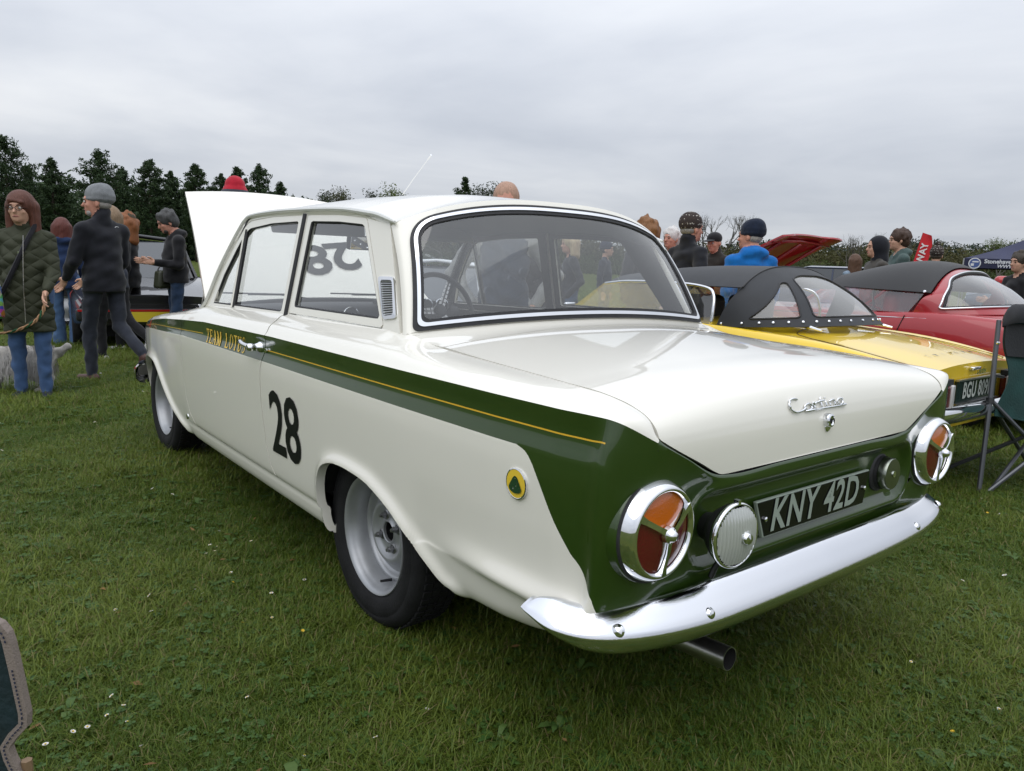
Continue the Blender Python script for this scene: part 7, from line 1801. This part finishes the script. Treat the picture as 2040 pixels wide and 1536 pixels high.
def chair_left():
    o = np.array([-.734, 1.680, 0.0]); rt = np.array([-.627, -.779, 0]); fw = np.array([.779, -.627, 0])
    t = thing('canvas_chair', 'green canvas chair corner with beige stitched edging at the lower left', 'chair', tuple(o))
    out = [(0, .560), (-.004, .575), (-.014, .589), (-.030, .596), (-.40, .600), (-.40, .20), (.010, .20), (.004, .33), (-.012, .372), (-.016, .388), (-.004, .405), (.014, .425), (.016, .445), (.006, .52)]
    pts = np.array(out); n = len(pts)
    def edge(off):
        c = []
        for i in range(n):
            a, b, d = pts[i-1], pts[i], pts[(i+1) % n]; t1 = (b-a)/np.linalg.norm(b-a); t2 = (d-b)/np.linalg.norm(d-b); nn = np.array([-(t1+t2)[1], (t1+t2)[0]]); nn /= np.linalg.norm(nn); c.append(b+nn*off)
        return np.array(c)
    P3 = lambda q, d: tuple(rt*q[0]+fw*d+np.array([0, 0, q[1]]))
    def prism(poly, d0, d1, nm, m):
        k = len(poly); V = [P3(q, d0) for q in poly]+[P3(q, d1) for q in poly]; F = [tuple(range(k)), tuple(range(2*k-1, k-1, -1))]+[(i, i+k, (i+1) % k+k, (i+1) % k) for i in range(k)]
        return meshobj(nm, np.array(V), F, m, t, smooth=False)
    prism(edge(.005), .002, .007, 'fabric', pmat('chair_dark_teal', (.003, .016, .020), .75, bump=.3, bscale=90, var=.3, vscale=9))
    inn = edge(.0135); V = []; F = []
    for d in (-.003, .010):
        b = len(V); V += [P3(q, d) for q in pts]+[P3(q, d) for q in inn]; F += [(b+i, b+(i+1) % n, b+n+(i+1) % n, b+n+i) for i in range(n)]
    F += [(i, i+2*n, (i+1) % n+2*n, (i+1) % n) for i in range(n)]
    meshobj('edging', np.array(V), F, BEIGE, t, smooth=False)
    mid = edge(.0070); cum = 0; mb = MB()
    for i in list(range(n-1)):
        a, b = mid[i], mid[i+1]; L = np.linalg.norm(b-a)
        if a[0] < -.06 and b[0] < -.06: continue
        k = max(1, int(L/.0062))
        for j in range(k):
            q0 = a+(b-a)*(j+.25)/k; q1 = a+(b-a)*(j+.75)/k; mb.tube([P3(q0, -.0045), P3(q1, -.0045)], .0011, 5)
    st = mb.build('stitching', NAVYS, t); st['kind'] = 'stuff'
    for a in (-.10, -.38): MB().tube([P3((a, .57), .025), P3((a, 0), .03)], .011, 8).build('leg', TUBE, t)
    MB().tube([P3((.000, .36), .012), P3((.004, .20), .012)], .008, 6).build('arm_wood', pmat('chair_wood', (.20, .13, .07), .6), t)
chair_left()
def gazebo():
    C0 = np.array([9.69, -29.0, 0]); rt = np.array([-.946, -.326, 0]); fw = np.array([.326, -.946, 0]); t = thing('gazebo', 'dark navy pop-up gazebo with white club lettering on its valance', 'gazebo', tuple(C0))
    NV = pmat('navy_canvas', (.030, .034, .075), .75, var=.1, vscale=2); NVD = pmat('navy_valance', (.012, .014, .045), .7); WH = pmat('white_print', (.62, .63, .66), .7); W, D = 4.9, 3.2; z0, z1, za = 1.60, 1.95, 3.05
    c = [rt*0, rt*W, rt*W+fw*D, fw*D]; ap = rt*W/2+fw*D/2+np.array([0, 0, za]); V = []; F = []; n = 12
    for k in range(4):
        a, b = c[k], c[(k+1) % 4]; base = len(V)
        for i in range(n+1):
            for j in range(n+1):
                u, v = i/n, j/n; e = a+(b-a)*u+np.array([0, 0, z1]); p = e+(ap-e)*v; p[2] -= .16*math.sin(math.pi*v)*(.6+.4*math.sin(math.pi*u)); V.append(p)
        F += [(base+i*(n+1)+j, base+(i+1)*(n+1)+j, base+(i+1)*(n+1)+j+1, base+i*(n+1)+j+1) for i in range(n) for j in range(n)]
    meshobj('canopy', np.array(V), F, NV, t)
    for k in range(4):
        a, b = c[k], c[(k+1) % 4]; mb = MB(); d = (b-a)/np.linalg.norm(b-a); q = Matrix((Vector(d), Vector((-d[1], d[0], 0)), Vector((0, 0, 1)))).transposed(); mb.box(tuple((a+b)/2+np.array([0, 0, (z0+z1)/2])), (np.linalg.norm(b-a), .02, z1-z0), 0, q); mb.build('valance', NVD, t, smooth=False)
        MB().tube([tuple(c[k]), tuple(c[k]+np.array([0, 0, z1]))], .025, 6).build('pole', STAINLESS, t)
    def put(txt, size, x0, z, bold, shear):
        V, F = text_mesh(txt, size, shear, bold, 1.0); V[:, 0] -= V[:, 0].min(); meshobj('lettering', np.array([rt*(x0+v[0])-fw*.03+np.array([0, 0, z+v[1]]) for v in V]), [tuple(f) for f in F], WH, t, smooth=False)
    put('Stonehaven and District Motor Club', .20, .66, 1.845, .006, 0); put('WWW.SDMC.CO.UK', .17, 1.08, 1.68, .004, .2)
    mb = MB(); cc = rt*.36-fw*.03+np.array([0, 0, 1.77]); mb.lathe([(.165, 0), (.185, .005), (.20, 0)], tuple(cc), tuple(-fw), 32); mb.build('logo_ring', WH, t); mb = MB(); mb.lathe([(.16, 0), (0, .003)], tuple(cc), tuple(-fw), 32); mb.build('logo_disc', pmat('logo_blue', (.06, .10, .26), .7), t)
    mb = MB(); mb.box(tuple(cc+rt*.02+np.array([0, 0, .06])-fw*.005), (.2, .004, .05), 0, Matrix((Vector(rt), Vector(fw), Vector((0, 0, 1)))).transposed()); mb.box(tuple(cc-rt*.07+np.array([0, 0, -.05])-fw*.005), (.10, .004, .09), 0, Matrix((Vector(rt), Vector(fw), Vector((0, 0, 1)))).transposed()); mb.build('logo_motif', WH, t, smooth=False)
gazebo()
def banner():
    o = np.array([9.80, -25.6, 0]); rt = np.array([-.92, -.39, 0]); t = thing('feather_banner', 'tall red feather banner with white capitals beyond the red car', 'banner', tuple(o)); RF = pmat('red_banner_cloth', (.55, .012, .02), .7, var=.08, vscale=3)
    P = lambda a, z, d=0: tuple(rt*a+np.array([0, 0, z])+np.array([.39, -.92, 0])*d); V = []; n = 16
    for i in range(n+1):
        z = .9+1.80*i/n; l = -.34+.34*((z-.9)/1.8); r = l+.36+.07*math.sin(math.pi*i/n)-.10*max(0, (z-2.3)/.4)
        for j in range(6): u = j/5; V.append(P(l+(r-l)*u, z-(.09*u if i == n else .0), .03*math.sin(u*5+z*2)))
    F = [(i*6+j, (i+1)*6+j, (i+1)*6+j+1, i*6+j+1) for i in range(n) for j in range(5)]; meshobj('flag', np.array(V), F, RF, t)
    MB().tube([P(-.52, 0), P(-.35, .9), P(0, 2.7)], [.02, .015, .008], 8).build('pole', BLACK, t)
    V, F = text_mesh('WAY', .30, 0, .008, 1.0); V[:, 0] -= V[:, 0].max()
    meshobj('lettering', np.array([P(-.34+.34*((2.36+v[0]-.9)/1.8)+.19-v[1], 2.36+v[0], -.045) for v in V]), [tuple(f) for f in F], pmat_once('banner_white', (.7, .68, .68), .7), t, smooth=False)
banner()
def tractor():
    rt = np.array([-.951, -.309, 0]); t = thing('tractor', 'old red tractor with a silver side strip at the right edge', 'tractor', (1.92, -9.60, 0), math.atan2(rt[1], rt[0]))
    mb = MB(); mb.box((.80, 0, 1.06), (1.60, .55, .30)); a = mb.build('bonnet', REDB, t); apply_bevel(a, .06, 3)
    mb = MB(); mb.box((.80, 0, .70), (1.4, .38, .40)); a = mb.build('engine', DARK, t)
    for s in (1, -1):
        mb = MB(); mb.box((.82, s*.278, 1.055), (1.5, .006, .055)); mb.build('side_strip', pmat_once('strip_silver', (.55, .55, .55), .4), t, smooth=False)
        V, F = text_mesh('MASSEY', .058, 0, .001, 1.5); meshobj('lettering', np.array([(.48+s*v[0], s*.283, 1.055+v[1]) for v in V]), [tuple(f) for f in F], BLACK, t, smooth=False)
        simple_wheel(t, .25, s*.62, .36, s, REDB, .16); simple_wheel(t, 2.15, s*.70, .62, s, REDB, .28)
        mb = MB(); mb.tube([(2.15+.68*math.cos(a), s*.66, .62+.68*math.sin(a)) for a in np.linspace(.2, 2.9, 20)], .10, 4); mb.build('mudguard', REDB, t)
    mb = MB(); mb.box((.25, 0, .42), (.10, 1.1, .10)); mb.box((1.9, 0, .62), (.9, .5, .4)); mb.build('axle', DARK, t)
    mb = MB(); mb.box((2.25, 0, 1.10), (.40, .44, .06)); a = mb.build('seat', BLACK, t); apply_bevel(a, .02, 2)
    mb = MB(); mb.tube([(1.72+.03*math.cos(a), .20*math.sin(a), 1.32+.18*math.cos(a)) for a in np.linspace(0, 6.28, 25)[:-1]], .012, 6, closed=True); mb.tube([(1.72, 0, 1.32), (1.45, 0, 1.15)], .015, 6); mb.build('steering_wheel', BLACK, t)
tractor()
